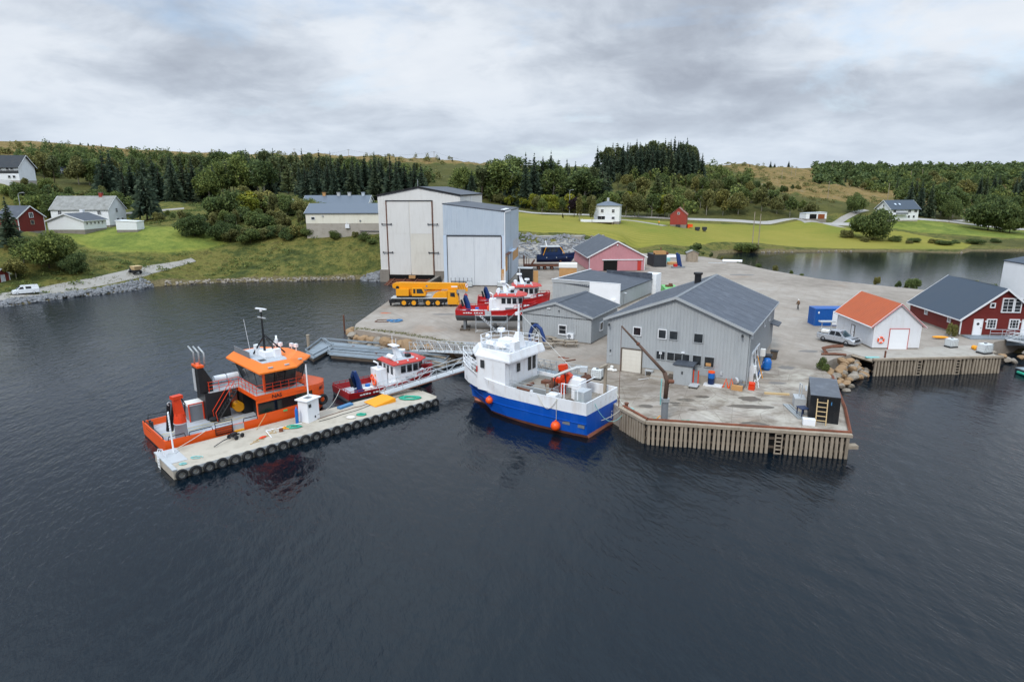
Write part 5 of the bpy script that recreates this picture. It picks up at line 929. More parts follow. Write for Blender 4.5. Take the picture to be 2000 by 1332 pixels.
for k in range(3): P('exhaust_pipe', MB().tube([(4.85 + .3 * k, 2.35 - .5 * k, 6.1), (4.85 + .3 * k, 2.35 - .5 * k, 7.35), (4.6 + .3 * k, 2.9 - .5 * k, 7.9)], .085, 8), MAT['galv'], ob, True)
for k in range(2): P('liferaft', MB().cyl((6.6 + 1.25 * k, 2.9, 4.15), (7.7 + 1.25 * k, 2.9, 4.15), .36, n=12), MAT['whiteclean'], ob)
r = MB(); rail(r, [(13.0, -3.42, 3.5), (8.25, -3.42, 3.5), (8.25, .95, 3.5), (5.45, .95, 3.5), (5.45, 2.2, 3.5)], 1.0, 3, .028, .85); P('railing', r, MAT['craneorange'], ob)
# wheelhouse flaring outwards
b0 = sym([(9.4, 2.55), (12.3, 2.55), (13.9, .9)]); b1_ = sym([(8.95, 3.7), (12.15, 3.7), (14.55, 1.05)]); lerp2 = lambda t: [(a[0] + (b[0] - a[0]) * t, a[1] + (b[1] - a[1]) * t) for a, b in zip(b0, b1_)]
zt = lambda t: 3.5 + 2.3 * t
P('wheelhouse', MB().loft([ringz(lerp2(0), zt(0)), ringz(lerp2(.12), zt(.12))]), MAT['darkgrey'], ob)
m = MB(); ra, rb_ = ringz(lerp2(.12), zt(.12)), ringz(lerp2(1), zt(1))
for i in range(6):
    j = (i + 1) % 6; A0, A1, B0, B1 = Vector(ra[i]), Vector(ra[j]), Vector(rb_[i]), Vector(rb_[j]); n_ = 3 if (A1 - A0).length > 2.4 else 2
    for k in range(n_):
        f0, f1 = k / n_ + .012, (k + 1) / n_ - .012; m.quad(A0.lerp(A1, f0), A0.lerp(A1, f1), B0.lerp(B1, f1), B0.lerp(B1, f0))
P('window', m, MAT['glass'], ob, split=True)
m = MB()
for i in range(6): m.tube([ra[i], rb_[i]], .07, 5)
P('window_post', m, MAT['darkgrey'], ob, split=True); P('corner_post', MB().tube([(9.36, -2.6, 3.5), (8.92, -3.74, 5.8)], .13, 5), MAT['orange'], ob)
e0 = sym([(8.4, 4.15), (12.05, 4.15), (14.95, 1.15)]); e1 = sym([(8.95, 3.45), (11.75, 3.45), (13.6, 1.0)]); e2 = sym([(9.1, 3.25), (11.6, 3.25), (11.9, 2.4)])
P('roof', MB().loft([ringz(e0, 5.72), ringz(e0, 5.86), ringz(e1, 6.5), ringz(e2, 6.48)], False).add(ringz(e0, 5.72), [tuple(range(6))]).add(ringz(e2, 6.47), [tuple(range(6))]), MAT['orangelit'], ob)
P('roof_deck', MB().prism(sym([(9.15, 3.2), (11.55, 3.2), (11.8, 2.4)]), 6.475, 6.5), MAT['deckgrey'], ob); P('screen', MB().box(9.0, 9.06, -.5, 3.3, 6.5, 7.1), MAT['midgrey'], ob); P('hatch', MB().box(9.3, 9.9, -2.4, -1.7, 6.502, 6.53), MAT['darkgrey'], ob)
P('mast', MB().tube([(10.6, -.4, 6.5), (10.6, -.4, 10.9)], .13, 8, r1=.07), MAT['blackmetal'], ob); P('mast_leg', MB().tube([(10.7, -.4, 8.6), (12.4, -.9, 6.6)], .08, 6).tube([(10.7, -.4, 8.6), (11.3, -1.7, 6.6)], .08, 6).tube([(10.6, -.4, 8.4), (9.9, .7, 6.6)], .08, 6), MAT['blackmetal'], ob, split=True)
P('radar', MB().cyl((10.6, -.4, 10.9), (10.6, -.4, 11.1), .12).cbox((10.6, -.4, 11.17), (.2, 1.4, .12), .3), MAT['whiteclean'], ob); P('crosstree', MB().cbox((10.6, -.4, 10.3), (.12, 1.2, .1), .2), MAT['lightgrey'], ob); P('radar', MB().cyl((11.6, -1.0, 7.7), (11.6, -1.0, 8.1), .16).cbox((11.6, -1.0, 8.2), (.18, 1.7, .16), -.4), MAT['whiteclean'], ob)
P('antenna', MB().tube([(9.5, .3, 6.5), (9.2, .5, 10.2)], .02, 5), MAT['whiteclean'], ob); P('equipment_box', MB().box(10.2, 11.5, -1.4, .2, 6.502, 7.0).box(11.0, 11.6, -1.9, -1.42, 6.502, 7.3).box(10.0, 10.4, .3, .8, 6.502, 7.5), MAT['whiteclean'], ob, split=True)
for x, y in ((13.2, 1.9), (13.0, 2.7), (13.9, .8), (14.1, .2)): P('searchlight', MB().cyl((x, y, 6.2), (x, y, 6.6), .05, n=5).cbox((x, y, 6.8), (.3, .34, .36), .3), MAT['whiteclean'], ob)
for x, y in ((9.6, -3.85), (11.2, -3.85), (13.0, -2.8)): P('deck_light', MB().cbox((x, y, 6.15), (.45, .22, .12)), MAT['lightgrey'], ob)
st_ = MB()
for k in range(9): t = k / 8; st_.cbox((5.7 + 1.9 * t, .35, .85 + 2.55 * t), (.26, .75, .05))
st_.tube([(5.6, -.02, .76), (7.7, -.02, 3.45)], .06, 5).tube([(5.6, .72, .76), (7.7, .72, 3.45)], .06, 5); P('stairs', st_, MAT['blackmetal'], ob)
P('handrail', MB().tube([(5.6, -.05, .8), (5.5, -.05, 1.7), (7.5, -.05, 4.4), (7.7, -.05, 3.5)], .035, 5).tube([(5.6, .77, .8), (5.5, .77, 1.7), (7.5, .77, 4.4), (7.7, .77, 3.5)], .035, 5), MAT['craneorange'], ob, split=True)
P('deck_marking', MB().box(.6, 8.0, -.55, -.45, .762, .766).box(.6, 7.2, .1, .2, .762, .766).box(2.6, 8.6, -2.1, -2.0, .762, .766), MAT['yellowline'], ob, split=True)
P('winch', MB().cyl((7.9, .4, 1.6), (7.9, 1.2, 1.6), .5, n=14), MAT['yellow'], ob); P('hose_reel', MB().torus((9.0, -1.9, 1.5), .6, .16, 'x', 16, 7).torus((8.8, -1.9, 1.5), .45, .14, 'x', 16, 7), MAT['rubber'], ob); P('hose_heap', MB().ball((5.4, .5, .95), .45, 9, 5, (1, 1, .5)), MAT['rubber'], ob)
r = MB()
for x0, x1 in ((.3, 1.7), (2.0, 4.0), (6.75, 8.1)): r.tube([(x0, -3.45, 1.36), (x0 + .06, -3.45, 1.68), (x1 - .06, -3.45, 1.68), (x1, -3.45, 1.36)], .045, 5)
for x0, x1 in ((.5, 2.4), (2.8, 4.6)): r.tube([(x0, 3.45, 1.36), (x0 + .06, 3.45, 1.8), (x1 - .06, 3.45, 1.8), (x1, 3.45, 1.36)], .045, 5)
r.tube([(.05, -2.9, 1.36), (.05, -2.9, 1.6), (.05, 2.9, 1.6), (.05, 2.9, 1.36)], .045, 5); P('bulwark_rail', r, MAT['blackmetal'], ob, split=True)
gt = MB(); gt.tube([(4.2, -3.56, .8), (4.2, -3.56, 1.95), (5.7, -3.56, 1.95), (5.7, -3.56, .8)], .05, 5, True)
for k in range(4): gt.tube([(4.2, -3.56, 1.0 + .22 * k), (5.7, -3.56, 1.0 + .22 * k)], .03, 5)
P('gate', gt, MAT['blackmetal'], ob); P('boarding_step', MB().box(5.8, 6.7, -3.75, -3.53, .6, .8), MAT['yellow'], ob); P('boarding_plate', MB().box(5.75, 6.75, -3.52, -3.4, .76, 1.34), MAT['deckgrey'], ob)
P('crane_pedestal', MB().lathe([(.55, 0), (.5, 1.25), (.56, 1.27), (.56, 1.37)], (1.9, -1.6, .75), 16), MAT['deckgrey'], ob, True)
cr_ = P('deck_crane', MB().lathe([(.55, 0), (.48, .5), (.4, .9)], (1.9, -1.6, 2.13), 12).loft([[(1.55, -1.95, 2.9), (2.3, -1.95, 2.9), (2.3, -1.25, 2.9), (1.55, -1.25, 2.9)], [(1.5, -1.85, 4.4), (2.1, -1.85, 4.4), (2.1, -1.35, 4.4), (1.5, -1.35, 4.4)]]).cbox((1.85, -1.6, 4.5), (.9, .6, .3), .2), MAT['craneorange'], ob)
P('boom', MB().tube([(1.9, -1.1, 4.2), (1.6, -.6, 2.4), (1.4, -.3, 1.1)], .22, 6).tube([(1.3, -1.0, 3.9), (1.1, -.5, 1.2)], .16, 6), MAT['blackmetal'], cr_); P('hook', MB().torus((1.3, -1.2, 3.9), .14, .05, 'y', 10, 6, 0, 4.6), MAT['lightgrey'], cr_)
P('crane_hose', MB().tube([(2.2, -1.3, 4.4), (2.6, -1.2, 3.6), (2.4, -1.4, 2.6), (2.1, -1.5, 2.2)], .06, 5), MAT['rubber'], cr_)
P('deck_locker', MB().box(3.7, 4.9, 1.7, 3.0, .76, 2.3), MAT['midgrey'], ob); P('locker_frame', MB().tube([(3.66, 1.66, .8), (3.66, 1.66, 2.5), (4.95, 1.66, 2.5), (4.95, 1.66, .8)], .07, 5), MAT['craneorange'], ob); P('locker_cover', MB().box(3.6, 5.0, 1.7, 3.05, 2.302, 2.55), MAT['bagwhite'], ob)
P('bollard', MB().cyl((.5, 2.2, .76), (.5, 2.2, 1.5), .12).cyl((.5, 2.8, .76), (.5, 2.8, 1.5), .12), MAT['darkgrey'], ob, split=True); P('stern_roller', MB().cyl((.15, .8, 1.0), (.15, 2.2, 1.0), .16), MAT['rust'], ob)
P('bow_fender', MB().torus((15.4, -2.2, 1.25), .42, .17, 'y', 14, 7), MAT['rubber'], ob); P('mooring_ring', MB().box(10.6, 11.0, -3.56, -3.505, 1.45, 1.62), MAT['green'], ob)
text('NAS', ob, .52, towards(10.1, -3.545, 3.2, 0), 'blackmetal'); text('MIO', ob, .5, towards(15.45, -2.0, 2.5, math.radians(41)), 'blackmetal')
# ---------------------------------------------------------------- red workboats: one afloat, two ashore
def red_boat(label, red, roofm):
    t = T('workboat', label, 'workboat'); L_ = 12.0
    hs = [(0, 2.2, 1.05, 2.05), (1.5, 2.3, 1.0, 2.15), (4, 2.35, 1.0, 2.2), (7, 2.3, 1.1, 2.1), (9, 2.05, 1.35, 1.75), (10.4, 1.5, 1.6, 1.15), (11.3, .85, 1.78, .55), (11.9, .12, 1.9, .05)]
    hull(t, [[(x * .93, w * .45, -.75), (x * .97, w * .92, -.05), (x * .985, w, .3), (x, y, z)] for x, y, z, w in hs], [0, 0, 1], ['greyfoul', red], .35, 'deckgrey', capm=red)
    r = MB(); rail(r, [(.1, -2.1, 1.05), (.1, 2.1, 1.05)], .22, 1, .035, .6); rail(r, [(.2, -2.2, 1.05), (4.2, -2.25, 1.0)], .2, 1, .035, .8); rail(r, [(.2, 2.2, 1.05), (4.6, 2.25, 1.0)], .2, 1, .035, .8); P('bulwark_rail', r, MAT[red], t)
    r = MB(); rail(r, [(8.6, 2.0, 1.35), (10.4, 1.35, 1.6), (11.3, .75, 1.75), (11.75, 0, 1.85), (11.3, -.75, 1.75), (10.4, -1.35, 1.6), (8.6, -2.0, 1.35)], .35, 1, .04, 1.0); P('bow_rail', r, MAT[red], t)
    P('bulwark_gate', MB().box(4.4, 5.3, -2.36, -2.2, .36, 1.02), MAT['deckgrey'], t)
    w0 = sym([(6.0, 1.55), (8.9, 1.55), (9.6, .9)]); w1 = sym([(6.0, 1.6), (9.1, 1.6), (9.9, .95)]); wh = P('wheelhouse', MB().loft([ringz(w0, .36), ringz(w0, 1.7), ringz(w1, 3.05)]), MAT['boatwhite'], t)
    for sg in (-1, 1):
        for k in range(3): P('window', MB().box(6.75 + .8 * k, 7.35 + .8 * k, sg * 1.6 - .025, sg * 1.6 + .025, 2.0, 2.8), MAT['glass'], t)
    for y in (-.55, .55): P('window', MB().cbox((9.84, y, 2.42), (.05, .8, .75), 0, 0, .2), MAT['glass'], t)
    for y in (-.8, .1, .9): P('window', MB().box(5.97, 6.0, y - .25, y + .25, 1.8, 2.7), MAT['glass'], t)
    P('front_window', MB().cbox((9.5, -1.3, 2.4), (.55, .05, .75), .72).cbox((9.5, 1.3, 2.4), (.55, .05, .75), -.72), MAT['glass'], t, split=True); P('grille', MB().box(7.3, 8.5, -1.6, -1.56, 1.1, 1.4), MAT['midgrey'], t)
    q = sym([(5.6, 1.95), (9.2, 1.95), (10.4, 1.05)]); q2 = sym([(6.0, 1.5), (9.0, 1.5), (9.7, .8)]); P('roof', MB().loft([ringz(q, 3.06), ringz(q, 3.15), ringz(q2, 3.45)]), MAT[roofm], t); P('roof_deck', MB().prism(sym([(6.1, 1.42), (8.6, 1.42), (8.9, 1.0)]), 3.452, 3.47), MAT['deckgrey'], t)
    P('mast', MB().loft([[(7.0, -.45, 3.47), (7.7, -.45, 3.47), (7.7, .45, 3.47), (7.0, .45, 3.47)], [(6.7, -.3, 4.9), (7.0, -.3, 4.9), (7.0, .3, 4.9), (6.7, .3, 4.9)]]).box(6.4, 7.2, -.7, .7, 4.902, 5.0).tube([(6.8, .3, 5.0), (6.8, .3, 6.1)], .03, 5).tube([(6.9, -.4, 5.0), (6.9, -.4, 5.8)], .03, 5), MAT['whiteclean'], t)
    P('radome', MB().cyl((8.1, .5, 3.9), (8.1, .5, 4.15), .42, n=14).cyl((8.1, .5, 3.47), (8.1, .5, 3.9), .1), MAT['whiteclean'], t); P('searchlight', MB().box(8.0, 8.5, -.9, -.3, 3.5, 3.85), MAT['blackmetal'], t); P('liferaft', MB().cyl((6.2, -1.1, 3.75), (6.2, .2, 3.75), .3, n=12), MAT['whiteclean'], t)
    for x in (6.3, 7.6, 8.8): P('roof_lamp', MB().cbox((x, -1.72, 3.38), (.16, .16, .14)), MAT['whiteclean'], t)
    cs = P('casing', MB().box(4.7, 5.9, .2, 1.9, .36, 2.3), MAT['boatwhite'], t); P('exhaust_pipe', MB().tube([(5.2, 1.0, 2.3), (5.2, 1.0, 2.9), (4.7, 1.1, 3.2)], .1, 7), MAT['whiteclean'], t, True); P('casing_label', MB().box(4.68, 4.7, .7, .95, 1.4, 1.7), MAT['yellow'], cs)
    P('life_ring', MB().torus((4.62, 1.5, 1.2), .3, .09, 'x', 14, 6).torus((4.5, .75, .8), .34, .1, 'x', 14, 6), MAT['buoy'], t, split=True); P('deck_locker', MB().box(5.3, 6.4, -1.9, -1.2, .36, 1.15), MAT['boatwhite'], t); P('fore_locker', MB().box(9.9, 10.7, -.5, .5, .9, 1.5), MAT['boatwhite'], t)
    c = P('deck_crane', MB().box(1.4, 2.2, -1.3, -.5, .36, .9).tube([(1.9, -.9, .8), (1.75, -.9, 1.8), (1.35, -.9, 3.0)], .34, 6, r1=.24), MAT['bluecrane'], t); P('crane_arm', MB().tube([(1.35, -.85, 3.05), (1.15, -.75, 2.5), (1.5, -.55, 1.1)], .2, 6), MAT['bluedark'], c); P('crane_tip', MB().tube([(1.0, -1.0, 1.4), (.75, -1.0, 2.4)], .2, 6, r1=.13), MAT['blackmetal'], c)
    P('work_tub', MB().box(2.2, 3.4, -1.7, -.7, .36, .95), MAT['bagwhite'], t); P('drum', MB().cyl((3.0, -.6, .36), (3.0, -.6, 1.2), .28, n=12), MAT['bluedrum'], t)
    x = 1.2
    for k, w in enumerate((.32, .18, .3, .26, .2, .34, .22, .3)): P('faded_lettering', MB().box(x, x + w, -2.352, -2.335, .62, .78 if k % 3 else .74), MAT['trimwhite'], t); x += w + (.08 if k != 3 else .3)
    return t
rb = red_boat('dark red workboat afloat behind the pontoon with white wheelhouse and blue deck crane', 'redboat', 'redroof')
rb.location = at(683, 788, 0) + Vector((-math.sin(math.radians(39)), math.cos(math.radians(39)), 0)) * 2.25; rb.rotation_euler = (0, 0, math.radians(39))
rb2 = red_boat('bright red workboat standing on trestles ashore, the nearer of the two', 'redbright', 'redroof')
rb2.location = (-8.1, 93.6, 4.15); rb2.rotation_euler = (0, 0, math.radians(-5))
rb3 = dup(rb2, (-5.6, 102.5, 4.0), math.radians(2), 'bright red workboat ashore, the farther one, half hidden behind its neighbour')
_tr = []
for bx, by, lab in ((-7.0, 92.4, 'rear'), (-7.0, 94.8, 'rear'), (-2.5, 92.0, 'front'), (-2.5, 94.4, 'front'), (-4.4, 101.6, 'far'), (-4.4, 104.2, 'far'), (1, 101.8, 'far'), (1, 104, 'far')):
    t = T('boat_trestle', 'grey steel trestle carrying the %s' % ('nearer red workboat ashore' if by < 98 else 'farther red workboat ashore'), 'trestle', (bx, by, 2.0), 0, 'trestles under the red workboats'); _tr.append(t)
    P('post', MB().box(-.18, .18, -.18, .18, 0, 1.6), MAT['midgrey'], t); P('base', MB().box(-.7, .7, -.5, .5, 0, .18), MAT['timberdark'], t); P('block', MB().box(-.35, .35, -.35, .35, 1.602, 1.95), MAT['timberdark'], t)
number_off(_tr)
t = T('boarding_stair', 'aluminium stair with side rails leaning against the nearer red boat ashore', 'stair', (-2.0, 89.9, 2.0), math.radians(172)); a_, b_ = Vector((0, 0, .1)), Vector((2.6, .3, 2.7)); m = MB(); sv_ = Vector((0, .38, 0))
m.tube([a_ - sv_, b_ - sv_], .05, 5).tube([a_ + sv_, b_ + sv_], .05, 5); P('stringer', m, MAT['alu'], t, split=True); m = MB()
for k in range(10): q = a_.lerp(b_, (k + .5) / 10); m.cbox(q, (.2, .72, .05))
P('step', m, MAT['alu'], t, split=True)
t = T('scaffold', 'low aluminium working platform with uprights beside the nearer red boat ashore', 'scaffold', (-5.3, 90.4, 2.0), math.radians(-4)); m = MB()
for x in (0, 2.3, 4.6):
    for y in (0, 1.0): m.tube([(x, y, 0), (x, y, 2.9)], .03, 5)
P('upright', m, MAT['alu'], t, split=True); P('platform', MB().box(0, 4.6, 0, 1.0, 1.55, 1.62), MAT['galv'], t); m = MB().tube([(0, 0, 2.6), (4.6, 0, 2.6)], .025, 5).tube([(0, 0, .25), (4.6, 0, .25)], .025, 5).tube([(0, 1, .25), (4.6, 1, .25)], .025, 5); P('rail', m, MAT['alu'], t, split=True)
# ---------------------------------------------------------------- white and blue fishing boat at the quay
WA = at(1148, 856.4, 0); wy = math.radians(143.5); wu = Vector((math.cos(wy), math.sin(wy), 0)); wv = Vector((-wu.y, wu.x, 0))
wb = T('fishing_boat', 'blue and white steel fishing boat with tall white wheelhouse lying at the timber quay', 'fishing boat', WA - wv * 2.62, wy)
ws = [(0, 3.05, 3.5, 3.0, 2.72, 1.9), (1.5, 3.15, 3.48, 3.12, 2.92, 2.2), (5, 3.2, 3.45, 3.18, 3.06, 2.4), (9, 3.2, 3.55, 3.15, 2.95, 2.0), (11.5, 3.05, 3.75, 2.9, 2.5, 1.4), (13.6, 2.5, 4.0, 2.1, 1.3, .55), (15.2, 1.75, 4.2, 1.25, .55, .2), (16.5, .9, 4.4, .5, .15, .08), (17.2, .06, 4.55, .04, .03, .02)]
bx_ = lambda x, k: x if x < 11 else 11 + (x - 11) * k
hull(wb, [[(bx_(x, .66), e, -.7), (bx_(x, .78), d, .28), (bx_(x, .80), d * 1.02 + .02, .36), (bx_(x, .87), c, 2.3), (x, b, z)] for x, b, z, c, d, e in ws], [0, 0, 1, 2], ['antifoul', 'blueboat', 'boatwhite'], 2.45, 'dirtydeck', bul=.1)
m = MB()
for sg in (1, -1): m.tube([(bx_(x, .86) if x > 11 else x, (c * .78 + d * .22 + .03) * sg, 1.45) for x, b, z, c, d, e in ws], .05, 5)
P('rubbing_strake', m, MAT['blueboat'], wb, split=True); P('bulb', MB().ball((14.9, 0, -.1), .6, 10, 6, (1.5, .55, .55)), MAT['antifoul'], wb, True)
P('fender_plate', MB().box(1.7, 2.5, 3.02, 3.07, 1.05, 1.4).box(.2, .9, 2.92, 2.97, 1.0, 1.3), MAT['midgrey'], wb, split=True)
P('deckhouse', MB().prism([(9.2, 3.06), (12.9, 2.85), (13.1, .9), (13.1, -.9), (12.9, -2.5), (9.2, -2.6), (9.15, -1.6)], 2.46, 6.0), MAT['boatwhite'], wb)
P('front_wheelhouse', MB().loft([ringz(sym([(12.0, 2.3), (13.6, 2.0), (14.2, .9)]), 3.6), ringz(sym([(12.0, 2.3), (13.8, 2.05), (14.5, .95)]), 6.0)]), MAT['boatwhite'], wb)
for x in (13.15, 12.4): P('window', MB().cbox((x, 2.22 - (.0 if x < 13 else .06), 5.3), (.5, .08, .75), -.06), MAT['glass'], wb)
P('window', MB().cbox((12.15, 2.98, 5.25), (.5, .05, .8), -.05), MAT['glass'], wb); P('window', MB().cbox((14.28, 1.45, 5.3), (.06, .7, .75), -.55), MAT['glass'], wb); P('window', MB().cbox((14.42, 0, 5.3), (.06, 1.2, .75)), MAT['glass'], wb)
for y in (.9, -1.05, -1.85): P('window', MB().box(9.08, 9.13, y - .25, y + .25, 4.5 if y > 0 else 4.2, 5.35 if y > 0 else 5.7), MAT['glass'], wb)
P('house_ladder', MB().box(9.1, 9.14, 2.3, 2.34, 2.6, 6).box(9.1, 9.14, 2.66, 2.7, 2.6, 6), MAT['boatwhite'], wb, split=True); P('fire_hose', MB().box(12.85, 12.95, 2.9, 2.98, 4.3, 4.9), MAT['redsign'], wb)
q0 = sym([(8.6, 3.15), (13.2, 2.85), (14.9, 1.2)]); q1 = sym([(8.8, 2.9), (12.9, 2.5), (14.3, 1.0)]); P('bridge_roof', MB().loft([ringz(q0, 5.85), ringz(q0, 6.02), ringz(q1, 6.75)]), MAT['boatwhite'], wb); P('bridge_deck', MB().prism(sym([(9.0, 2.6), (12.7, 2.3), (14.0, .9)]), 6.752, 6.77), MAT['deckgrey'], wb)
r = MB(); rail(r, [(9.0, 2.5, 6.75), (12.7, 2.25, 6.75), (14.0, .9, 6.75), (14.0, -.9, 6.75), (12.7, -2.25, 6.75), (9.0, -2.5, 6.75), (8.9, -.6, 6.75)], .9, 2, .03, .9); P('bridge_rail', r, MAT['whiteclean'], wb)
P('mast_house', MB().loft([[(9.3, -.7, 6.77), (10.4, -.7, 6.77), (10.4, .7, 6.77), (9.3, .7, 6.77)], [(9.55, -.25, 8.3), (10.0, -.25, 8.3), (10.0, .25, 8.3), (9.55, .25, 8.3)]]), MAT['boatwhite'], wb); P('roof_locker', MB().box(10.8, 12.2, .6, 2.0, 6.772, 7.1).box(11.0, 12.6, -1.6, -.2, 6.772, 7.2), MAT['boatwhite'], wb, split=True)
P('mast', MB().tube([(9.75, 0, 8.2), (9.75, 0, 10.9)], .13, 8, r1=.09), MAT['whiteclean'], wb); P('crosstree', MB().cbox((9.75, 0, 9.6), (.1, 1.7, .1), .6), MAT['lightgrey'], wb); P('crosstree', MB().cbox((9.75, 0, 8.7), (.1, 1.1, .3), .6), MAT['whiteclean'], wb); P('mast_lamp', MB().cyl((9.75, 0, 10.9), (9.75, 0, 11.15), .1, n=8).cbox((9.95, 0, 10.2), (.3, .3, .3)), MAT['whiteclean'], wb); P('stay', MB().tube([(9.75, 0, 10.6), (14.0, .6, 6.9)], .018, 4).tube([(9.75, 0, 10.6), (14.0, -.6, 6.9)], .018, 4).tube([(9.75, 0, 10.4), (3.0, .5, 5.6)], .018, 4), MAT['galv'], wb, split=True); P('funnel', MB().box(8.9, 9.5, 1.0, 1.9, 6.772, 7.7), MAT['whiteclean'], wb); P('life_raft', MB().cyl((11.3, 2.0, 7.2), (12.3, 1.9, 7.2), .28, n=12), MAT['whiteclean'], wb); P('roof_bundle', MB().ball((10.8, 1.6, 6.95), .45, 9, 5, (1.6, .8, .5)), MAT['bagwhite'], wb, True); P('mast_stay', MB().tube([(9.2, -.3, 8.2), (9.5, -.2, 10.8)], .04, 5), MAT['galv'], wb)
P('radome', MB().cyl((12.9, -1.2, 7.75), (12.9, -1.2, 8.1), .42, n=14).cyl((12.9, -1.2, 6.77), (12.9, -1.2, 7.75), .07), MAT['whiteclean'], wb); P('satellite_dome', MB().ball((13.6, .2, 7.4), .28, 10, 6), MAT['whiteclean'], wb, True); P('antenna', MB().tube([(13.2, .2, 6.8), (13.2, .2, 9.5)], .02, 5).tube([(9.2, 2.3, 6.0), (9.2, 2.3, 7.2)], .035, 5), MAT['whiteclean'], wb, split=True)
r = MB(); rail(r, [(13.2, 2.55, 4.0), (15.2, 1.65, 4.2), (16.5, .85, 4.4), (17.1, .1, 4.55), (16.5, -.85, 4.4), (15.2, -1.65, 4.2), (13.2, -2.55, 4.0)], 1.25, 3, .035, .8); P('bow_rail', r, MAT['whiteclean'], wb)
P('anchor_winch', MB().box(14.9, 15.7, -.5, .5, 2.5, 4.2).cyl((15.0, -.8, 4.1), (15.0, .8, 4.1), .3, n=12), MAT['lightgrey'], wb); P('foredeck_gear', MB().box(13.9, 14.5, .8, 1.7, 2.5, 4.1), MAT['dirtydeck'], wb)
P('hatch_coaming', MB().box(5.2, 8.9, 1.75, 1.9, 2.46, 3.5).box(5.2, 8.9, -2.3, -2.15, 2.46, 3.5).box(8.75, 8.9, -2.15, 1.75, 2.46, 3.5).box(5.2, 5.35, -2.15, 1.75, 2.46, 3.3), MAT['galv'], wb, split=True); P('hatch_cover', MB().box(5.36, 8.74, -2.14, 1.74, 2.46, 3.15), MAT['dirtydeck'], wb)
P('side_roller', MB().cyl((6.2, 3.1, 3.55), (7.7, 3.1, 3.62), .13, n=8), MAT['rust'], wb); P('side_box', MB().box(5.9, 6.1, 3.0, 3.25, 3.2, 3.65), MAT['boatwhite'], wb)
c = P('deck_crane', MB().cyl((5.0, -1.0, 2.46), (5.0, -1.0, 4.6), .3).cbox((5.0, -1.0, 5.0), (.8, .55, .9), 0, 0, .2).cbox((4.4, -.7, 4.0), (.5, .5, 1.6), 0, 0, -.5).cbox((5.6, -1.1, 3.7), (.9, .6, .45)), MAT['craneorange'], wb); P('boom', MB().tube([(5.1, .6, 4.6), (3.3, -.7, 5.5), (2.9, -.9, 5.5)], .16, 7), MAT['galv'], c); P('boom_head', MB().cbox((2.6, -.9, 5.4), (.7, .5, .5), .4), MAT['lightgrey'], c)
P('gallows', MB().box(.9, 1.15, -2.5, -2.25, 2.46, 5.6).box(.9, 1.15, -2.6, -1.2, 5.602, 5.8).box(4.6, 4.8, 2.2, 2.4, 2.46, 4.3), MAT['timber'], wb, split=True); P('net_drum', MB().cyl((2.6, -1.8, 4.3), (2.6, -.9, 4.3), .4, n=12), MAT['rust'], wb)
for x, y, z in ((3.6, 2.15, 2.46), (2.3, -.4, 2.46), (2.3, -.4, 3.5), (3.4, -1.2, 3.3)):
    i = P('plastic_tank', MB().box(x, x + 1.05, y - .5, y + .5, z, z + .98), MAT['whiteclean'], wb)
P('canopy_sheet', MB().box(1.0, 2.0, .3, 1.8, 2.46, 4.0), MAT['lightgrey'], wb); P('stern_frame', MB().tube([(1.2, 2.6, 3.5), (1.2, 2.6, 4.9), (1.2, -.6, 4.9)], .05, 5).tube([(2.9, 2.7, 3.5), (2.9, 2.7, 4.8), (1.2, 2.6, 4.8)], .05, 5).tube([(2.9, 2.2, 2.5), (2.9, 2.2, 4.7)], .06, 5), MAT['whiteclean'], wb, split=True)
r = MB(); rail(r, [(3.2, 2.75, 3.5), (8.8, 2.8, 3.52)], .6, 2, .025, 1.4); P('deck_rail', r, MAT['galv'], wb); P('winch', MB().cyl((5.9, -.9, 3.3), (5.9, .3, 3.3), .35, n=12).box(5.6, 6.2, -1.0, -.9, 2.46, 3.6).box(5.6, 6.2, .3, .4, 2.46, 3.6), MAT['rust'], wb); P('hydraulic_hose', MB().tube([(4.6, -.6, 4.8), (4.2, -.2, 4.0), (4.4, 0, 2.9)], .06, 5).tube([(5.2, -.7, 4.9), (5.5, -.2, 4.0), (5.3, .1, 2.9)], .06, 5), MAT['rubber'], wb, split=True); P('hatch_gear', MB().box(6.5, 7.4, -1.4, -.6, 3.152, 3.45).cyl((7.8, .2, 3.3), (7.8, 1.2, 3.3), .15, n=8), MAT['rust'], wb, split=True); P('deck_post', MB().box(4.9, 5.05, 1.0, 1.15, 2.46, 4.6).box(3.15, 3.3, -2.4, -2.25, 2.46, 4.9), MAT['rust'], wb, split=True); P('green_net', MB().ball((1.6, 2.3, 2.7), .7, 10, 5, (1.3, .6, .5)), MAT['tealpale'], wb, True); P('net_heap', MB().ball((2.2, 2.3, 2.9), .6, 10, 5, (1, .7, .8)).ball((1.5, 1.5, 2.7), .6, 10, 5, (1, 1, .6)), MAT['timberdark'], wb, split=True)
for k in range(3): P('draught_mark', MB().cbox((-.06, -1.8 - .05 * k, .75 + .3 * k), (.02, .12, .14), 0), MAT['trimwhite'], wb)
P('fender_line', MB().tube([(3.1, 3.22, 3.45), (3.1, 3.2, 1.2)], .025, 4).tube([(11.3, 3.1, 3.7), (11.3, 2.75, 2.0)], .025, 4), MAT['ropewhite'], wb, split=True)
for nm, x, y, z, rr in (('stern', 3.1, 3.3, .75, .47), ('bow', 11.3, 2.95, 1.55, .4)):
    b = tag(link('ball_fender', MB().ball((0, 0, 0), rr, 16, 10).cyl((0, 0, rr * .95), (0, 0, rr * 1.2), .09, n=8).mesh('ball_fender', MAT['buoy'], True), loc=wb.location + wu * x + wv * y + Vector((0, 0, z))), 'orange ball fender hanging near the %s of the blue fishing boat' % nm, 'fender')
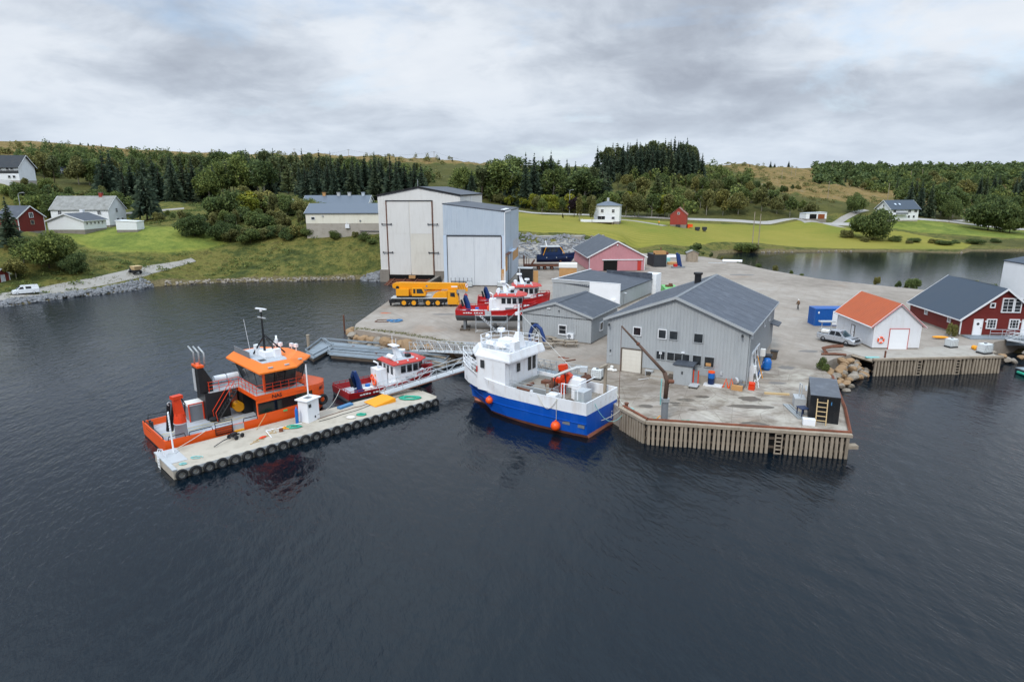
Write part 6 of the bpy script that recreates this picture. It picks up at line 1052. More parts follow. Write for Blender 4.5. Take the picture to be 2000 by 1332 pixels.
# ---------------------------------------------------------------- blue boat on its low-loader
bb = T('motor_boat', 'dark blue motor boat with cabin standing on the low-loader left of the pink storehouse', 'boat', (6.4, 164.6, 4.2), math.radians(1)); hs = [(0, 1.7, 1.5, 1.4), (3, 1.8, 1.45, 1.55), (6, 1.7, 1.55, 1.3), (8, 1.2, 1.85, .8), (9.3, .5, 2.05, .3), (9.9, .06, 2.2, .05)]
hull(bb, [[(x * .9, w * .4, -.3), (x * .96, w, .45), (x, y, z)] for x, y, z, w in hs], [0, 0], ['bluedark'], .9, 'deckgrey'); P('cabin', MB().prism([(1.2, -1.3), (5.4, -1.3), (6.6, -.8), (6.6, .8), (5.4, 1.3), (1.2, 1.3)], .9, 3.6), MAT['bluedark'], bb); P('roof', MB().box(.9, 6.0, -1.5, 1.5, 3.6, 3.75), MAT['lightgrey'], bb)
for k in range(4): P('window', MB().box(1.5 + 1.0 * k, 2.3 + 1.0 * k, -1.34, -1.3, 2.4, 3.3), MAT['glass'], bb)
P('roof_strap', MB().tube([(5.9, -1.4, 3.7), (7.0, -1.4, 2.0)], .1, 5).tube([(2.4, -1.45, 3.7), (1.6, -1.7, 1.6)], .08, 5), MAT['yellow'], bb, split=True); P('radar_arch', MB().tube([(2.6, -.8, 3.75), (2.2, -.4, 5.2), (2.2, .4, 5.2), (2.6, .8, 3.75)], .09, 6), MAT['whiteclean'], bb)
for x in (2.5, 5.0, 7.6): P('porthole', MB().cyl((x, -1.74 + (.0 if x < 7 else .45), 1.0), (x, -1.85 + (.0 if x < 7 else .45), 1.0), .13, n=10), MAT['lightgrey'], bb)
# ---------------------------------------------------------------- concrete pontoon with tyres
pt = T('concrete_pontoon', 'long pale concrete floating pontoon lined with tyres', 'pontoon', P0, math.radians(43.6))
P('deck', MB().prism([(0, 0), (25.9, 0), (26.4, .5), (26.4, 3.6), (25.3, 4.95), (0, 4.95)], .02, .75), MAT['pontoonconc'], pt); P('end_kerb', MB().box(-.05, .3, -.02, 5.0, .752, .86), MAT['lightgrey'], pt)
P('edge_strip', MB().box(.3, 25.8, -.04, -.004, .5, .74), MAT['lightgrey'], pt); P('end_deck', MB().box(.3, 1.6, 1.6, 4.9, .752, .8), MAT['lightgrey'], pt)
tm = MB(); tm.torus((0, 0, 0), .36, .125, 'y', 22, 10); tyre_me = tm.mesh('tyre', MAT['rubber'], True); hub_me = MB().torus((0, -.02, 0), .235, .016, 'y', 16, 5).mesh('inner_rim', MAT['galv'], True); ch = MB().tube([(-.18, .02, -.15), (.18, .02, .2)], .018, 4).tube([(.18, .02, -.15), (-.18, .02, .2)], .018, 4).mesh('lashing', MAT['galv'])
for k in range(25):
    x = .55 + k * 1.047; a = 0
    t = T('tyre_fender', ordinal(k + 1) + ' black tyre from the left along the concrete pontoon front', 'tyre', P0 + PU * x - PN * .19 + Vector((0, 0, .36 + .02 * math.sin(k * 3.1))), math.radians(43.6), 'tyre fenders along the concrete pontoon')
    o = link('tread', tyre_me, t); o.rotation_euler = (0, k * .7, 0); link('rim', hub_me, t); link('lashing', ch, t)
def onp(x, y, z=.75): return P0 + PU * x + PN * y + Vector((0, 0, z))
cb = T('service_cabinet', 'white service cabinet with overhanging lid standing on the pontoon', 'cabinet', onp(13.2, 3.3), math.radians(43.6 + 20)); P('body', MB().box(-.75, .75, -.6, .6, 0, 2.15), MAT['whiteclean'], cb); P('lid', MB().box(-.95, .95, -.78, .78, 2.152, 2.25), MAT['whiteclean'], cb); P('plinth', MB().box(-.7, .7, -.55, .55, -.0, .06), MAT['midgrey'], cb)
P('socket', MB().box(-.6, -.3, -.66, -.602, 1.5, 1.8).box(.1, .22, -.66, -.602, .3, .5), MAT['darkgrey'], cb, split=True); P('grille', MB().box(-.3, .3, -.3, .3, 2.252, 2.28), MAT['midgrey'], cb); P('latch', MB().box(.45, .68, -.64, -.602, .45, .52), MAT['lightgrey'], cb)
lp = T('lamp_post', 'slim white lamp post rising from the service cabinet', 'lamp post', onp(13.4, 3.6, 3.03)); P('pole', MB().cyl((0, 0, 0), (0, 0, 3.3), .07, n=8), MAT['whiteclean'], lp); P('lamp_head', MB().cbox((0, 0, 3.42), (.34, .26, .24), .6).ball((0, 0, 3.36), .13, 8, 5), MAT['darkgrey'], lp)
gbm = MB(); gbm.lathe([(.14, 0), (.15, .05), (.15, 1.35), (.1, 1.5), (.05, 1.55), (.05, 1.7)], n=12); tag(link('gas_bottle', gbm.mesh('gas_bottle', MAT['bluedrum'], True), loc=onp(11.9, 3.2)), 'blue gas bottle standing left of the white service cabinet', 'gas bottle')
lp2 = T('lamp_post', 'slim white lamp post with a ladder rack at the left end of the pontoon', 'lamp post', onp(1.2, 3.9)); P('pole', MB().cyl((0, 0, 0), (-.1, .1, 3.6), .07, n=8), MAT['whiteclean'], lp2); P('base', MB().box(-.3, .3, -.3, .3, 0, .1), MAT['lightgrey'], lp2); m = MB()
for k in range(7): m.cbox((-.1, .1, 2.1 + .24 * k), (.06, .62, .06), .4)
P('rung', m, MAT['whiteclean'], lp2, split=True)
ld = T('boarding_ladder', 'white boarding ladder over the left end of the pontoon', 'ladder', onp(-.12, 3.3), math.radians(43.6)); m = MB()
for y in (-.22, .22): m.tube([(.5, y, .0), (.4, y, .7), (.1, y, .85), (-.05, y, .4), (-.05, y, -1.0)], .035, 6)
P('stile', m, MAT['whiteclean'], ld, split=True); m = MB()
for k in range(5): m.cbox((-.05, 0, .1 - .26 * k), (.05, .42, .05))
P('rung', m, MAT['whiteclean'], ld, split=True)
def rope(name, pts, mat, label, r=.03, cat='rope'): return tag(link(name, MB().tube(pts, r, 5).mesh(name, MAT[mat], True)), label, cat)
def coil(name, c, R0, mat, label, r=.035, turns=4, flat=.7, seed=1):
    Rr = random.Random(seed); pts = []
    for k in range(turns * 10): a = k * .628 + Rr.uniform(-.1, .1); q = R0 * (1 - .5 * k / (turns * 10)) * Rr.uniform(.85, 1.1); pts.append((c[0] + q * math.cos(a), c[1] + q * flat * math.sin(a), c[2] + r + .05 * math.sin(k * 1.7) ** 2))
    return rope(name, pts, mat, label, r)
def wig(a, b, n=10, amp=.2, seed=1, z=.03):
    Rr = random.Random(seed); a, b = Vector(a), Vector(b); d = (b - a).normalized(); s = Vector((-d.y, d.x, 0)); return [a.lerp(b, k / n) + s * (amp * Rr.uniform(-1, 1) if 0 < k < n else 0) + Vector((0, 0, z)) for k in range(n + 1)]
def sag(a, b, s, n=10): a, b = Vector(a), Vector(b); return [a.lerp(b, k / n) - Vector((0, 0, 4 * s * (k / n) * (1 - k / n))) for k in range(n + 1)]
rope('rope', wig(onp(7, 1.6), onp(10.2, 3.4), 14, .28, 3), 'ropetan', 'tan rope lying loosely on the pontoon left of the cabinet', .04); rope('rope', wig(onp(6.6, 1.2), onp(9.5, 2.6), 12, .35, 9), 'ropetan', 'second tan rope heaped beside the first on the pontoon', .04)
rope('cable', wig(onp(13.6, 2.2), onp(24, 3.2), 12, .15, 4), 'darkgrey', 'dark power cable running along the pontoon deck', .03); rope('hose', wig(onp(13.8, 2.9), onp(21, 3.6), 10, .12, 5), 'rust', 'brown hose running along the pontoon deck', .035)
coil('net', onp(11.2, 2.5), .75, 'teal', 'heap of green rope beside the white cabinet', .05, 6, .6, 2); coil('net', onp(17.5, 1.0), .5, 'teal', 'small heap of green rope near the middle tyres', .05, 5, .7, 3); coil('net', onp(23.9, 1.9), 1.3, 'teal', 'large spread of green rope at the right end of the pontoon', .06, 8, .5, 4); coil('rope', onp(2.2, 1.5), .55, 'tealpale', 'pale green loop of rope at the left end of the pontoon', .03, 2, .5, 5); coil('rope', onp(1.0, .9), .3, 'tealpale', 'little coil of green rope at the pontoon corner', .03, 4, .8, 6); coil('rope', onp(10.6, 2.7), .4, 'yellow', 'small yellow and orange rope coil by the green heap', .04, 4, .8, 8)
rope('mooring_line', sag(onp(1.6, 4.7), ob.matrix_local @ Vector((2.8, -3.45, 1.4)) if False else onp(4.4, 5.35, 1.5), .05), 'ropewhite', 'white mooring line from the pontoon to the orange boat stern rail', .03)
rope('mooring_line', sag(onp(8.4, 4.3), onp(9.9, 5.4, 1.7), .05), 'ropetan', 'tan mooring line from the pontoon to the orange boat amidships', .035); rope('mooring_line', sag(onp(15.4, 4.8), rb.location + Vector((0, 0, 1.1)), .5), 'ropewhite', 'white mooring line from the pontoon to the red boat stern', .03)
fr_ = MB(); fr_.tube([onp(8.9, 3.3, .8), onp(12.2, 2.9, .8)], .05, 5).tube([onp(8.9, 3.3, .8), onp(8.6, 1.4, .8)], .05, 5); tag(link('bent_pipe', fr_.mesh('bent_pipe', MAT['whiteclean'])), 'thin white pipe frame lying on the pontoon deck', 'frame')
tag(link('float', MB().cbox((0, 0, .14), (.35, .3, .28), .4).mesh('float', MAT['rustbeam']), loc=onp(9.9, 2.3)), 'reddish box float on the pontoon between the ropes', 'float'); tag(link('float', MB().ball((0, 0, .08), .3, 10, 5, (1.4, .6, .3)).mesh('float', MAT['craneorange'], True), loc=onp(8.0, 1.9), rz=1.0), 'flat orange float lying in front of the tan rope', 'float')
tl_ = T('hand_trolley', 'dark hand trolley with four small wheels lying on the pontoon', 'trolley', onp(5.8, 3.4), math.radians(70)); P('frame', MB().tube([(-.9, 0, .3), (1.0, 0, .3)], .05, 5).tube([(.9, -.4, .22), (.9, .4, .22)], .05, 5).tube([(.2, -.4, .22), (.2, .4, .22)], .05, 5), MAT['darkgrey'], tl_); P('handle', MB().tube([(-.9, 0, .3), (-1.9, .1, .1)], .04, 5), MAT['darkgrey'], tl_); P('box', MB().box(.1, .6, -.2, .2, .3, .55), MAT['blackmetal'], tl_)
for x in (.2, .9):
    for y in (-.42, .42): P('wheel', MB().cyl((x, y - .06, .2), (x, y + .06, .2), .2, n=12), MAT['rubber'], tl_)
mt = T('access_ramp', 'bright orange-yellow landing ramp at the foot of the gangway', 'ramp', onp(20.9, 3.1), math.radians(43.6)); P('plate', MB().xz([(-1.2, .02), (1.2, .05), (1.2, .45), (-1.2, .08)], -1.05, 1.05), MAT['matyellow'], mt); P('side_skirt', MB().xz([(-1.2, .0), (1.3, .0), (1.3, .42), (-1.2, .04)], -1.11, -1.052), MAT['matyellow'], mt)
tag(link('tarpaulin', MB().cbox((0, 0, .1), (1.7, .55, .2), .1).mesh('tarpaulin', MAT['bluelite']), loc=onp(17.6, 4.3), rz=math.radians(50)), 'pale blue folded tarpaulin on the pontoon beside the red boat', 'tarpaulin')
tag(link('sack', MB().ball((0, 0, .1), .4, 10, 5, (1.2, .7, .35)).mesh('sack', MAT['bagwhite'], True), loc=onp(16.3, .9)), 'small white sack near the tyres mid-pontoon', 'sack')
tag(link('boom', MB().cyl((0, -.55, 0), (0, .55, 0), .4, n=14).mesh('boom', MAT['rubber'], True), loc=onp(26.6, 3.6, .55), rz=math.radians(43.6)), 'fat black rubber fender at the far right end of the pontoon', 'fender')
# gangway up to the yard: railed aluminium bridge
def gangway(name, label, a, b, wd, hh, mat, nb, deckm='lightgrey', tr=.035):
    a, b = Vector(a), Vector(b); L_ = (b - a).length; rz = math.atan2(b.y - a.y, b.x - a.x); t = T(name, label, 'gangway', a); t.rotation_euler = (0, -math.asin((b.z - a.z) / L_), rz)
    P('deck', MB().box(0, L_, -wd / 2, wd / 2, 0, .1), MAT[deckm], t)
    for y in (-wd / 2, wd / 2):
        m = MB().tube([(0, y, hh), (L_, y, hh)], tr, 6).tube([(0, y, hh * .55), (L_, y, hh * .55)], tr * .7, 5)
        for k in range(nb + 1):
            x = L_ * k / nb; m.tube([(x, y, 0), (x, y, hh)], tr, 5)
            if k < nb: m.tube([(x, y, hh if k % 2 else 0), (x + L_ / nb, y, 0 if k % 2 else hh)], tr * .8, 5)
        P('side_truss', m, MAT[mat], t)
    return t
gw = gangway('gangway', 'long aluminium gangway rising from the concrete pontoon towards the quay', onp(22.0, 4.2, 1.1), at(916, 716, 2.15) + Vector((1.3, 1.2, 0)), 1.15, 1.2, 'alu', 6); P('hose', MB().tube([(.5, -.85, .05), (9, -.85, .05), (15, -.85, .06)], .04, 5), MAT['rustbeam'], gw)
gangway('truss_gangway', 'short white lattice gangway from the boulder shore to the grey wooden pontoon', at(808, 684, .75), at(930, 690, 2.0), 1.4, 1.25, 'alu', 14, tr=.04)
# grey wooden pontoons: planked decks
def planked(name, label, pts, z, th, pitch, along, mat='greywood', cat='pontoon', edge='greywood'):
    pts = [Vector(p) for p in pts]; c = sum(pts, Vector()) / len(pts); ang = math.atan2(along.y, along.x); t = T(name, label, cat, (c.x, c.y, 0), ang); inv = Matrix.Rotation(-ang, 4, 'Z') @ Matrix.Translation((-c.x, -c.y, 0)); q = [inv @ p for p in pts]
    P('float', MB().prism([(p.x * .97, p.y * .93) for p in q], -.3, z - .12), MAT['timberdark'], t); x0, x1 = min(p.x for p in q), max(p.x for p in q); i = 0; x = x0
    def cut(xc):
        ys_ = []
        for a, b in zip(q, q[1:] + q[:1]):
            if (a.x - xc) * (b.x - xc) < 0: f = (xc - a.x) / (b.x - a.x); ys_.append(a.y + (b.y - a.y) * f)
        return sorted(ys_)
    while x < x1 - .05:
        w = min(pitch, x1 - x); yy = cut(x + w / 2)
        if len(yy) >= 2: link('plank', MB().box(x + .02, x + w - .02, yy[0], yy[-1], z - .1, z + RN.uniform(-.008, .008)).mesh('plank', MAT[mat]), t)
        x += w
    m = MB()
    for a, b in zip(q, q[1:] + q[:1]):
        d = (b - a).normalized(); n = Vector((d.y, -d.x, 0)) * .06; m.add([a + n * s + Vector((0, 0, zz_)) for zz_ in (z - .14, z + .05) for s in (0, 1.5)] + [b + n * s + Vector((0, 0, zz_)) for zz_ in (z - .14, z + .05) for s in (0, 1.5)], [(0, 1, 3, 2), (4, 6, 7, 5), (0, 4, 5, 1), (2, 3, 7, 6), (0, 2, 6, 4), (1, 5, 7, 3)])
    P('edge_beam', m, MAT[edge], t, split=True); return t
zp = .5; L1 = [at(596, 693, zp), at(604, 688, zp), at(630, 668, zp), at(652, 671, zp), at(640, 680, zp), at(612, 697, zp)]
planked('wooden_pontoon', 'angled arm of the grey plank pontoon pointing towards the orange boat', [at(596, 690, zp), at(628, 666, zp), at(652, 678, zp), at(612, 700, zp)], zp, .3, .5, at(628, 668, zp) - at(598, 690, zp))
planked('wooden_pontoon', 'long grey plank pontoon lying parallel to the boulder shore', [at(632, 666, zp), at(884, 688, zp), at(884, 700, zp), at(650, 681, zp)], zp - .02, .3, .6, at(884, 690, zp) - at(632, 667, zp))
planked('wooden_pontoon', 'wider grey plank pontoon in front behind the red boat', [at(641, 682.5, zp), at(880, 701.5, zp), at(868, 711, zp), at(765, 704, zp), at(643, 693, zp)], zp + .03, .3, .6, at(880, 703, zp) - at(641, 684, zp))
planked('timber_raft', 'small mossy timber raft by the bow of the fishing boat', [at(812, 703, .4), at(832, 697, .4), at(882, 706, .4), at(866, 716, .4)], .4, .3, .45, at(882, 706, .4) - at(832, 697, .4), 'timber', 'raft', 'timber')
pl = tag(link('mooring_pile', MB().cyl((0, 0, -1.5), (0, 0, 1.9), .22, n=12).cyl((0, 0, 1.9), (0, 0, 2.0), .26, n=12).mesh('mooring_pile', MAT['timber']), loc=at(603, 680, 0)), 'grey timber mooring pile at the tip of the plank pontoon', 'pile')
tag(link('mooring_pile', MB().cyl((0, 0, -1.5), (0, 0, 2.6), .13, n=10).mesh('mooring_pile', MAT['rust']), loc=at(673, 646, 0)), 'thin rusty steel pile standing in the water left of the boulders', 'pile')
number_off([tag(link('cleat', MB().cyl((0, 0, 0), (0, 0, .2), .07, n=6).cbox((0, 0, .22), (.4, .1, .08), .3).mesh('cleat', MAT['rust']), loc=at(px, py, zp)), 'rusty cleat on the grey plank pontoon', 'cleat', 'cleats on the plank pontoons') for px, py in ((690, 679), (724, 684), (745, 683), (735, 692))])
tag(link('buoy', MB().ball((0, 0, .1), .25, 10, 6).cyl((0, 0, .3), (0, 0, .5), .07).mesh('buoy', MAT['bagwhite'], True), loc=at(683, 700, 0)), 'white mooring buoy under the grey plank pontoon', 'buoy')
# ---------------------------------------------------------------- timber quay front
def quay(name, label, line, pitch, w, zt, zb, skip=(), seed=1, kerb=True):
    Rr = random.Random(seed); t = T(name, label, 'quay', (0, 0, 0)); base = [MB().box(-w / 2, w / 2, -.1, .1, zb, zt - .02).mesh('pile', MAT['timber']) for _ in range(1)][0]; pp = [Vector((*p, 0)) for p in line]; s = 0
    for a, b in zip(pp, pp[1:]):
        d = (b - a); L_ = d.length; d.normalize(); n = Vector((d.y, -d.x, 0)); rz = math.atan2(d.y, d.x); k = int(L_ / pitch)
        for i in range(k):
            x = (i + .5) * L_ / k
            if any(u0 < x < u1 and a == pp[j] for j, u0, u1 in skip): continue
            o = link('pile', base, t); o.location = a + d * x + n * .22 + Vector((0, 0, Rr.uniform(-.06, .03))); o.rotation_euler = (Rr.uniform(-.02, .02), Rr.uniform(-.02, .02), rz)
        for z in (.55, 1.35): P('waler', MB().cbox(a + d * L_ / 2 + n * .06 + Vector((0, 0, z)), (L_, .12, .2), rz), MAT['timberdark'], t)
        P('cap_beam', MB().cbox(a + d * L_ / 2 + n * .2 + Vector((0, 0, zt + .11)), (L_ + .25, .42, .26), rz), MAT['timber'], t); P('gap_shade', MB().cbox(a + d * L_ / 2 + n * .02 + Vector((0, 0, .3)), (L_ - .1, .03, 3.3), rz), MAT['shadeblack'], t)  # dark sheet behind the piles paints the shade in their gaps
        if kerb: P('steel_kerb', MB().cbox(a + d * L_ / 2 - n * .12 + Vector((0, 0, zt + .2)), (L_, .2, .36), rz), MAT['rustbeam'], t)
    return t
q1_ = quay('timber_quay', 'timber-piled quay front with rusty steel kerb along the near yard corner', [(10.5, 57.6), (12.1, 53.9), (28.6, 50.6)], .4, .24, 1.98, -.9, ((1, 10.6, 11.7),))
P('quay_corner', MB().box(28.3, 29.3, 50.3, 50.9, .9, 1.2), MAT['timber'], q1_); P('side_kerb', MB().tube([(28.7, 50.7, 2.2), (31.5, 57.1, 2.2), (35.4, 67.5, 2.2)], .14, 4), MAT['rustbeam'], q1_)
def quay_ladder(label, p, rz, z0=-.6, z1=2.0):
    t = T('quay_ladder', label, 'ladder', p, rz); P('stile', MB().box(-.32, -.22, -.06, .06, z0, z1).box(.22, .32, -.06, .06, z0, z1), MAT['timber'], t, split=True); m = MB(); z = z0 + .25
    while z < z1: m.box(-.219, .219, -.05, .05, z, z + .09); z += .36
    P('rung', m, MAT['timber'], t, split=True)
d_ = Vector((16.5, -3.3, 0)).normalized(); quay_ladder('wooden ladder set into the near timber quay front', Vector((12.1, 53.9, 0)) + d_ * 11.15 + Vector((d_.y, -d_.x, 0)) * .3, math.atan2(d_.y, d_.x))
q2_ = quay('boathouse_quay', 'timber-piled quay below the white boathouse', [(44.0, 74.9), (60.4, 76.1)], .42, .22, 1.98, -.9, ((0, 5.4, 6.2), (0, 10.4, 11.2)), kerb=False)
P('deck', MB().prism([(44.0, 74.9), (60.4, 76.1), (61, 82), (54.2, 81), (53.2, 80.0), (46.6, 80.1), (46.7, 82.6), (42.5, 79.6)], 1.7, 2.03), MAT['concrete'], q2_); P('under_deck_shade', MB().prism([(44.6, 75.6), (60, 76.6), (60.5, 81), (44, 80)], -1, 1.69), MAT['shadeblack'], q2_)  # near-black block paints the shade beneath the deck
P('edge_beam', MB().tube([(44.0, 74.95, 1.8), (42.3, 79.5, 1.8)], .2, 4), MAT['timber'], q2_); P('post', MB().box(45.6, 45.75, 75.3, 75.45, 2.03, 3.0), MAT['rust'], q2_)
for k, u in enumerate((5.8, 10.8)): d_ = Vector((16.4, 1.2, 0)).normalized(); quay_ladder('%s wooden ladder set into the boathouse quay' % ('left' if k == 0 else 'right'), Vector((44.0, 74.9, 0)) + d_ * u + Vector((d_.y, -d_.x, 0)) * .3, math.atan2(d_.y, d_.x))
# ---------------------------------------------------------------- stones
def stone_me(seed, mat):
    Rr = np.random.RandomState(seed); b = bmesh.new(); bmesh.ops.create_icosphere(b, subdivisions=2, radius=1)
    pl_ = unit(9, Rr); dd = Rr.uniform(.55, .9, 9)
    for v in b.verts:
        p = np.array(v.co)
        for n_, d_2 in zip(pl_, dd):
            e_ = p @ n_ - d_2
            if e_ > 0: p = p - n_ * e_
        v.co = p * (1 + Rr.normal(0, .03))
    me = bpy.data.meshes.new('boulder'); b.to_mesh(me); b.free(); me.materials.append(MAT[mat]); return me
ST = {k: [stone_me(i + 10 * len(k), k) for i in range(4)] for k in ('rock', 'rocktan', 'rockgrey')}; _rs = random.Random(3); BL = []
def boulder(p, s, kind_, label, group):
    o = link('boulder', ST[kind_][_rs.randrange(4)]); o.location = p; o.scale = (s * _rs.uniform(.9, 1.3), s * _rs.uniform(.8, 1.1), s * _rs.uniform(.65, .95)); o.rotation_euler = (_rs.uniform(-.3, .3), _rs.uniform(-.3, .3), _rs.uniform(0, 6)); BL.append(o); return tag(o, label, 'boulder', group)
edge = [(-24.3, 98), (-24.3, 95), (-23.5, 93), (-18.5, 89.5), (-10.5, 84.6), (-5.1, 81.1), (-1, 78)]; k = 0
for (ax, ay), (bx, by) in zip(edge, edge[1:]):
    L_ = math.hypot(bx - ax, by - ay); n = max(2, int(L_ / 1.25))
    for i in range(n):
        f = (i + .5) / n; nxv, nyv = (by - ay) / L_, -(bx - ax) / L_; k += 1; tan = k < 14
        boulder((ax + (bx - ax) * f - nxv * -.35, ay + (by - ay) * f - .45, _rs.uniform(.75, 1.25)), _rs.uniform(.75, 1.0), 'rocktan' if tan and k % 4 else ('rock' if k % 3 else 'rocktan'), 'tan boulder in the sea wall below the crane truck' if tan else 'weathered boulder in the sea wall beside the lattice gangway', 'boulders of the tan sea wall' if tan else 'boulders by the lattice gangway')
        boulder((ax + (bx - ax) * f, ay + (by - ay) * f - 1.0, _rs.uniform(-.1, .25)), _rs.uniform(.7, 1.0), 'rock', 'dark boulder at the waterline of the sea wall', 'waterline boulders of the sea wall')
for i in range(46):
    f = _rs.random(); p = Vector((36.3, 70, 0)).lerp(Vector((43, 77.4, 0)), f); o_ = _rs.uniform(-.3, 1.9); boulder((p.x + o_ * .7, p.y - o_ * .75, 1.55 - o_ * .8), _rs.uniform(.35, .75), 'rocktan' if i % 2 else 'rock', 'reddish boulder on the bank between the yard and the boathouse quay', 'boulders beside the boathouse quay')
for i in range(16): boulder((61 + i * .95 + _rs.uniform(-.3, .3), 79.4 + i * .22 + _rs.uniform(-.5, .8), _rs.uniform(.2, 1.3)), _rs.uniform(.5, .8), 'rock' if i % 3 else 'rocktan', 'boulder on the shore below the red waterfront house', 'boulders below the red waterfront house')
def stones(name, n, fn, s0, s1, mat, seed, label):
    Rr = random.Random(seed); m = MB(); prot = [(np.array([v.co for v in ST[mat][k].vertices])[:], [tuple(p.vertices) for p in ST[mat][k].polygons]) for k in range(4)]
    b = bmesh.new(); bmesh.ops.create_icosphere(b, subdivisions=1, radius=1); pv = [tuple(v.co) for v in b.verts]; pf = [tuple(v.index for v in f.verts) for f in b.faces]; b.free()
    for i in range(n):
        x, y = fn(Rr); z = gz(x, y) if n < 5 else None; s = Rr.uniform(s0, s1); e = Matrix.Rotation(Rr.uniform(0, 6), 3, Vector((Rr.random(), Rr.random(), Rr.random() + .1)).normalized()); j = [Rr.uniform(.7, 1.2) for _ in pv]; m.add([tuple(e @ Vector((p[0] * s * q * 1.2, p[1] * s * q, p[2] * s * q * .8)) + Vector((x, y, 0))) for p, q in zip(pv, j)], pf)
    o = P(name, m, MAT[mat], kind='stuff', label=label); me = o.data; co = np.zeros(len(me.vertices) * 3); me.vertices.foreach_get('co', co); co = co.reshape(-1, 3); c = co.reshape(n, -1, 3).mean(1); z = ground(c[:, 0], c[:, 1]); co.reshape(n, -1, 3)[:, :, 2] += z[:, None]; me.vertices.foreach_set('co', co.ravel()); me.update(); return o
SHL = [(-118, 108), (-100.9, 123.7), (-98.2, 128.2), (-95, 134.4), (-90.3, 139), (-86.8, 144.7), (-85.1, 150.1)]
def along(line, o0, o1):
    ls = [math.hypot(b[0] - a[0], b[1] - a[1]) for a, b in zip(line, line[1:])]; tot = sum(ls)
    def f(Rr):
        s = Rr.uniform(0, tot)
        for (a, b), l in zip(zip(line, line[1:]), ls):
            if s <= l: break
            s -= l
        t = s / l; n = (-(b[1] - a[1]) / l, (b[0] - a[0]) / l); o = Rr.uniform(o0, o1); return a[0] + (b[0] - a[0]) * t + n[0] * o, a[1] + (b[1] - a[1]) * t + n[1] * o
    return f
stones('riprap', 1500, along(SHL, -.3, 2.6), .18, .5, 'rockgrey', 4, 'grey broken stone along the gravel road shore'); stones('riprap', 160, lambda r: (r.uniform(-38, -32.5), r.uniform(157.5, 162)), .3, .7, 'rockgrey', 5, 'heap of grey stones beside the white boat hall')
stones('rubble', 1100, lambda r: (r.uniform(-3, 34), r.uniform(190, 206)), .2, .75, 'rockgrey', 6, 'grey blasted rock on the slope below the car park'); stones('shore_stones', 260, along([(-83, 151.5), (-73.4, 156.6), (-57.4, 158), (-46.4, 159.6), (-39.7, 161.2)], -.3, 1.2), .12, .45, 'rock', 7, 'scattered stones along the grassy shore')
stones('pond_stones', 200, along([(71.9, 222), (89.6, 224.5), (118.7, 227), (155.4, 219.8)], -1.2, .8), .15, .5, 'rock', 8, 'scattered stones along the far pond shore')
stones('rubble', 320, lambda r: (r.uniform(61, 80), 79.8 + r.uniform(-.6, 4)), .15, .4, 'rock', 9, 'small stones on the bank below the red house')
for px, Y, s in ((98, 128, .65), (1158, 209, .8), (1180, 211, .7), (1120, 206, .6)):
    x = pX(px, Y); boulder((x, Y, gz(x, Y) + .25), s, 'rocktan' if px < 100 else 'rock', 'single pale boulder beside the gravel road by the van' if px < 100 else 'pale boulder at the edge of the car park', None if px < 100 else 'boulders edging the car park')
number_off(BL)
# ---------------------------------------------------------------- roads: draped strips
def road(name, pts, w, mat, z=.1, kind_='structure'):
    pp = []
    for a, b in zip(pts, pts[1:]):
        n = max(1, int((Vector(b) - Vector(a)).length / 2.5))
        for i in range(n): pp.append(Vector(a).lerp(Vector(b), i / n))
    pp.append(Vector(pts[-1])); rings = []
    for k, p in enumerate(pp):
        d = (pp[min(k + 1, len(pp) - 1)] - pp[max(k - 1, 0)]); d = Vector((d.x, d.y, 0)).normalized(); n = Vector((-d.y, d.x, 0)); ww = w if not callable(w) else w(k / (len(pp) - 1))
        rings.append([(p.x + n.x * ww * f, p.y + n.y * ww * f, gz(p.x + n.x * ww * f, p.y + n.y * ww * f) + dz) for f, dz in ((-.55, -.3), (-.5, z), (-.2, z + .04), (.2, z + .04), (.5, z), (.55, -.3))])
    m = MB(); m.loft(rings, False, False); return S(name, m, MAT[mat])
road('gravel_road', ROADS['gravel_road'], lambda t: 6.0 - 1.0 * t if t < .7 else max(1.8, 5.3 - 14 * (t - .7)), 'gravel')
road('meadow_road', ROADS['meadow_road'], 4.2, 'asphalt', .14)
road('farm_track', ROADS['farm_track'], 3.6, 'gravel', .08); road('hill_road', ROADS['hill_road'], 3.5, 'asphalt', .1); road('garage_yard', [g2(1560, 434, 286), g2(1600, 434, 287), g2(1640, 436, 289)], 9, 'gravel', .1); road('hillside_track', ROADS['hillside_track'], 3.4, 'gravel', .1)
road('farm_road', ROADS['farm_road'], 3.4, 'gravel', .1); road('villa_drive', ROADS['villa_drive'], 5, 'asphalt', .1)
cp_ = MB(); cp_.prism([(1, 204.5), (22, 203.5), (24, 209), (14, 213.5), (-2, 214)], 6.4, 7.55); S('car_park', cp_, MAT['gravel'])
road('yard_ramp', [(-1, 195, 0), (4, 197, 0), (12, 198, 0), (20, 201, 0)], 3.5, 'gravel', .1)
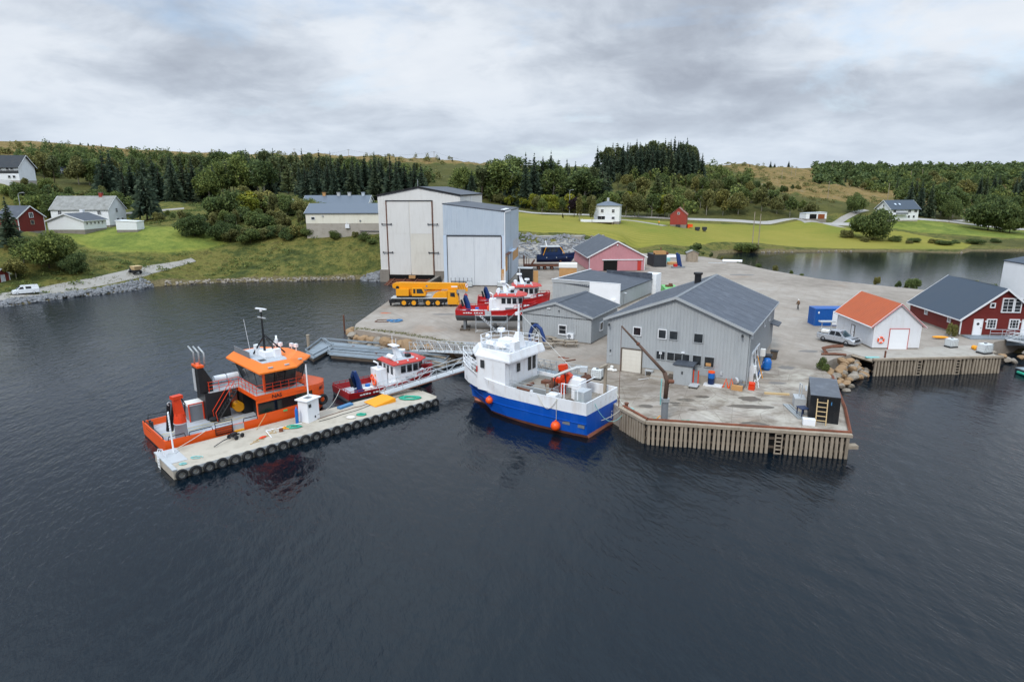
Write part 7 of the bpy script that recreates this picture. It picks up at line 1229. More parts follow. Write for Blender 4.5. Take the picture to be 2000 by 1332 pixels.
# damp patches and drain covers on the yard
def patch(name, c, rx, ry, mat, label=None, rz=0, seed=1, z=YZ + .004):
    Rr = random.Random(seed); pts = [(math.cos(k * .349) * rx * Rr.uniform(.75, 1.15), math.sin(k * .349) * ry * Rr.uniform(.75, 1.15)) for k in range(18)]; c = Vector(c); q = Matrix.Rotation(rz, 3, 'Z'); m = MB(); m.add([tuple(q @ Vector((x, y, 0)) + Vector((c.x, c.y, z))) for x, y in pts], [tuple(range(18))]); return S(name, m, MAT[mat])
mk('dampconc', '#5d554c', .5, .25, .8, dirt='#8b8072', dirta=.5, bump=.004); mk('asphaltpatch', '#77726e', .85, .12, 1, bump=.006)
for i, (px, py, rx, ry, rz) in enumerate(((1340, 781, .85, .45, .1), (1372, 775, .8, .45, 0), (1318, 787, .6, .3, 0), (1262, 793, .75, .5, 0), (1466, 779, 1.1, .9, 0), (1464, 794, 2.3, .6, 0), (1473, 829, 1.3, .7, 0), (1320, 791, .35, .2, 0), (1352, 800, .5, .25, 0))): patch('damp_patch', at(px, py, 2), rx, ry, 'dampconc', rz=rz - .15, seed=i)
for i, (px, py, rx, ry) in enumerate(((1536, 718, 1.0, .8), (1580, 686, 1.3, .7), (1518, 748, .9, .5), (1448, 537, 3, 1.6), (1105, 715, .9, .35), (868, 614, 2, .8))): patch('asphalt_patch', at(px, py, 2), rx, ry, 'asphaltpatch', seed=i + 20)
# ---------------------------------------------------------------- vehicles
def wheel(root, x, y, r, w, side, rimm='galv', tyre='rubber'):
    o = P('wheel', MB().torus((x, y, r), r * .74, r * .27, 'y', 18, 8), MAT[tyre], root, True); P('rim', MB().cyl((x, y - w * .28, r), (x, y + w * .28, r), r * .56, n=14), MAT[rimm], o); return o
def car(label, cat, xy, rz, z, L_, Wd, Ht, prof, cab, paint, group=None, wheels=None, name='parked_car', r=.33):
    """prof: side outline of the lower body (x,z); cab: glasshouse outline, narrower at the roof"""
    t = T(name, label, cat, (xy[0], xy[1], z), rz, group); h = Wd / 2; n = len(prof); cx_ = sum(p[0] for p in prof) / n; cz_ = sum(p[1] for p in prof) / n
    ins = lambda f: [(cx_ + (x - cx_) * f, cz_ + (z_ - cz_) * f) for x, z_ in prof]
    P('body', MB().loft([[(x, y, z_) for x, z_ in ins(f)] for y, f in ((-h, .93), (-h * .9, 1), (h * .9, 1), (h, .93))]), MAT[paint], t)
    zb, ztp = min(p[1] for p in cab), max(p[1] for p in cab); yy = lambda z_: h * (.93 - .2 * (z_ - zb) / (ztp - zb))
    P('cabin', MB().loft([[(x, -yy(z_), z_) for x, z_ in cab], [(x, yy(z_), z_) for x, z_ in cab]]), MAT[paint], t)
    return t, h, yy
def quadwin(t, pts, yfun, name='side_window'):
    for sg in (-1, 1): P(name, MB().add([(x, sg * (yfun(z_) + .012), z_) for x, z_ in pts], [tuple(range(len(pts)))]), MAT['glass'], t)
def sedan(label, xy, rz, z, paint, group=None):
    t, h, yy = car(label, 'car', xy, rz, z, 4.5, 1.8, 1.45, [(-2.2, .35), (-2.25, .75), (-2.0, .95), (1.0, .93), (2.1, .75), (2.25, .5), (2.2, .28), (-2.1, .28)], [(-2.0, .93), (-1.6, 1.42), (.1, 1.46), (1.1, .92)], paint, group)
    quadwin(t, [(-1.7, .97), (-1.45, 1.36), (-.6, 1.4), (-.6, .97)], yy); quadwin(t, [(-.5, .97), (-.5, 1.4), (.05, 1.4), (.75, .97)], yy); P('windscreen', MB().quad((.2, -.66, 1.42), (.2, .66, 1.42), (1.06, .76, .96), (1.06, -.76, .96)), MAT['glassblue'], t)
    for x in (-1.4, 1.35):
        for y in (-.82, .82): wheel(t, x, y, .33, .2, 0)
    for y in (-.65, .65): P('headlight', MB().box(2.1, 2.24, y - .18, y + .18, .58, .72), MAT['whiteclean'], t); P('tail_light', MB().box(-2.27, -2.2, y - .18, y + .18, .65, .8), MAT['redsign'], t)
    return t
for (px, py, rz, paint, lab) in ((1091, 454, math.pi + .1, 'carblack', 'dark estate car parked at the gravel car park edge'), (1043, 446, math.pi, 'carblue', 'blue-grey car parked at the back of the car park'), (1030, 455, .3, 'carblack', 'dark car half hidden by the corner of the blue boat hall')): p = at(px, py, 7.6); sedan(lab, (p.x, p.y), rz, 7.6, paint, 'cars in the gravel car park')
# white van
p = pY(50, 570, 132.2); vz = gz(p.x, p.y) + .1
t, h, yy = car('white panel van with crew windows parked on the gravel road at the left edge', 'van', (p.x, p.y), math.radians(222), vz, 4.7, 1.85, 1.85, [(-2.35, .35), (-2.4, 1.0), (-2.3, 1.15), (1.3, 1.1), (2.2, .9), (2.35, .6), (2.3, .3), (-2.3, .3)], [(-2.35, 1.1), (-2.2, 1.82), (.35, 1.86), (.75, 1.8), (1.6, 1.05)], 'carwhite', name='van')
quadwin(t, [(.25, 1.15), (.35, 1.65), (.75, 1.62), (1.25, 1.15)], yy); quadwin(t, [(-1.0, 1.15), (-1.0, 1.62), (-.05, 1.64), (-.05, 1.15)], yy); P('windscreen', MB().quad((.82, -.72, 1.78), (.82, .72, 1.78), (1.56, .8, 1.12), (1.56, -.8, 1.12)), MAT['glassblue'], t); P('bumper', MB().box(2.1, 2.42, -.85, .85, .32, .55), MAT['darkgrey'], t)
for x in (-1.35, 1.45):
    for y in (-.85, .85): wheel(t, x, y, .33, .2, 0)
for y in (-.65, .65): P('headlight', MB().box(2.05, 2.3, y - .2, y + .2, .72, .9), MAT['glassblue'], t)
# silver pickup
p = at(1641, 668, 2)
t, h, yy = car('silver double-cab pickup parked beside the white boathouse', 'pickup', (44.0, 83.6), math.radians(-57), 2.0, 5.3, 1.82, 1.8, [(-2.6, .5), (-2.62, 1.1), (.9, 1.12), (2.2, 1.02), (2.6, .8), (2.62, .5), (2.5, .38), (-2.5, .42)], [(-1.05, 1.1), (-.85, 1.75), (.45, 1.78), (1.35, 1.08)], 'silver', name='pickup_truck')
quadwin(t, [(-.85, 1.15), (-.72, 1.66), (-.1, 1.68), (-.1, 1.15)], yy); quadwin(t, [(0, 1.15), (0, 1.68), (.4, 1.68), (1.0, 1.15)], yy); P('windscreen', MB().quad((.5, -.66, 1.75), (.5, .66, 1.75), (1.32, .76, 1.12), (1.32, -.76, 1.12)), MAT['glassblue'], t)
P('cargo_bed', MB().box(-2.5, -1.15, -.72, .72, 1.05, 1.13), MAT['blackmetal'], t); P('cargo', MB().cbox((-1.9, .1, 1.3), (1.0, .9, .3), .3), MAT['bagwhite'], t); P('grille', MB().box(2.58, 2.66, -.62, .62, .62, .95), MAT['darkgrey'], t); P('bumper', MB().box(2.45, 2.72, -.88, .88, .4, .6), MAT['silver'], t); P('side_step', MB().box(-1.1, 1.2, -.98, -.86, .4, .46).box(-1.1, 1.2, .86, .98, .4, .46), MAT['darkgrey'], t, split=True); P('bonnet_strip', MB().box(2.2, 2.3, -.8, .8, 1.03, 1.07), MAT['darkgrey'], t)
for x in (-1.6, 1.6):
    for y in (-.84, .84): wheel(t, x, y, .39, .24, 0, 'darkgrey'); P('wheel_arch', MB().torus((x, y, .4), .47, .06, 'y', 10, 5, 0, math.pi), MAT['blackmetal'], t)
for y in (-.72, .72): P('headlight', MB().box(2.48, 2.64, y - .16, y + .16, .74, .94), MAT['whiteclean'], t); P('mirror', MB().box(1.0, 1.15, y * 1.38 - .1, y * 1.38 + .1, 1.15, 1.35), MAT['silver'], t)
# yellow mobile crane
ct = T('mobile_crane', 'yellow four-axle mobile crane with its boom lowered over the cab', 'mobile crane', (-19.2, 111.6, 2.0), math.radians(-1))
P('chassis', MB().box(-2.2, 7.6, .1, 2.6, .75, 1.45), MAT['blackmetal'], ct); P('deck', MB().box(-2.3, 7.7, -.02, 2.7, 1.48, 1.6), MAT['lightgrey'], ct)
for x in (0, 1.77, 4.3, 6.03):
    for y in (.18, 2.5): wheel(ct, x, y, .72, .5, 0, 'yellow')
for x0, x1 in ((-.8, 2.6), (3.5, 6.9)): P('mudguard', MB().box(x0, x1, -.03, .4, 1.36, 1.43), MAT['blackmetal'], ct)
P('side_steps', MB().box(2.65, 3.45, -.06, .3, .4, .5).box(2.65, 3.45, -.06, .3, .75, .85).box(2.65, 3.45, -.06, .3, 1.1, 1.2).box(2.65, 2.72, -.06, .3, .4, 1.4).box(3.38, 3.45, -.06, .3, .4, 1.4), MAT['midgrey'], ct)
P('rear_outrigger', MB().box(-2.6, -1.5, -.1, 2.8, .7, 1.3).box(-2.5, -2.2, .0, .3, .2, .7), MAT['blackmetal'], ct); P('outrigger', MB().box(7.0, 7.5, -.1, 2.8, .75, 1.2).cyl((7.25, 0, .15), (7.25, 0, .8), .12), MAT['blackmetal'], ct); P('tail_light', MB().box(-2.66, -2.6, .1, .6, 1.0, 1.2), MAT['redsign'], ct)
P('cab', MB().xz([(7.8, .45), (9.5, .45), (9.75, 1.0), (9.65, 1.9), (9.35, 2.9), (7.8, 2.9)], .0, 2.6), MAT['yellow'], ct); P('cab_window', MB().add([(8.3, -.012, 1.85), (9.15, -.012, 1.75), (9.1, -.012, 2.55), (8.3, -.012, 2.55)], [(0, 1, 2, 3)]), MAT['glass'], ct); P('windscreen', MB().add([(9.68, .15, 1.8), (9.68, 2.45, 1.8), (9.4, 2.45, 2.8), (9.4, .15, 2.8)], [(0, 1, 2, 3)]), MAT['glass'], ct); P('cab_bumper', MB().box(9.45, 9.85, .0, 2.6, .4, .75), MAT['yellow'], ct); P('mirror', MB().tube([(9.4, -.05, 2.5), (9.75, -.3, 2.4), (9.75, -.3, 1.9)], .06, 5), MAT['darkgrey'], ct)
P('engine_cover', MB().xz([(5.0, 1.6), (5.4, 2.2), (6.2, 2.6), (7.7, 2.7), (7.7, 1.6)], .2, 2.4), MAT['yellow'], ct); P('exhaust', MB().cyl((4.0, .6, 1.95), (4.9, .6, 1.95), .18, n=8), MAT['galv'], ct)
P('counterweight', MB().box(-1.35, .9, .2, 2.5, 1.95, 3.1), MAT['yellow'], ct); P('turntable', MB().box(-1.3, 3.6, .3, 2.4, 1.62, 1.95), MAT['blackmetal'], ct); P('upper_frame', MB().xz([(.9, 1.95), (3.9, 1.95), (3.9, 2.3), (.95, 2.9)], .9, 2.2), MAT['yellow'], ct)
P('operator_cab', MB().xz([(1.5, 1.95), (3.9, 1.95), (3.95, 2.3), (3.35, 3.35), (1.5, 3.35)], .05, .88), MAT['yellow'], ct); P('cab_window', MB().add([(2.35, .04, 2.4), (3.65, .04, 2.4), (3.25, .04, 3.2), (2.35, .04, 3.2)], [(0, 1, 2, 3)]), MAT['glass'], ct); P('cab_window', MB().add([(1.75, .04, 2.4), (2.15, .04, 2.4), (2.15, .04, 3.2), (1.75, .04, 3.2)], [(0, 1, 2, 3)]), MAT['glass'], ct)
P('boom', MB().loft([[(x, 1.05, z0), (x, 1.95, z0), (x, 2.0, z1), (x, 1.0, z1)] for x, z0, z1 in ((-2.1, 3.3, 3.9), (-1.5, 3.05, 4.15), (-.5, 2.98, 4.2), (9.6, 2.98, 4.05))]), MAT['yellow'], ct); P('boom_head', MB().box(9.62, 10.9, 1.08, 1.92, 2.95, 4.0).box(10.9, 11.3, 1.2, 1.8, 2.6, 3.9), MAT['yellow'], ct)
for k in range(4): P('boom_stripe', MB().cbox((9.8 + .28 * k, 1.06, 3.5), (.07, .02, 1.0), 0, 0, .3), MAT['rustbeam'], ct)
P('warning_panel', MB().box(10.9, 11.32, 1.16, 1.19, 3.3, 3.95), MAT['whiteclean'], ct); P('warning_bar', MB().cbox((11.1, 1.15, 3.6), (.1, .015, .7), 0, 0, .6), MAT['redsign'], ct); P('name_panel', MB().box(8.4, 9.5, 1.0, 1.04, 3.35, 3.6), MAT['whiteclean'], ct); P('flag_sticker', MB().box(3.9, 4.15, .99, 1.03, 3.45, 3.7), MAT['bluelite'], ct)
P('lift_cylinder', MB().cyl((3.6, 1.5, 2.5), (6.6, 1.5, 2.95), .2, n=10), MAT['yellow'], ct); P('winch', MB().cyl((-1.2, 1.0, 3.3), (-1.2, 2.0, 3.3), .32, n=12), MAT['blackmetal'], ct); P('hoist_line', MB().tube([(11.0, 1.5, 2.7), (10.9, 1.5, 2.0)], .03, 4), MAT['darkgrey'], ct); hk = P('hook_block', MB().cyl((10.9, 1.35, 1.75), (10.9, 1.65, 1.75), .36, n=14).cbox((10.9, 1.5, 1.3), (.3, .2, .5)), MAT['redsign'], ct); P('hook', MB().torus((10.9, 1.5, .85), .18, .06, 'y', 10, 6, 0, 4.7), MAT['redsign'], hk)
# low-loader under the blue boat
lt = T('low_loader', 'rusty four-axle low-loader trailer carrying the dark blue boat', 'trailer', (3.3, 164.4, 2.0), 0); P('bed', MB().box(0, 12.5, -1.2, 1.2, .9, 1.35), MAT['rust'], lt); P('gooseneck', MB().xz([(-.3, .9), (0, .9), (0, 3.6), (-.35, 3.6)], -1.0, -.6).xz([(-.3, .9), (0, .9), (0, 3.6), (-.35, 3.6)], .6, 1.0), MAT['rust'], lt, split=True); P('cradle', MB().xz([(1.6, 1.35), (2.0, 1.35), (2.7, 2.4), (2.5, 2.6)], -1.0, 1.0).xz([(9.0, 1.35), (9.4, 1.35), (9.4, 2.4), (9.0, 2.4)], -1.0, 1.0), MAT['rust'], lt, split=True); P('side_post', MB().box(1.0, 1.15, -1.3, -1.2, 1.3, 3.0).box(.4, .55, -1.3, -1.2, 1.3, 3.4), MAT['rust'], lt, split=True)
for x in (1.5, 3.6, 5.2, 7.0):
    for y in (-1.0, 1.0): wheel(lt, x, y, .48, .4, 0, 'rust')
# ---------------------------------------------------------------- containers and boxes
def container(name, label, M, sz, mat, doorm=None, group=None, rib=.28, cat='container', top=None):
    t = T(name, label, cat, (0, 0, 0), 0, group); t.matrix_local = M; Lx, Ly, Lz = sz; P('box', MB().box(.04, Lx - .04, .04, Ly - .04, .08, Lz - .03), MAT[mat], t); f = MB()
    for x in (0, Lx - .12):
        for y in (0, Ly - .12): f.box(x, x + .12, y, y + .12, 0, Lz)
    for z in (0, Lz - .12):
        for y in (0, Ly - .1): f.box(.12, Lx - .12, y, y + .1, z, z + .12)
        for x in (0, Lx - .1): f.box(x, x + .1, .12, Ly - .12, z, z + .12)
    P('frame', f, MAT[mat], t); m = MB(); n = int((Lx - .3) / rib)
    for i in range(n): x = .16 + (Lx - .3) * i / n; m.box(x, x + rib * .5, .0, .04, .13, Lz - .13).box(x, x + rib * .5, Ly - .04, Ly, .13, Lz - .13)
    n = int((Ly - .3) / rib)
    for i in range(n): y = .16 + (Ly - .3) * i / n; m.box(.0, .04, y, y + rib * .5, .13, Lz - .13).box(Lx - .04, Lx, y, y + rib * .5, .13, Lz - .13)
    P('corrugation', m, MAT[mat], t, kind='stuff')
    P('roof', MB().box(.0, Lx, .0, Ly, Lz + .002, Lz + .03), MAT[top or mat], t); return t
mk('controof', '#4a4f58', .35, .2, .8, dirt='#83878e', dirta=.5, bump=.004)
A_, B_ = at(1577.8, 822, 2), at(1636.3, 829.3, 2); rz = math.atan2(B_.y - A_.y, B_.x - A_.x); QM = Matrix.Translation(A_) @ Matrix.Rotation(rz, 4, 'Z')
kc = container('container', 'black steel container with a wooden ladder leaning on it at the quay corner', QM, (2.44, 6.06, 2.45), 'blackmetal', top='controof'); P('roof_plank', MB().box(-.3, -.15, 3.5, 5.2, 1.7, 1.8), MAT['lightgrey'], kc); P('door_tag', MB().box(1.7, 1.78, -.02, -.002, 1.7, 2.0), MAT['bluelite'], kc)
t = T('ladder', 'pale wooden ladder leaning against the black quay container', 'ladder'); t.matrix_local = QM @ Matrix.Translation((.55, -.75, .02)) @ Matrix.Rotation(-.28, 4, 'X'); P('stile', MB().box(0, .08, -.04, .04, 0, 2.3).box(.82, .9, -.04, .04, 0, 2.3), MAT['timberpale'], t, split=True); m = MB()
for k in range(5): m.box(.082, .818, -.03, .03, .35 + .4 * k, .42 + .4 * k)
P('rung', m, MAT['timberpale'], t, split=True)
A_, B_ = at(1590, 636.5, 2), at(1640, 636.5, 2); kb = container('container', 'bright blue container with a white door beside the boathouse', Matrix.Translation(A_) @ Matrix.Rotation(math.radians(-2), 4, 'Z') , (6.06, 2.44, 2.6), 'bluecont', rib=.35); P('door', MB().box(2.6, 3.5, -.05, -.002, .15, 2.3), MAT['white'], kb); P('vent', MB().box(.4, .6, -.03, -.002, 1.9, 2.2), MAT['white'], kb)
p = at(1276, 576, 2); kg = container('container', 'pale green container behind the flat-roofed building', Matrix.Translation((27.6, 113.0, 2)) @ Matrix.Rotation(math.radians(-5), 4, 'Z'), (2.44, 6.06, 2.7), 'green', rib=.4); P('door_bar', MB().box(.8, .84, -.04, -.002, .2, 2.5).box(1.6, 1.64, -.04, -.002, .2, 2.5), MAT['darkgrey'], kg, split=True); tag(link('scrap', MB().cbox((0, 0, .15), (1.2, .8, .3), .4).cbox((.3, .2, .4), (.5, .6, .3), 1.0).mesh('scrap', MAT['rust']), loc=(29.0, 116.5, 4.74)), 'rusty scrap lying on the green container roof', 'scrap')
p = at(1011, 553, 2); container('container', 'black container standing by the corner of the blue boat hall', Matrix.Translation((p.x, p.y, 2)) @ Matrix.Rotation(math.radians(-4), 4, 'Z'), (3.3, 3.0, 3.2), 'blackmetal', rib=.4, top='lightgrey')
tag(link('hoarding', MB().box(0, 1.1, 0, .12, 0, 2.7).box(.1, .2, .12, .5, 0, 2.7).mesh('hoarding', MAT['ply']), loc=(p.x + 3.45, p.y + .2, 2)), 'brown board panel leaning right of the black container by the hall', 'panel')
p = at(1092, 545, 2); bxm = T('plywood_crate', 'big plywood crate with white covers in front of the low-loader', 'crate', (p.x, p.y, 2), math.radians(-6)); P('side', MB().box(0, 4.0, 0, 2.6, .2, 2.6), MAT['ply'], bxm); P('skid', MB().box(0, 4, .1, .4, 0, .198).box(0, 4, 2.2, 2.5, 0, .198), MAT['timberdark'], bxm, split=True); P('cover', MB().box(-.1, 4.1, -.1, 2.7, 2.602, 3.5), MAT['bagwhite'], bxm)
tag(link('gas_bottle', MB().cyl((0, 0, 0), (0, 0, 2.1), .18, n=8).mesh('gas_bottle', MAT['whiteclean']), loc=at(1108, 540, 2)), 'white upright cylinder in front of the plywood crate', 'cylinder')
def ibc(label, p, rz, cage='ibc', group=None):
    t = T('ibc_tank', label, 'tank', p, rz, group); P('pallet', MB().box(-.6, .6, -.5, .5, 0, .16), MAT['blackmetal'], t); P('tank', MB().loft([[(x * s, y * s, z) for x, y in ((-.55, -.45), (.55, -.45), (.55, .45), (-.55, .45))] for z, s in ((.17, .95), (.25, 1), (1.05, 1), (1.15, .93))]), MAT[cage], t); m = MB()
    for z in (.35, .6, .85, 1.08): m.tube([(-.59, -.49, z), (.59, -.49, z), (.59, .49, z), (-.59, .49, z)], .018, 4, True)
    for k in range(6):
        for y in (-.49, .49): m.tube([(-.59 + .236 * k, y, .16), (-.59 + .236 * k, y, 1.1)], .018, 4)
    P('cage', m, MAT['galv'], t); P('lid', MB().cyl((0, 0, 1.15), (0, 0, 1.22), .16, n=10), MAT['darkgrey'], t); return t
ibc('cream tank on a black pallet between boathouse and red house', at(1857, 678, 2.03), .2); o = ibc('white caged tank at the outer end of the boathouse quay', at(1922, 690, 2.03), .3); o.scale = (1.15, 1.15, 1.1)
ibc('white caged tank standing on the quay behind the fishing boat', at(1166, 740, 2), -.4)
# fence panel and tank before the blue hall door
p = at(881, 560.5, 2); t = T('barrier', 'grey barrier with uprights in front of the left blue hall door', 'barrier', p, math.radians(-7)); P('panel', MB().box(0, 4.6, 0, .1, .1, 1.3), MAT['midgrey'], t); m = MB()
for k in range(6): m.box(k * .9, k * .9 + .08, -.08, -.002, 0, 2.0)
P('upright', m, MAT['darkgrey'], t, split=True); ibc('white caged tank by the barrier in front of the blue hall', at(917, 561, 2), 0); tag(link('drum', MB().cyl((0, 0, 0), (0, 0, .9), .3, n=12).mesh('drum', MAT['bluedrum']), loc=at(906, 560.5, 2)), 'blue drum by the barrier in front of the blue hall', 'drum'); ibc('pale caged tank at the right end of the blue hall doors', at(977, 561, 2), 0)
# ---------------------------------------------------------------- quay crane
mk('rustdark', '#5a463b', .8, .25, 1.5, dirt='#3a2a22', dirta=.6, bump=.006)
dv = T('quay_crane', 'rusty pillar crane on the quay edge with its long boom raised to the left', 'crane', at(1297, 822, 2)); o_ = dv.location.copy(); tipw = pY(1214, 637, 57.8) - o_; kn = pY(1303, 778, o_.y) - o_
P('pillar', MB().cyl((0, 0, 0), (0, 0, 1.9), .31, n=14), MAT['midgrey'], dv); P('collar', MB().cyl((0, 0, 1.85), (0, 0, 2.15), .38, n=14), MAT['galv'], dv); P('column', MB().tube([(0, 0, 2.1), (.05, 0, 3.2), (.08, .05, 3.75), (-.15, .2, 4.5)], .2, 10), MAT['rustdark'], dv, True)
e1 = Vector((-.15, .2, 4.5)); mid_ = e1.lerp(tipw, .6); P('boom', MB().tube([e1, mid_], .15, 8, r1=.13), MAT['rustdark'], dv, True); P('boom_extension', MB().tube([mid_, tipw], .11, 8, r1=.085), MAT['rustdark'], dv, True); P('boom_collar', MB().tube([e1.lerp(tipw, .59), e1.lerp(tipw, .62)], .18, 8), MAT['rust'], dv); P('winch', MB().cyl((.1, -.3, 3.8), (.6, -.3, 3.8), .17, n=12).box(.15, .5, -.2, .1, 3.6, 3.9), MAT['rust'], dv)
P('hoist_wire', MB().tube([tipw, (tipw.x + .02, tipw.y, .25)], .022, 4), MAT['rust'], dv); P('wire_weight', MB().cyl((tipw.x + .02, tipw.y, .1), (tipw.x + .02, tipw.y, 1.2), .05, n=6), MAT['rust'], dv); P('hydraulic_hose', MB().tube([(-.45, -.2, 1.6), (-.5, -.25, 2.8), (-.42, -.1, 4.0)], .06, 5), MAT['tealpale'], dv)
rope('mooring_line', sag(wb.location + wu * .2 - wv * 2.9 + Vector((0, 0, 3.4)), Vector((10.7, 57.4, 2.3)), .25), 'ropewhite', 'white mooring line from the fishing boat stern to the quay corner', .03); rope('mooring_line', sag(wb.location + wu * .1 + wv * 1.6 + Vector((0, 0, 3.4)), Vector((10.9, 57.2, 2.2)), 1.7), 'tealpale', 'green stern line looping from the fishing boat to the quay', .03); rope('mooring_line', sag(wb.location + wu * 3.4 + wv * 3.1 + Vector((0, 0, 3.4)), Vector((10.6, 57.3, 2.3)), 1.9, 16), 'ropewhite', 'long pale line hanging along the fishing boat side to the quay', .03); rope('cable', [wb.location + wu * (5.2 - 2.2 * k / 10) + wv * 3.27 + Vector((0, 0, 3.4 - 1.15 * math.sin(math.pi * k / 10))) for k in range(11)], 'ropewhite', 'rope bight hanging over the fishing boat side', .03)
coil('net', Vector((11.0, 57.2, 2.0)), .55, 'tealpale', 'green and yellow rope heaped at the quay corner bollard', .05, 5, .7, 11); coil('rope', Vector((13.0, 54.3, 2.0)), .5, 'teal', 'green rope around the kerb left of the pillar crane', .05, 5, .8, 12); coil('net', Vector((15.2, 54.0, 2.0)), .9, 'teal', 'thin green net lying by the kerb right of the pillar crane', .03, 5, .35, 13); coil('rope', Vector((27.2, 51.4, 2.0)), .8, 'teal', 'green line lying by the kerb in front of the black container', .03, 3, .3, 14)
rope('hose', [Vector((13.0, 54.2, 2.2)), Vector((13.3, 54.25, 2.5)), Vector((13.5, 54.2, 2.35)), Vector((13.6, 54.1, 2.9))], 'matyellow', 'yellow hose looped at the foot of the pillar crane', .05)
bo = MB().cyl((0, 0, 0), (0, 0, .55), .16, n=10).cyl((0, 0, .5), (0, 0, .6), .22, n=10); tag(link('bollard', bo.mesh('bollard', MAT['rust']), loc=(10.9, 57.6, 2)), 'rusty bollard at the left quay corner', 'bollard')
# ---------------------------------------------------------------- clutter round the workshop
b1m = b1['root'].matrix_local
def inb1(x, y, z=0): return b1m @ Vector((x, y, z))
Y1 = math.radians(-29)
def simple(name, label, cat, mb, mat, loc, rz=0, smooth=False, group=None): return tag(link(name, mb.mesh(name, MAT[mat], smooth), loc=loc, rz=rz), label, cat, group)
t = T('pallet_stack', 'stack of dark brown pallets left of the clad porch shed', 'pallets', inb1(7.6, -1.2), Y1)
for k in range(5): P('pallet', MB().box(0, 1.3, -.7, .3, .05 + k * .15, .13 + k * .15).box(0, 1.3, -.7, -.6, k * .15, .048 + k * .15).box(0, 1.3, .2, .3, k * .15, .048 + k * .15), MAT['timberdark'], t)
t = T('platform_lift', 'orange and grey warehouse lift truck standing in front of the porch shed', 'lift truck', inb1(10.6, -1.9), Y1); P('mast', MB().box(-.3, -.2, .2, .3, .2, 1.7).box(.2, .3, .2, .3, .2, 1.7), MAT['craneorange'], t, split=True); P('guard', MB().box(-.19, .19, .22, .28, .3, 1.6), MAT['midgrey'], t); P('platform', MB().box(-.45, .45, -1.0, .2, .2, .32), MAT['lightgrey'], t)
for x in (-.38, .38):
    for y in (-.85, .1): P('wheel', MB().cyl((x - .05, y, .1), (x + .05, y, .1), .1, n=10), MAT['rubber'], t)
t = T('drum_pallet', 'blue and orange drums on a white pallet by the workshop wall', 'drums', inb1(12.0, -.7), Y1); P('pallet', MB().box(-.7, 1.2, -.5, .4, .0, .16), MAT['trimwhite'], t); P('drum', MB().cyl((0, 0, .17), (0, 0, .8), .34, n=12), MAT['bluedark'], t); P('drum', MB().cyl((0, 0, .82), (0, 0, 1.4), .34, n=12), MAT['bluedrum'], t); P('drum_lid', MB().cyl((0, 0, 1.402), (0, 0, 1.55), .36, n=12), MAT['buoy'], t)
t = T('cable_reel_stand', 'orange steel stands with a white reel by the workshop corner', 'stand', inb1(13.3, -.8), Y1); P('stand', MB().tube([(0, 0, 0), (.25, 0, 1.0), (.5, 0, 0)], .07, 5).tube([(.6, -.1, 0), (.8, -.1, 1.1), (1.1, -.1, 0)], .07, 5), MAT['buoy'], t, split=True); P('reel', MB().cyl((1.15, .1, .85), (1.3, .25, .9), .36, n=14), MAT['lightgrey'], t); P('crate', MB().box(.9, 2.0, -.5, -.1, .0, .5), MAT['ply'], t)
simple('wire_basket', 'small grey wire basket at the workshop corner', 'basket', MB().box(0, .7, 0, .6, 0, .5).box(.1, .5, .1, .5, .5, .9), 'midgrey', inb1(14.6, -.7), Y1); simple('bench', 'small grey work bench by the roller door', 'bench', MB().box(0, .9, 0, .5, .55, .65).box(.05, .12, .05, .45, 0, .55).box(.78, .85, .05, .45, 0, .55), 'lightgrey', inb1(4.7, -.6), Y1); simple('step_block', 'pale concrete steps between the roller door and the porch shed', 'steps', MB().box(0, 2.6, -1.3, 0, 0, .45).box(0, 2.6, -2.0, -1.3, 0, .22), 'concrete', inb1(5.6, 0), Y1)
t = T('bag_heap', 'heap of white sacks against the workshop left corner', 'sacks', inb1(.75, -.55), Y1)
for x, y, z, s in ((0, 0, .18, .28), (.3, -.1, .15, .22), (.05, .1, .5, .2), (.5, .05, .14, .2), (-.25, -.05, .14, .2)): P('sack', MB().ball((x, y, z), s, 9, 5, (1.1, .9, .8)), MAT['bagwhite'], t, True)
simple('floor_marking', 'faded white paint line on the concrete by the steps', 'marking', MB().box(0, 2.3, 0, .12, 0, .006), 'trimwhite', inb1(4.6, -2.4, .004), Y1 + .9)
# along the right-hand wall
def w1(v, out=.5, z=0): return inb1(15.35 + out, v, z)
YR = Y1 + math.pi / 2
t = T('window_frame_rack', 'white steel rack and frames leaning against the workshop side wall', 'rack', w1(3.0, .3), YR); m = MB()
for a, b in (((0, 0, 0), (0, .25, 2.9)), ((3.8, 0, 0), (3.8, .25, 2.9)), ((0, .25, 2.9), (3.8, .25, 2.9)), ((1.9, 0, 0), (1.9, .25, 2.9)), ((0, -.5, .1), (1.9, .2, 2.2)), ((1.9, -.5, .1), (3.8, .2, 2.2)), ((0, -.5, .1), (3.8, -.5, .1))): m.tube([a, b], .06, 5)
P('bar', m, MAT['trimwhite'], t, split=True)
simple('boat_half', 'upturned white dinghy half leaning at the workshop right corner', 'dinghy', MB().loft([[(0, -.3, z), (.25, 0, z), (0, .3, z)] if 0 < z < 2.4 else [(0, -.1, z), (.1, 0, z), (0, .1, z)] for z in (0, .5, 1.2, 1.9, 2.4)]), 'whiteclean', w1(1.3, .35), YR - .6); simple('board', 'blue board leaning on the workshop side wall', 'board', MB().cbox((0, 0, .9), (.9, .08, 1.7), 0, .3), 'bluecont', w1(5.2, .75), YR); simple('pole', 'yellow pole leaning beside the blue board', 'pole', MB().tube([(0, -.5, 0), (0, .2, 2.5)], .05, 5), 'matyellow', w1(4.6, .6), YR)
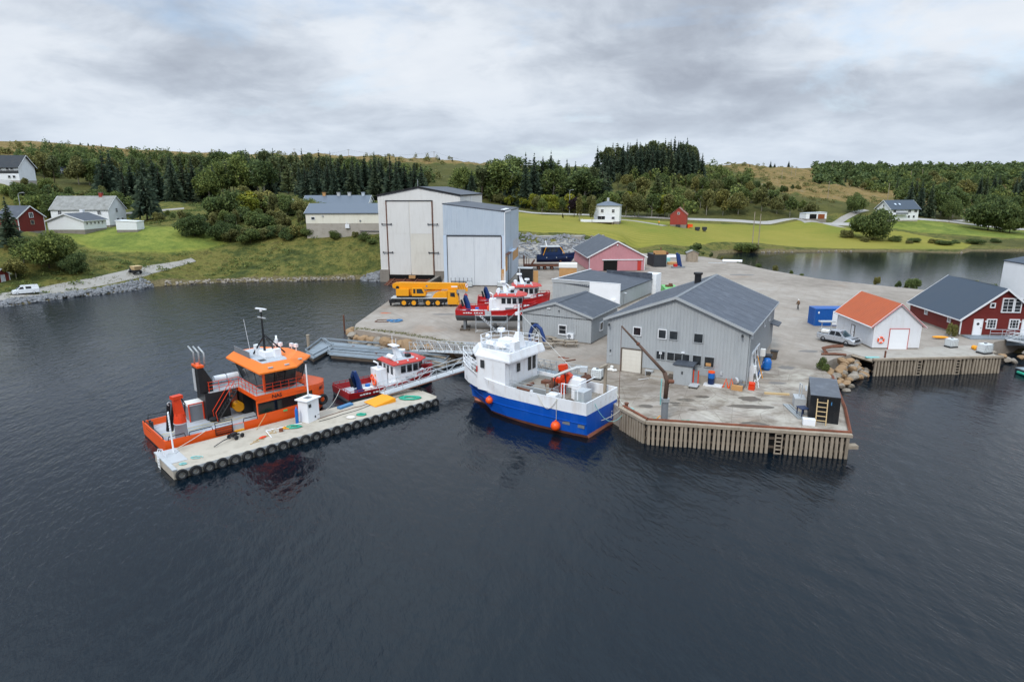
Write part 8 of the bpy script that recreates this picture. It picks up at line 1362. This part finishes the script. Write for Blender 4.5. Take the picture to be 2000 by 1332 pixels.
simple('white_box', 'white cabinet fixed beside the workshop side door', 'box', MB().box(-.3, .3, -.25, .25, .9, 1.7), 'whiteclean', w1(3.2, .3), YR); simple('white_box', 'upper white box on the rack by the blue barrel', 'box', MB().box(-.3, .3, -.25, .25, 1.9, 2.7), 'bagwhite', w1(7.2, .6), YR); simple('machine', 'orange and black small engine at the workshop right corner', 'engine', MB().box(-.35, .35, -.3, .3, 0, .45).cyl((0, -.3, .6), (0, .3, .6), .22, n=10), 'craneorange', w1(-.1, .7), YR); simple('trestle', 'folded white trestle lying near the workshop corner', 'trestle', MB().tube([(-.6, -.2, .05), (-.2, 0, .6), (.2, -.2, .05)], .04, 5).tube([(-.1, .3, .05), (.3, .4, .6), (.7, .3, .05)], .04, 5).tube([(-.2, 0, .6), (.3, .4, .6)], .04, 5), 'trimwhite', w1(1.2, 1.1), YR)
t = T('barrel', 'big bright blue barrel beside the workshop side wall', 'barrel', w1(8.3, 1.0)); P('body', MB().lathe([(.36, 0), (.5, .35), (.5, 1.0), (.36, 1.35), (.28, 1.4)], n=16), MAT['bluedrum'], t, True); P('band', MB().torus((0, 0, .35), .5, .03, 'z', 16, 5).torus((0, 0, 1.0), .5, .03, 'z', 16, 5), MAT['bluedrum'], t, split=True); simple('lid_pile', 'dark tubs stacked behind the blue barrel', 'tubs', MB().box(-.4, .4, -.4, .4, 0, 1.4).box(-.5, .5, -.5, .5, 1.4, 1.6), 'darkgrey', w1(9.3, .9), YR)
t = T('wheelie_bin', 'dark brown wheelie bin at the back corner of the workshop', 'bin', w1(13.8, 1.1), YR); P('body', MB().loft([[(x * s, y * s, z) for x, y in ((-.35, -.4), (.35, -.4), (.35, .4), (-.35, .4))] for z, s in ((.1, .8), (1.0, 1))]), MAT['timberdark'], t); P('lid', MB().box(-.4, .4, -.45, .45, 1.002, 1.1), MAT['darkgrey'], t); P('wheel', MB().cyl((-.3, .35, .12), (-.2, .35, .12), .12).cyl((.2, .35, .12), (.3, .35, .12), .12), MAT['rubber'], t, split=True)
simple('plank', 'yellow timber beam lying on the yard right of the workshop', 'beam', MB().box(-1.2, 1.2, -.12, .12, 0, .18), 'timberpale', at(1517, 770.5, 2), math.radians(-12))
# by the container
simple('plank_bundle', 'grey metal profiles lying left of the black container', 'profiles', MB().box(-.35, -.15, -2.2, 1.8, 0, .12).box(-.1, .1, -2.2, 1.8, 0, .1).box(.15, .3, -1.8, 1.6, 0, .14), 'galv', at(1549, 803, 2), math.radians(-4)); simple('trestle_table', 'dark blue folding table beside the black container', 'table', MB().box(-.4, .4, -.5, .5, .75, .82).box(-.35, -.28, -.45, -.38, 0, .75).box(.28, .35, -.45, -.38, 0, .75).box(-.35, -.28, .38, .45, 0, .75).box(.28, .35, .38, .45, 0, .75), 'bluedark', at(1567, 812, 2), .1); simple('crate', 'white crate in front of the black container', 'crate', MB().box(-.5, .5, -.3, .3, 0, .55), 'white', at(1579, 829, 2), -.3); simple('panel_pile', 'white panels stacked left of the black container', 'panels', MB().box(-.5, .5, -.8, .8, 0, .9), 'lightgrey', at(1555, 796, 2) + Vector((.5, .6, 0)), -.3); simple('frame', 'white frame standing at the left wall of the black container', 'frame', MB().tube([(0, 0, 0), (0, 0, 2.2), (.0, .5, 2.2), (0, .5, 0)], .06, 5), 'lightgrey', at(1563, 794, 2), 0)
# gangway section lying on the quay behind the fishing boat
t = gangway('gangway', 'galvanised gangway section lying on the quay behind the fishing boat', at(1046, 722, 2.05), at(1132, 737, 2.05), 1.1, 1.2, 'galv', 7, 'greywood')
simple('steel_plate', 'two small reddish steel plates lying on the quay', 'plates', MB().box(-.5, .3, -.2, .2, 0, .04).box(.1, .9, -.6, -.2, 0, .04), 'rustbeam', at(1098, 698, 2), -.2); simple('girder', 'dark steel profile lying on the quay near the red plates', 'profile', MB().box(-.8, .8, -.08, .08, 0, .12), 'rust', at(1113, 705, 2), .5)
# blue folded loader crane and timber benches by the small workshop
t = T('loader_crane', 'blue folded loader crane standing on the ground by the small workshop', 'loader crane', at(1046, 676, 2), -.5); P('arm', MB().tube([(-.8, 0, .2), (-.8, 0, 1.6), (-.45, 0, 2.6), (.1, 0, 2.9)], .26, 6), MAT['bluecrane'], t); P('outer_arm', MB().tube([(.1, 0, 2.9), (.7, .1, 2.4), (1.1, .1, 1.4), (1.3, .1, .6)], .24, 6), MAT['bluecrane'], t); P('base', MB().box(-1.0, .9, -.5, .5, 0, .35), MAT['rust'], t); P('cylinder', MB().tube([(-.6, .1, 1.2), (.1, .1, 2.5)], .1, 6).tube([(.2, .1, 2.5), (.7, .1, 1.2)], .1, 6), MAT['galv'], t, split=True); P('hose', MB().tube([(-.2, -.2, .4), (.1, -.3, 1.5), (.4, -.2, 2.3)], .09, 5), MAT['rubber'], t); P('valve_block', MB().box(-.3, .3, -.3, .3, .36, .9), MAT['rust'], t)
for i, (px, py, r_) in enumerate(((1075, 668, -.3), (1092, 674, .2), (1115, 676, .5), (1068, 680, .0))):
    t = T('picnic_table', ('left', 'middle', 'right', 'front')[i] + ' of the weathered timber picnic tables by the small workshop', 'picnic table', at(px, py, 2), r_ + Y1, 'timber picnic tables'); P('top', MB().box(-.9, .9, -.38, .38, .66, .74), MAT['timber'], t); P('bench', MB().box(-.9, .9, -.85, -.58, .38, .45).box(-.9, .9, .58, .85, .38, .45), MAT['timber'], t, split=True); m = MB()
    for x in (-.65, .65): m.tube([(x, -.75, 0), (x, -.2, .66)], .05, 4).tube([(x, .75, 0), (x, .2, .66)], .05, 4)
    P('leg', m, MAT['timber'], t, split=True)
# yard north of the pink storehouse
t = T('loader_crane', 'blue folded loader crane in the open yard right of the pink storehouse', 'loader crane', at(1325, 523, 2), .2); P('arm', MB().cbox((-.3, 0, 2.2), (.5, .5, 3.4), 0, 0, -.2).cbox((.3, 0, 1.9), (.45, .45, 3.4), 0, 0, -.25), MAT['bluecrane'], t, split=True); P('base', MB().box(-1.8, 1.6, -.7, .7, 0, .3), MAT['midgrey'], t); P('motor', MB().box(-1.3, -.5, -.4, .4, .3, 1.0), MAT['redsign'], t)
p = at(1256, 516, 2); container('container', 'dark grey container with an orange load on top beside the pink storehouse', Matrix.Translation((37.6, 168.5, 2)) @ Matrix.Rotation(.1, 4, 'Z'), (3.4, 6, 3.2), 'darkgrey', rib=.5); simple('timber_load', 'orange-brown timber frames on the dark grey container', 'timber load', MB().box(0, 3, 0, .15, 0, .9).box(0, 3, 1.4, 1.55, 0, .9).box(0, 3, .2, 1.3, .3, .45), 'ply', (37.9, 169, 5.25), .1)
t = T('tool_shed', 'small weathered grey shed at the far edge of the yard', 'shed', (49.6, 180.5, 2), -.1); P('wall', MB().box(0, 3, 0, 2.6, 0, 2.6), MAT['timber'], t); P('roof', MB().xz([(-.2, 2.5), (1.5, 3.3), (3.2, 2.5), (3.2, 2.4), (1.5, 3.2), (-.2, 2.4)], -.2, 2.8), MAT['roofold'], t); P('gable', MB().xz([(0, 2.6), (3, 2.6), (1.5, 3.15)], 0, .1), MAT['timber'], t)
simple('plastic_tub', 'turquoise tub among the clutter right of the pink storehouse', 'tub', MB().box(-1.1, 1.1, -.7, .7, 0, 1.3), 'tealpale', at(1300, 513, 2)); simple('plastic_tub', 'pink-brown tub left of the turquoise tub', 'tub', MB().box(-1.0, 1.0, -.7, .7, 0, .8), 'pink', at(1288, 512, 2)); simple('crate', 'tan crate right of the turquoise tub', 'crate', MB().box(-1.3, 1.3, -.7, .7, 0, .7), 'ply', at(1313, 517, 2)); simple('pipe', 'white pipe lying across the clutter in the far yard', 'pipe', MB().cyl((-3, 0, .5), (3, 0, .5), .5, n=12), 'whiteclean', at(1300, 505, 2)); simple('float', 'pale green float on the ground beside the dark container', 'float', MB().ball((0, 0, .3), 1.2, 10, 5, (1.2, .7, .4)), 'tealpale', at(1277, 515, 2), smooth=True); simple('skiff', 'small white skiff behind the pale green float', 'skiff', MB().loft([[(x, -w, .7), (x, -w * .6, .1), (x, w * .6, .1), (x, w, .7)] for x, w in ((-1.9, .6), (0, .8), (1.5, .5), (2.2, .05))]), 'whiteclean', at(1280, 505, 2)); simple('post', 'rusty winch post in the far yard', 'post', MB().cyl((0, 0, 0), (0, 0, 3.0), .18).box(-.6, 1.2, -.4, .4, 0, 1.0), 'rust', at(1290, 503, 2)); simple('scrap', 'rusty winch drum in the far yard', 'scrap', MB().box(-1.2, 1.2, -.6, .6, 0, 1.2), 'rust', at(1297, 500, 2))
simple('pipe', 'thick white pipe lying at the pond edge of the yard', 'pipe', MB().cyl((-2.6, 0, .4), (2.6, 0, .4), .42, n=14), 'whiteclean', at(1430, 513, 2), -.25); simple('plank', 'white plank on the yard left of the thick pipe', 'plank', MB().box(-2.4, 2.4, -.3, .3, 0, .06), 'lightgrey', at(1401, 514, 2), -.35); simple('timber_pile', 'grey beams stacked at the meadow corner of the yard', 'timber pile', MB().box(-2, 2, -.4, .4, 0, .5), 'timberdark', at(1353, 498, 2), -.2)
simple('hose_heap', 'heap of blue hoses on the concrete below the crane truck', 'hoses', MB().torus((0, 0, .1), .8, .09, 'z', 14, 5).torus((.5, .2, .16), .6, .09, 'z', 14, 5).torus((-.9, .5, .1), .5, .08, 'z', 12, 5), 'bluelite', at(772, 628, 2)); simple('bent_pipe', 'rusty bent pipe frame on the concrete beside the blue hoses', 'frame', MB().tube([(-2.4, -.5, .1), (-2.2, .9, .1), (.2, 1.1, .1)], .06, 5).tube([(-2.3, -.6, .1), (-.2, -.6, .1)], .06, 5), 'rust', at(763, 628, 2)); patch('rust_mat', at(753, 611.5, 2), 1.0, .5, 'rooforange', seed=44)
simple('grating', 'grey grating lying by the truss gangway landing', 'grating', MB().box(-1, 1, -.3, .3, 0, .1), 'galv', at(920, 672, 2), -.5)
# slipway in front of the tall hall
sl_ = T('slipway', 'rusty slipway rails running from the white boat hall into the water', 'slipway', (-32.3, 157.3, 0), math.radians(-6.5))
for x in (3.2, 6.0, 9.0, 12.0): P('rail', MB().loft([[(x, 2, .95), (x + .3, 2, .95), (x + .3, 2, 1.2), (x, 2, 1.2)], [(x, -11, -.9), (x + .3, -11, -.9), (x + .3, -11, -.65), (x, -11, -.65)]]), MAT['rust'], sl_)
for k in range(5): y = -.4 - k * 1.5; P('sleeper', MB().cbox((7.7, y, .78 + (y - 1) * .14), (11, .5, .25)), MAT['rustbeam'], sl_)
P('side_wall', MB().box(14.2, 15.0, -14, 0, -1.5, 1.7), MAT['concretedark'], sl_); simple('cradle', 'reddish block on the slip sill under the hall doors', 'block', MB().box(-.8, .8, -.3, .3, 0, .7), 'ply', (-24.4, 155.6, 1.0), -.1)
simple('boat_wreck', 'decayed grey timber boat on the stony shore at the end of the gravel road', 'wreck', MB().loft([[(x, -w, .6 + .05 * abs(x)), (x, -w * .5, .1), (x, w * .5, .1), (x, w, .6 + .05 * abs(x))] for x, w in ((-2.4, .2), (-1.2, .8), (.4, .9), (2.2, .15))]), 'timberdark', pY(273, 555, 151.5) * 1.0, .5)
p = pY(266, 541, 152.5); t = T('site_dumper', 'small pale yellow dumper parked at the end of the gravel road', 'dumper', (p.x, p.y, gz(p.x, p.y) + .1), -.6); P('skip', MB().loft([[(-.2, -.8, 1.0), (1.4, -.8, 1.0), (1.4, .8, 1.0), (-.2, .8, 1.0)], [(-.5, -1, 1.9), (1.8, -1, 1.9), (1.8, 1, 1.9), (-.5, 1, 1.9)]]), MAT['timberpale'], t); P('chassis', MB().box(-1.6, 1.2, -.6, .6, .5, .95).box(-1.7, -.8, -.6, .6, .95, 1.3), MAT['darkgrey'], t)
for x in (-1.1, .8):
    for y in (-.8, .8): P('wheel', MB().cyl((x, y - .15, .42), (x, y + .15, .42), .42, n=12), MAT['rubber'], t)
# right edge: gangway rails, floating raft
gangway('gangway', 'white railed gangway leading from the red house quay to the right edge', Vector((67.6, 84.8, 2.1)), Vector((78, 80.3, .9)), 1.3, 1.1, 'alu', 8); r = MB(); rail(r, [(66.4, 86.2, 2.2), (76, 85.6, 2.2)], 1.0, 2, .035, 1.6); simple('railing', 'white railing along the terrace of the red waterfront house', 'railing', r, 'alu', (0, 0, 0)); S('terrace', MB().prism([(63.2, 85.4), (76, 84.6), (76, 87), (63.3, 87.4)], 1.2, 2.2), MAT['greywood'])
t = T('work_raft', 'pale blue-grey work raft with orange gear moored at the right edge', 'raft', (64.8, 74.6, 0), math.radians(2)); P('hull', MB().box(-2.2, 6, -1.6, 1.6, -.4, .55), MAT['darkgrey'], t); P('deck', MB().box(-2.2, 6, -1.6, 1.6, .552, .66), MAT['greywood'], t); P('gear', MB().ball((-1.6, -1.3, .75), .5, 8, 5, (1.2, .6, .5)).ball((.2, 1.2, .8), .5, 8, 5, (1.2, .5, .5)), MAT['buoy'], t, split=True); P('fender', MB().cyl((-2.35, -1, .2), (-2.35, 1, .2), .18), MAT['teal'], t)
simple('mooring_buoy', 'yellow floats on the stones by the white caged tank', 'floats', MB().ball((0, 0, .3), .35, 10, 6, (1, .7, .9)).ball((.1, .5, .25), .3, 10, 6), 'matyellow', at(1905, 684, 2.0), smooth=True); simple('kayak', 'yellow kayak lying behind the cream tank', 'kayak', MB().ball((0, 0, .18), 1, 12, 6, (1.1, .3, .18)), 'matyellow', at(1836, 661, 2.1), -.2, True); simple('net', 'flat green net at the left corner of the boathouse quay', 'net', MB().cbox((0, 0, .06), (1.6, .5, .12)), 'tealpale', at(1704, 699, 2.03), -.1); simple('rusty_gutter', 'rusty bent steel barrier in front of the pickup', 'barrier', MB().tube([(-1.3, -1.2, .1), (-1.4, -.2, .5), (0, .6, .55), (1.4, .9, .55)], .25, 4), 'rust', at(1628, 687, 2), -.1); simple('hull_plank', 'broken old boat plank on the grass above the boulders', 'plank', MB().tube([(-1.5, .2, .1), (0, 0, .2), (1.4, -.2, .1)], .16, 4), 'rust', at(1629, 694, 2), 0)
# white lamp unit and dog house by the boathouse wall
simple('wall_crane', 'white steel frame with a grey roof behind the pickup', 'frame', MB().tube([(0, 0, 0), (0, 0, 1.9)], .06, 5).tube([(1.3, 0, 0), (1.3, 0, 1.9)], .06, 5).box(-.4, 1.7, -.4, .4, 1.9, 2.05).box(-.2, 1.5, -.3, .3, .9, 1.0), 'lightgrey', (44.0, 88.4, 2), 0)
# machinery by the field barn
simple('farm_machine', 'orange farm implement behind the red field barn', 'implement', MB().box(-1.0, 1.0, -.6, .6, .4, 1.5).cyl((-.6, -.7, .45), (-.6, .7, .45), .45, n=10), 'buoy', (70.6, 256, gz(70.6, 256))); simple('farm_machine', 'dark farm implement standing in the meadow right of the barn', 'implement', MB().box(-2.2, -.5, -.6, .6, .5, 1.6).box(.6, 2.2, -.6, .6, .5, 1.6).cyl((-1.4, -.8, .5), (-1.4, .8, .5), .5, n=10).cyl((1.4, -.8, .5), (1.4, .8, .5), .5, n=10), 'darkgrey', (73.6, 251, gz(73.6, 251)))
# ---------------------------------------------------------------- poles and wires
PL = []
def pole(px, rowt, rowb, Y, label, cross=True, group=None, r=.14):
    b = pY(px, rowb, Y); z = gz(b.x, b.y); h = max(6, pY(px, rowt, Y).z - z); t = T('utility_pole', label, 'pole', (b.x, b.y, z - .3), .3, group); PL.append(t); P('shaft', MB().cyl((0, 0, 0), (0, 0, h + .3), r, r * .75, 7), MAT['timber'], t)
    if cross: P('crossarm', MB().box(-.9, .9, -.06, .06, h - .4, h - .25), MAT['timberdark'], t)
    return Vector((b.x, b.y, z + h - .2))
a = pole(1471, 414, 458, 227, 'left of the twin wooden poles in the meadow bush', False, r=.17); b = pole(1483, 418, 457, 227, 'right of the twin wooden poles in the meadow bush', False, r=.17)
c = [pole(*q, 'wooden utility pole on the moor slope', True, 'utility poles on the moor') for q in ((1525, 338, 369, 410), (1545, 325, 350, 470), (1553, 325, 350, 475), (1617, 354, 384, 340), (1624, 322, 345, 500), (1733, 358, 394, 325), (1800, 330, 350, 520), (1778, 342, 352, 500))]
s_ = [pole(px, rt, rb, Y, 'thin utility pole on the left skyline', True, 'skyline poles') for px, rt, rb, Y in ((681, 292, 305, 470), (848, 296, 312, 455), (575, 293, 302, 480))]
number_off(PL); _wl = []
for a_, b_ in ((s_[2], s_[0]), (s_[0], s_[1]), (s_[1], pY(1010, 320, 440)), (c[0], c[3]), (c[3], c[5])): _wl.append(rope('power_line', sag(a_, b_, 3, 12), 'darkgrey', 'thin power line between two utility poles', .035, 'power line')); _wl[-1]['group'] = 'power lines'
for k, o in enumerate(_wl): o['label'] = ordinal(k + 1) + ' span from left of the thin power line over the hills'
def street_lamp(px, rowt, rowb, Y, label):
    b = pY(px, rowb, Y); z = gz(b.x, b.y); h = max(5, pY(px, rowt, Y).z - z); t = T('street_lamp', label, 'street lamp', (b.x, b.y, z - .2), 0); P('pole', MB().cyl((0, 0, 0), (0, 0, h), .12, .09, 7).tube([(0, 0, h), (.4, 0, h + .3), (1.2, 0, h + .4)], .06, 5), MAT['galv'], t); P('lamp_head', MB().box(1.0, 1.7, -.12, .12, h + .34, h + .48), MAT['lightgrey'], t)
street_lamp(1905, 395, 438, 298, 'wooden-looking street lamp by the round bush on the right road'); street_lamp(1880, 418, 432, 312, 'short street lamp on the lane right of the hillside house'); street_lamp(46, 378, 440, 172, 'thin street lamp behind the red barn on the left'); street_lamp(1112, 372, 425, 282, 'grey lamp post by the copper beech')
# ---------------------------------------------------------------- people
def person(label, p, rz, top, legs, head, step=.18):
    vs_ = [(0, 0, .95), (0, 0, 1.2), (0, 0, 1.42), (0, .02, 1.52), (0, .03, 1.64), (0, .03, 1.76), (.1, 0, .9), (.11, step, .5), (.11, step * .9, .08), (.11, step * .9 + .16, .04), (-.1, 0, .9), (-.11, -step, .5), (-.11, -step * 1.5, .1), (-.11, -step * 1.5 + .15, .05), (.2, 0, 1.42), (.26, -.1, 1.14), (.26, .02, .92), (-.2, 0, 1.42), (-.26, .1, 1.14), (-.26, .2, .94), (.26, .05, .84), (-.26, .25, .87)]
    ed = [(0, 1), (1, 2), (2, 3), (3, 4), (4, 5), (0, 6), (6, 7), (7, 8), (8, 9), (0, 10), (10, 11), (11, 12), (12, 13), (2, 14), (14, 15), (15, 16), (2, 17), (17, 18), (18, 19), (16, 20), (19, 21)]
    rad = [.15, .15, .15, .065, .1, .075, .1, .07, .05, .045, .1, .07, .05, .045, .075, .055, .045, .075, .055, .045, .04, .04]
    me = bpy.data.meshes.new('body'); me.from_pydata(vs_, ed, []); o = bpy.data.objects.new('body', me); COL.objects.link(o); sk_ = o.modifiers.new('s', 'SKIN'); ly = me.skin_vertices[0].data
    for v, r_ in zip(ly, rad): v.radius = (r_, r_)
    ly[0].use_root = True; o.modifiers.new('u', 'SUBSURF').levels = 1; dg = bpy.context.evaluated_depsgraph_get(); m2_ = bpy.data.meshes.new_from_object(o.evaluated_get(dg)); bpy.data.objects.remove(o)
    for q in ('skin', top, legs, 'darkgrey'): m2_.materials.append(MAT[q])
    for f in m2_.polygons: z, x = f.center.z, abs(f.center.x); f.material_index = 3 if z < .1 else 2 if z < .93 and x < .2 else 1 if z < 1.52 and not (x > .2 and z < .93) else 0
    m2_.polygons.foreach_set('use_smooth', [True] * len(m2_.polygons)); t = T('person', label, 'person', p, rz); link('body', m2_, t); P('cap', MB().ball((0, .02, 1.72), .125, 10, 6, (1, 1.05, .8)), MAT[head], t, True); return t
person('person in a brown jacket and white cap walking across the yard', at(1558, 605, 2), .4, 'jacket', 'trousers', 'bagwhite'); p = pY(1287, 437, 252); person('person in a bright yellow top standing beside the red field barn', (p.x, p.y, gz(p.x, p.y)), 0, 'matyellow', 'trousers', 'bagwhite', .05)
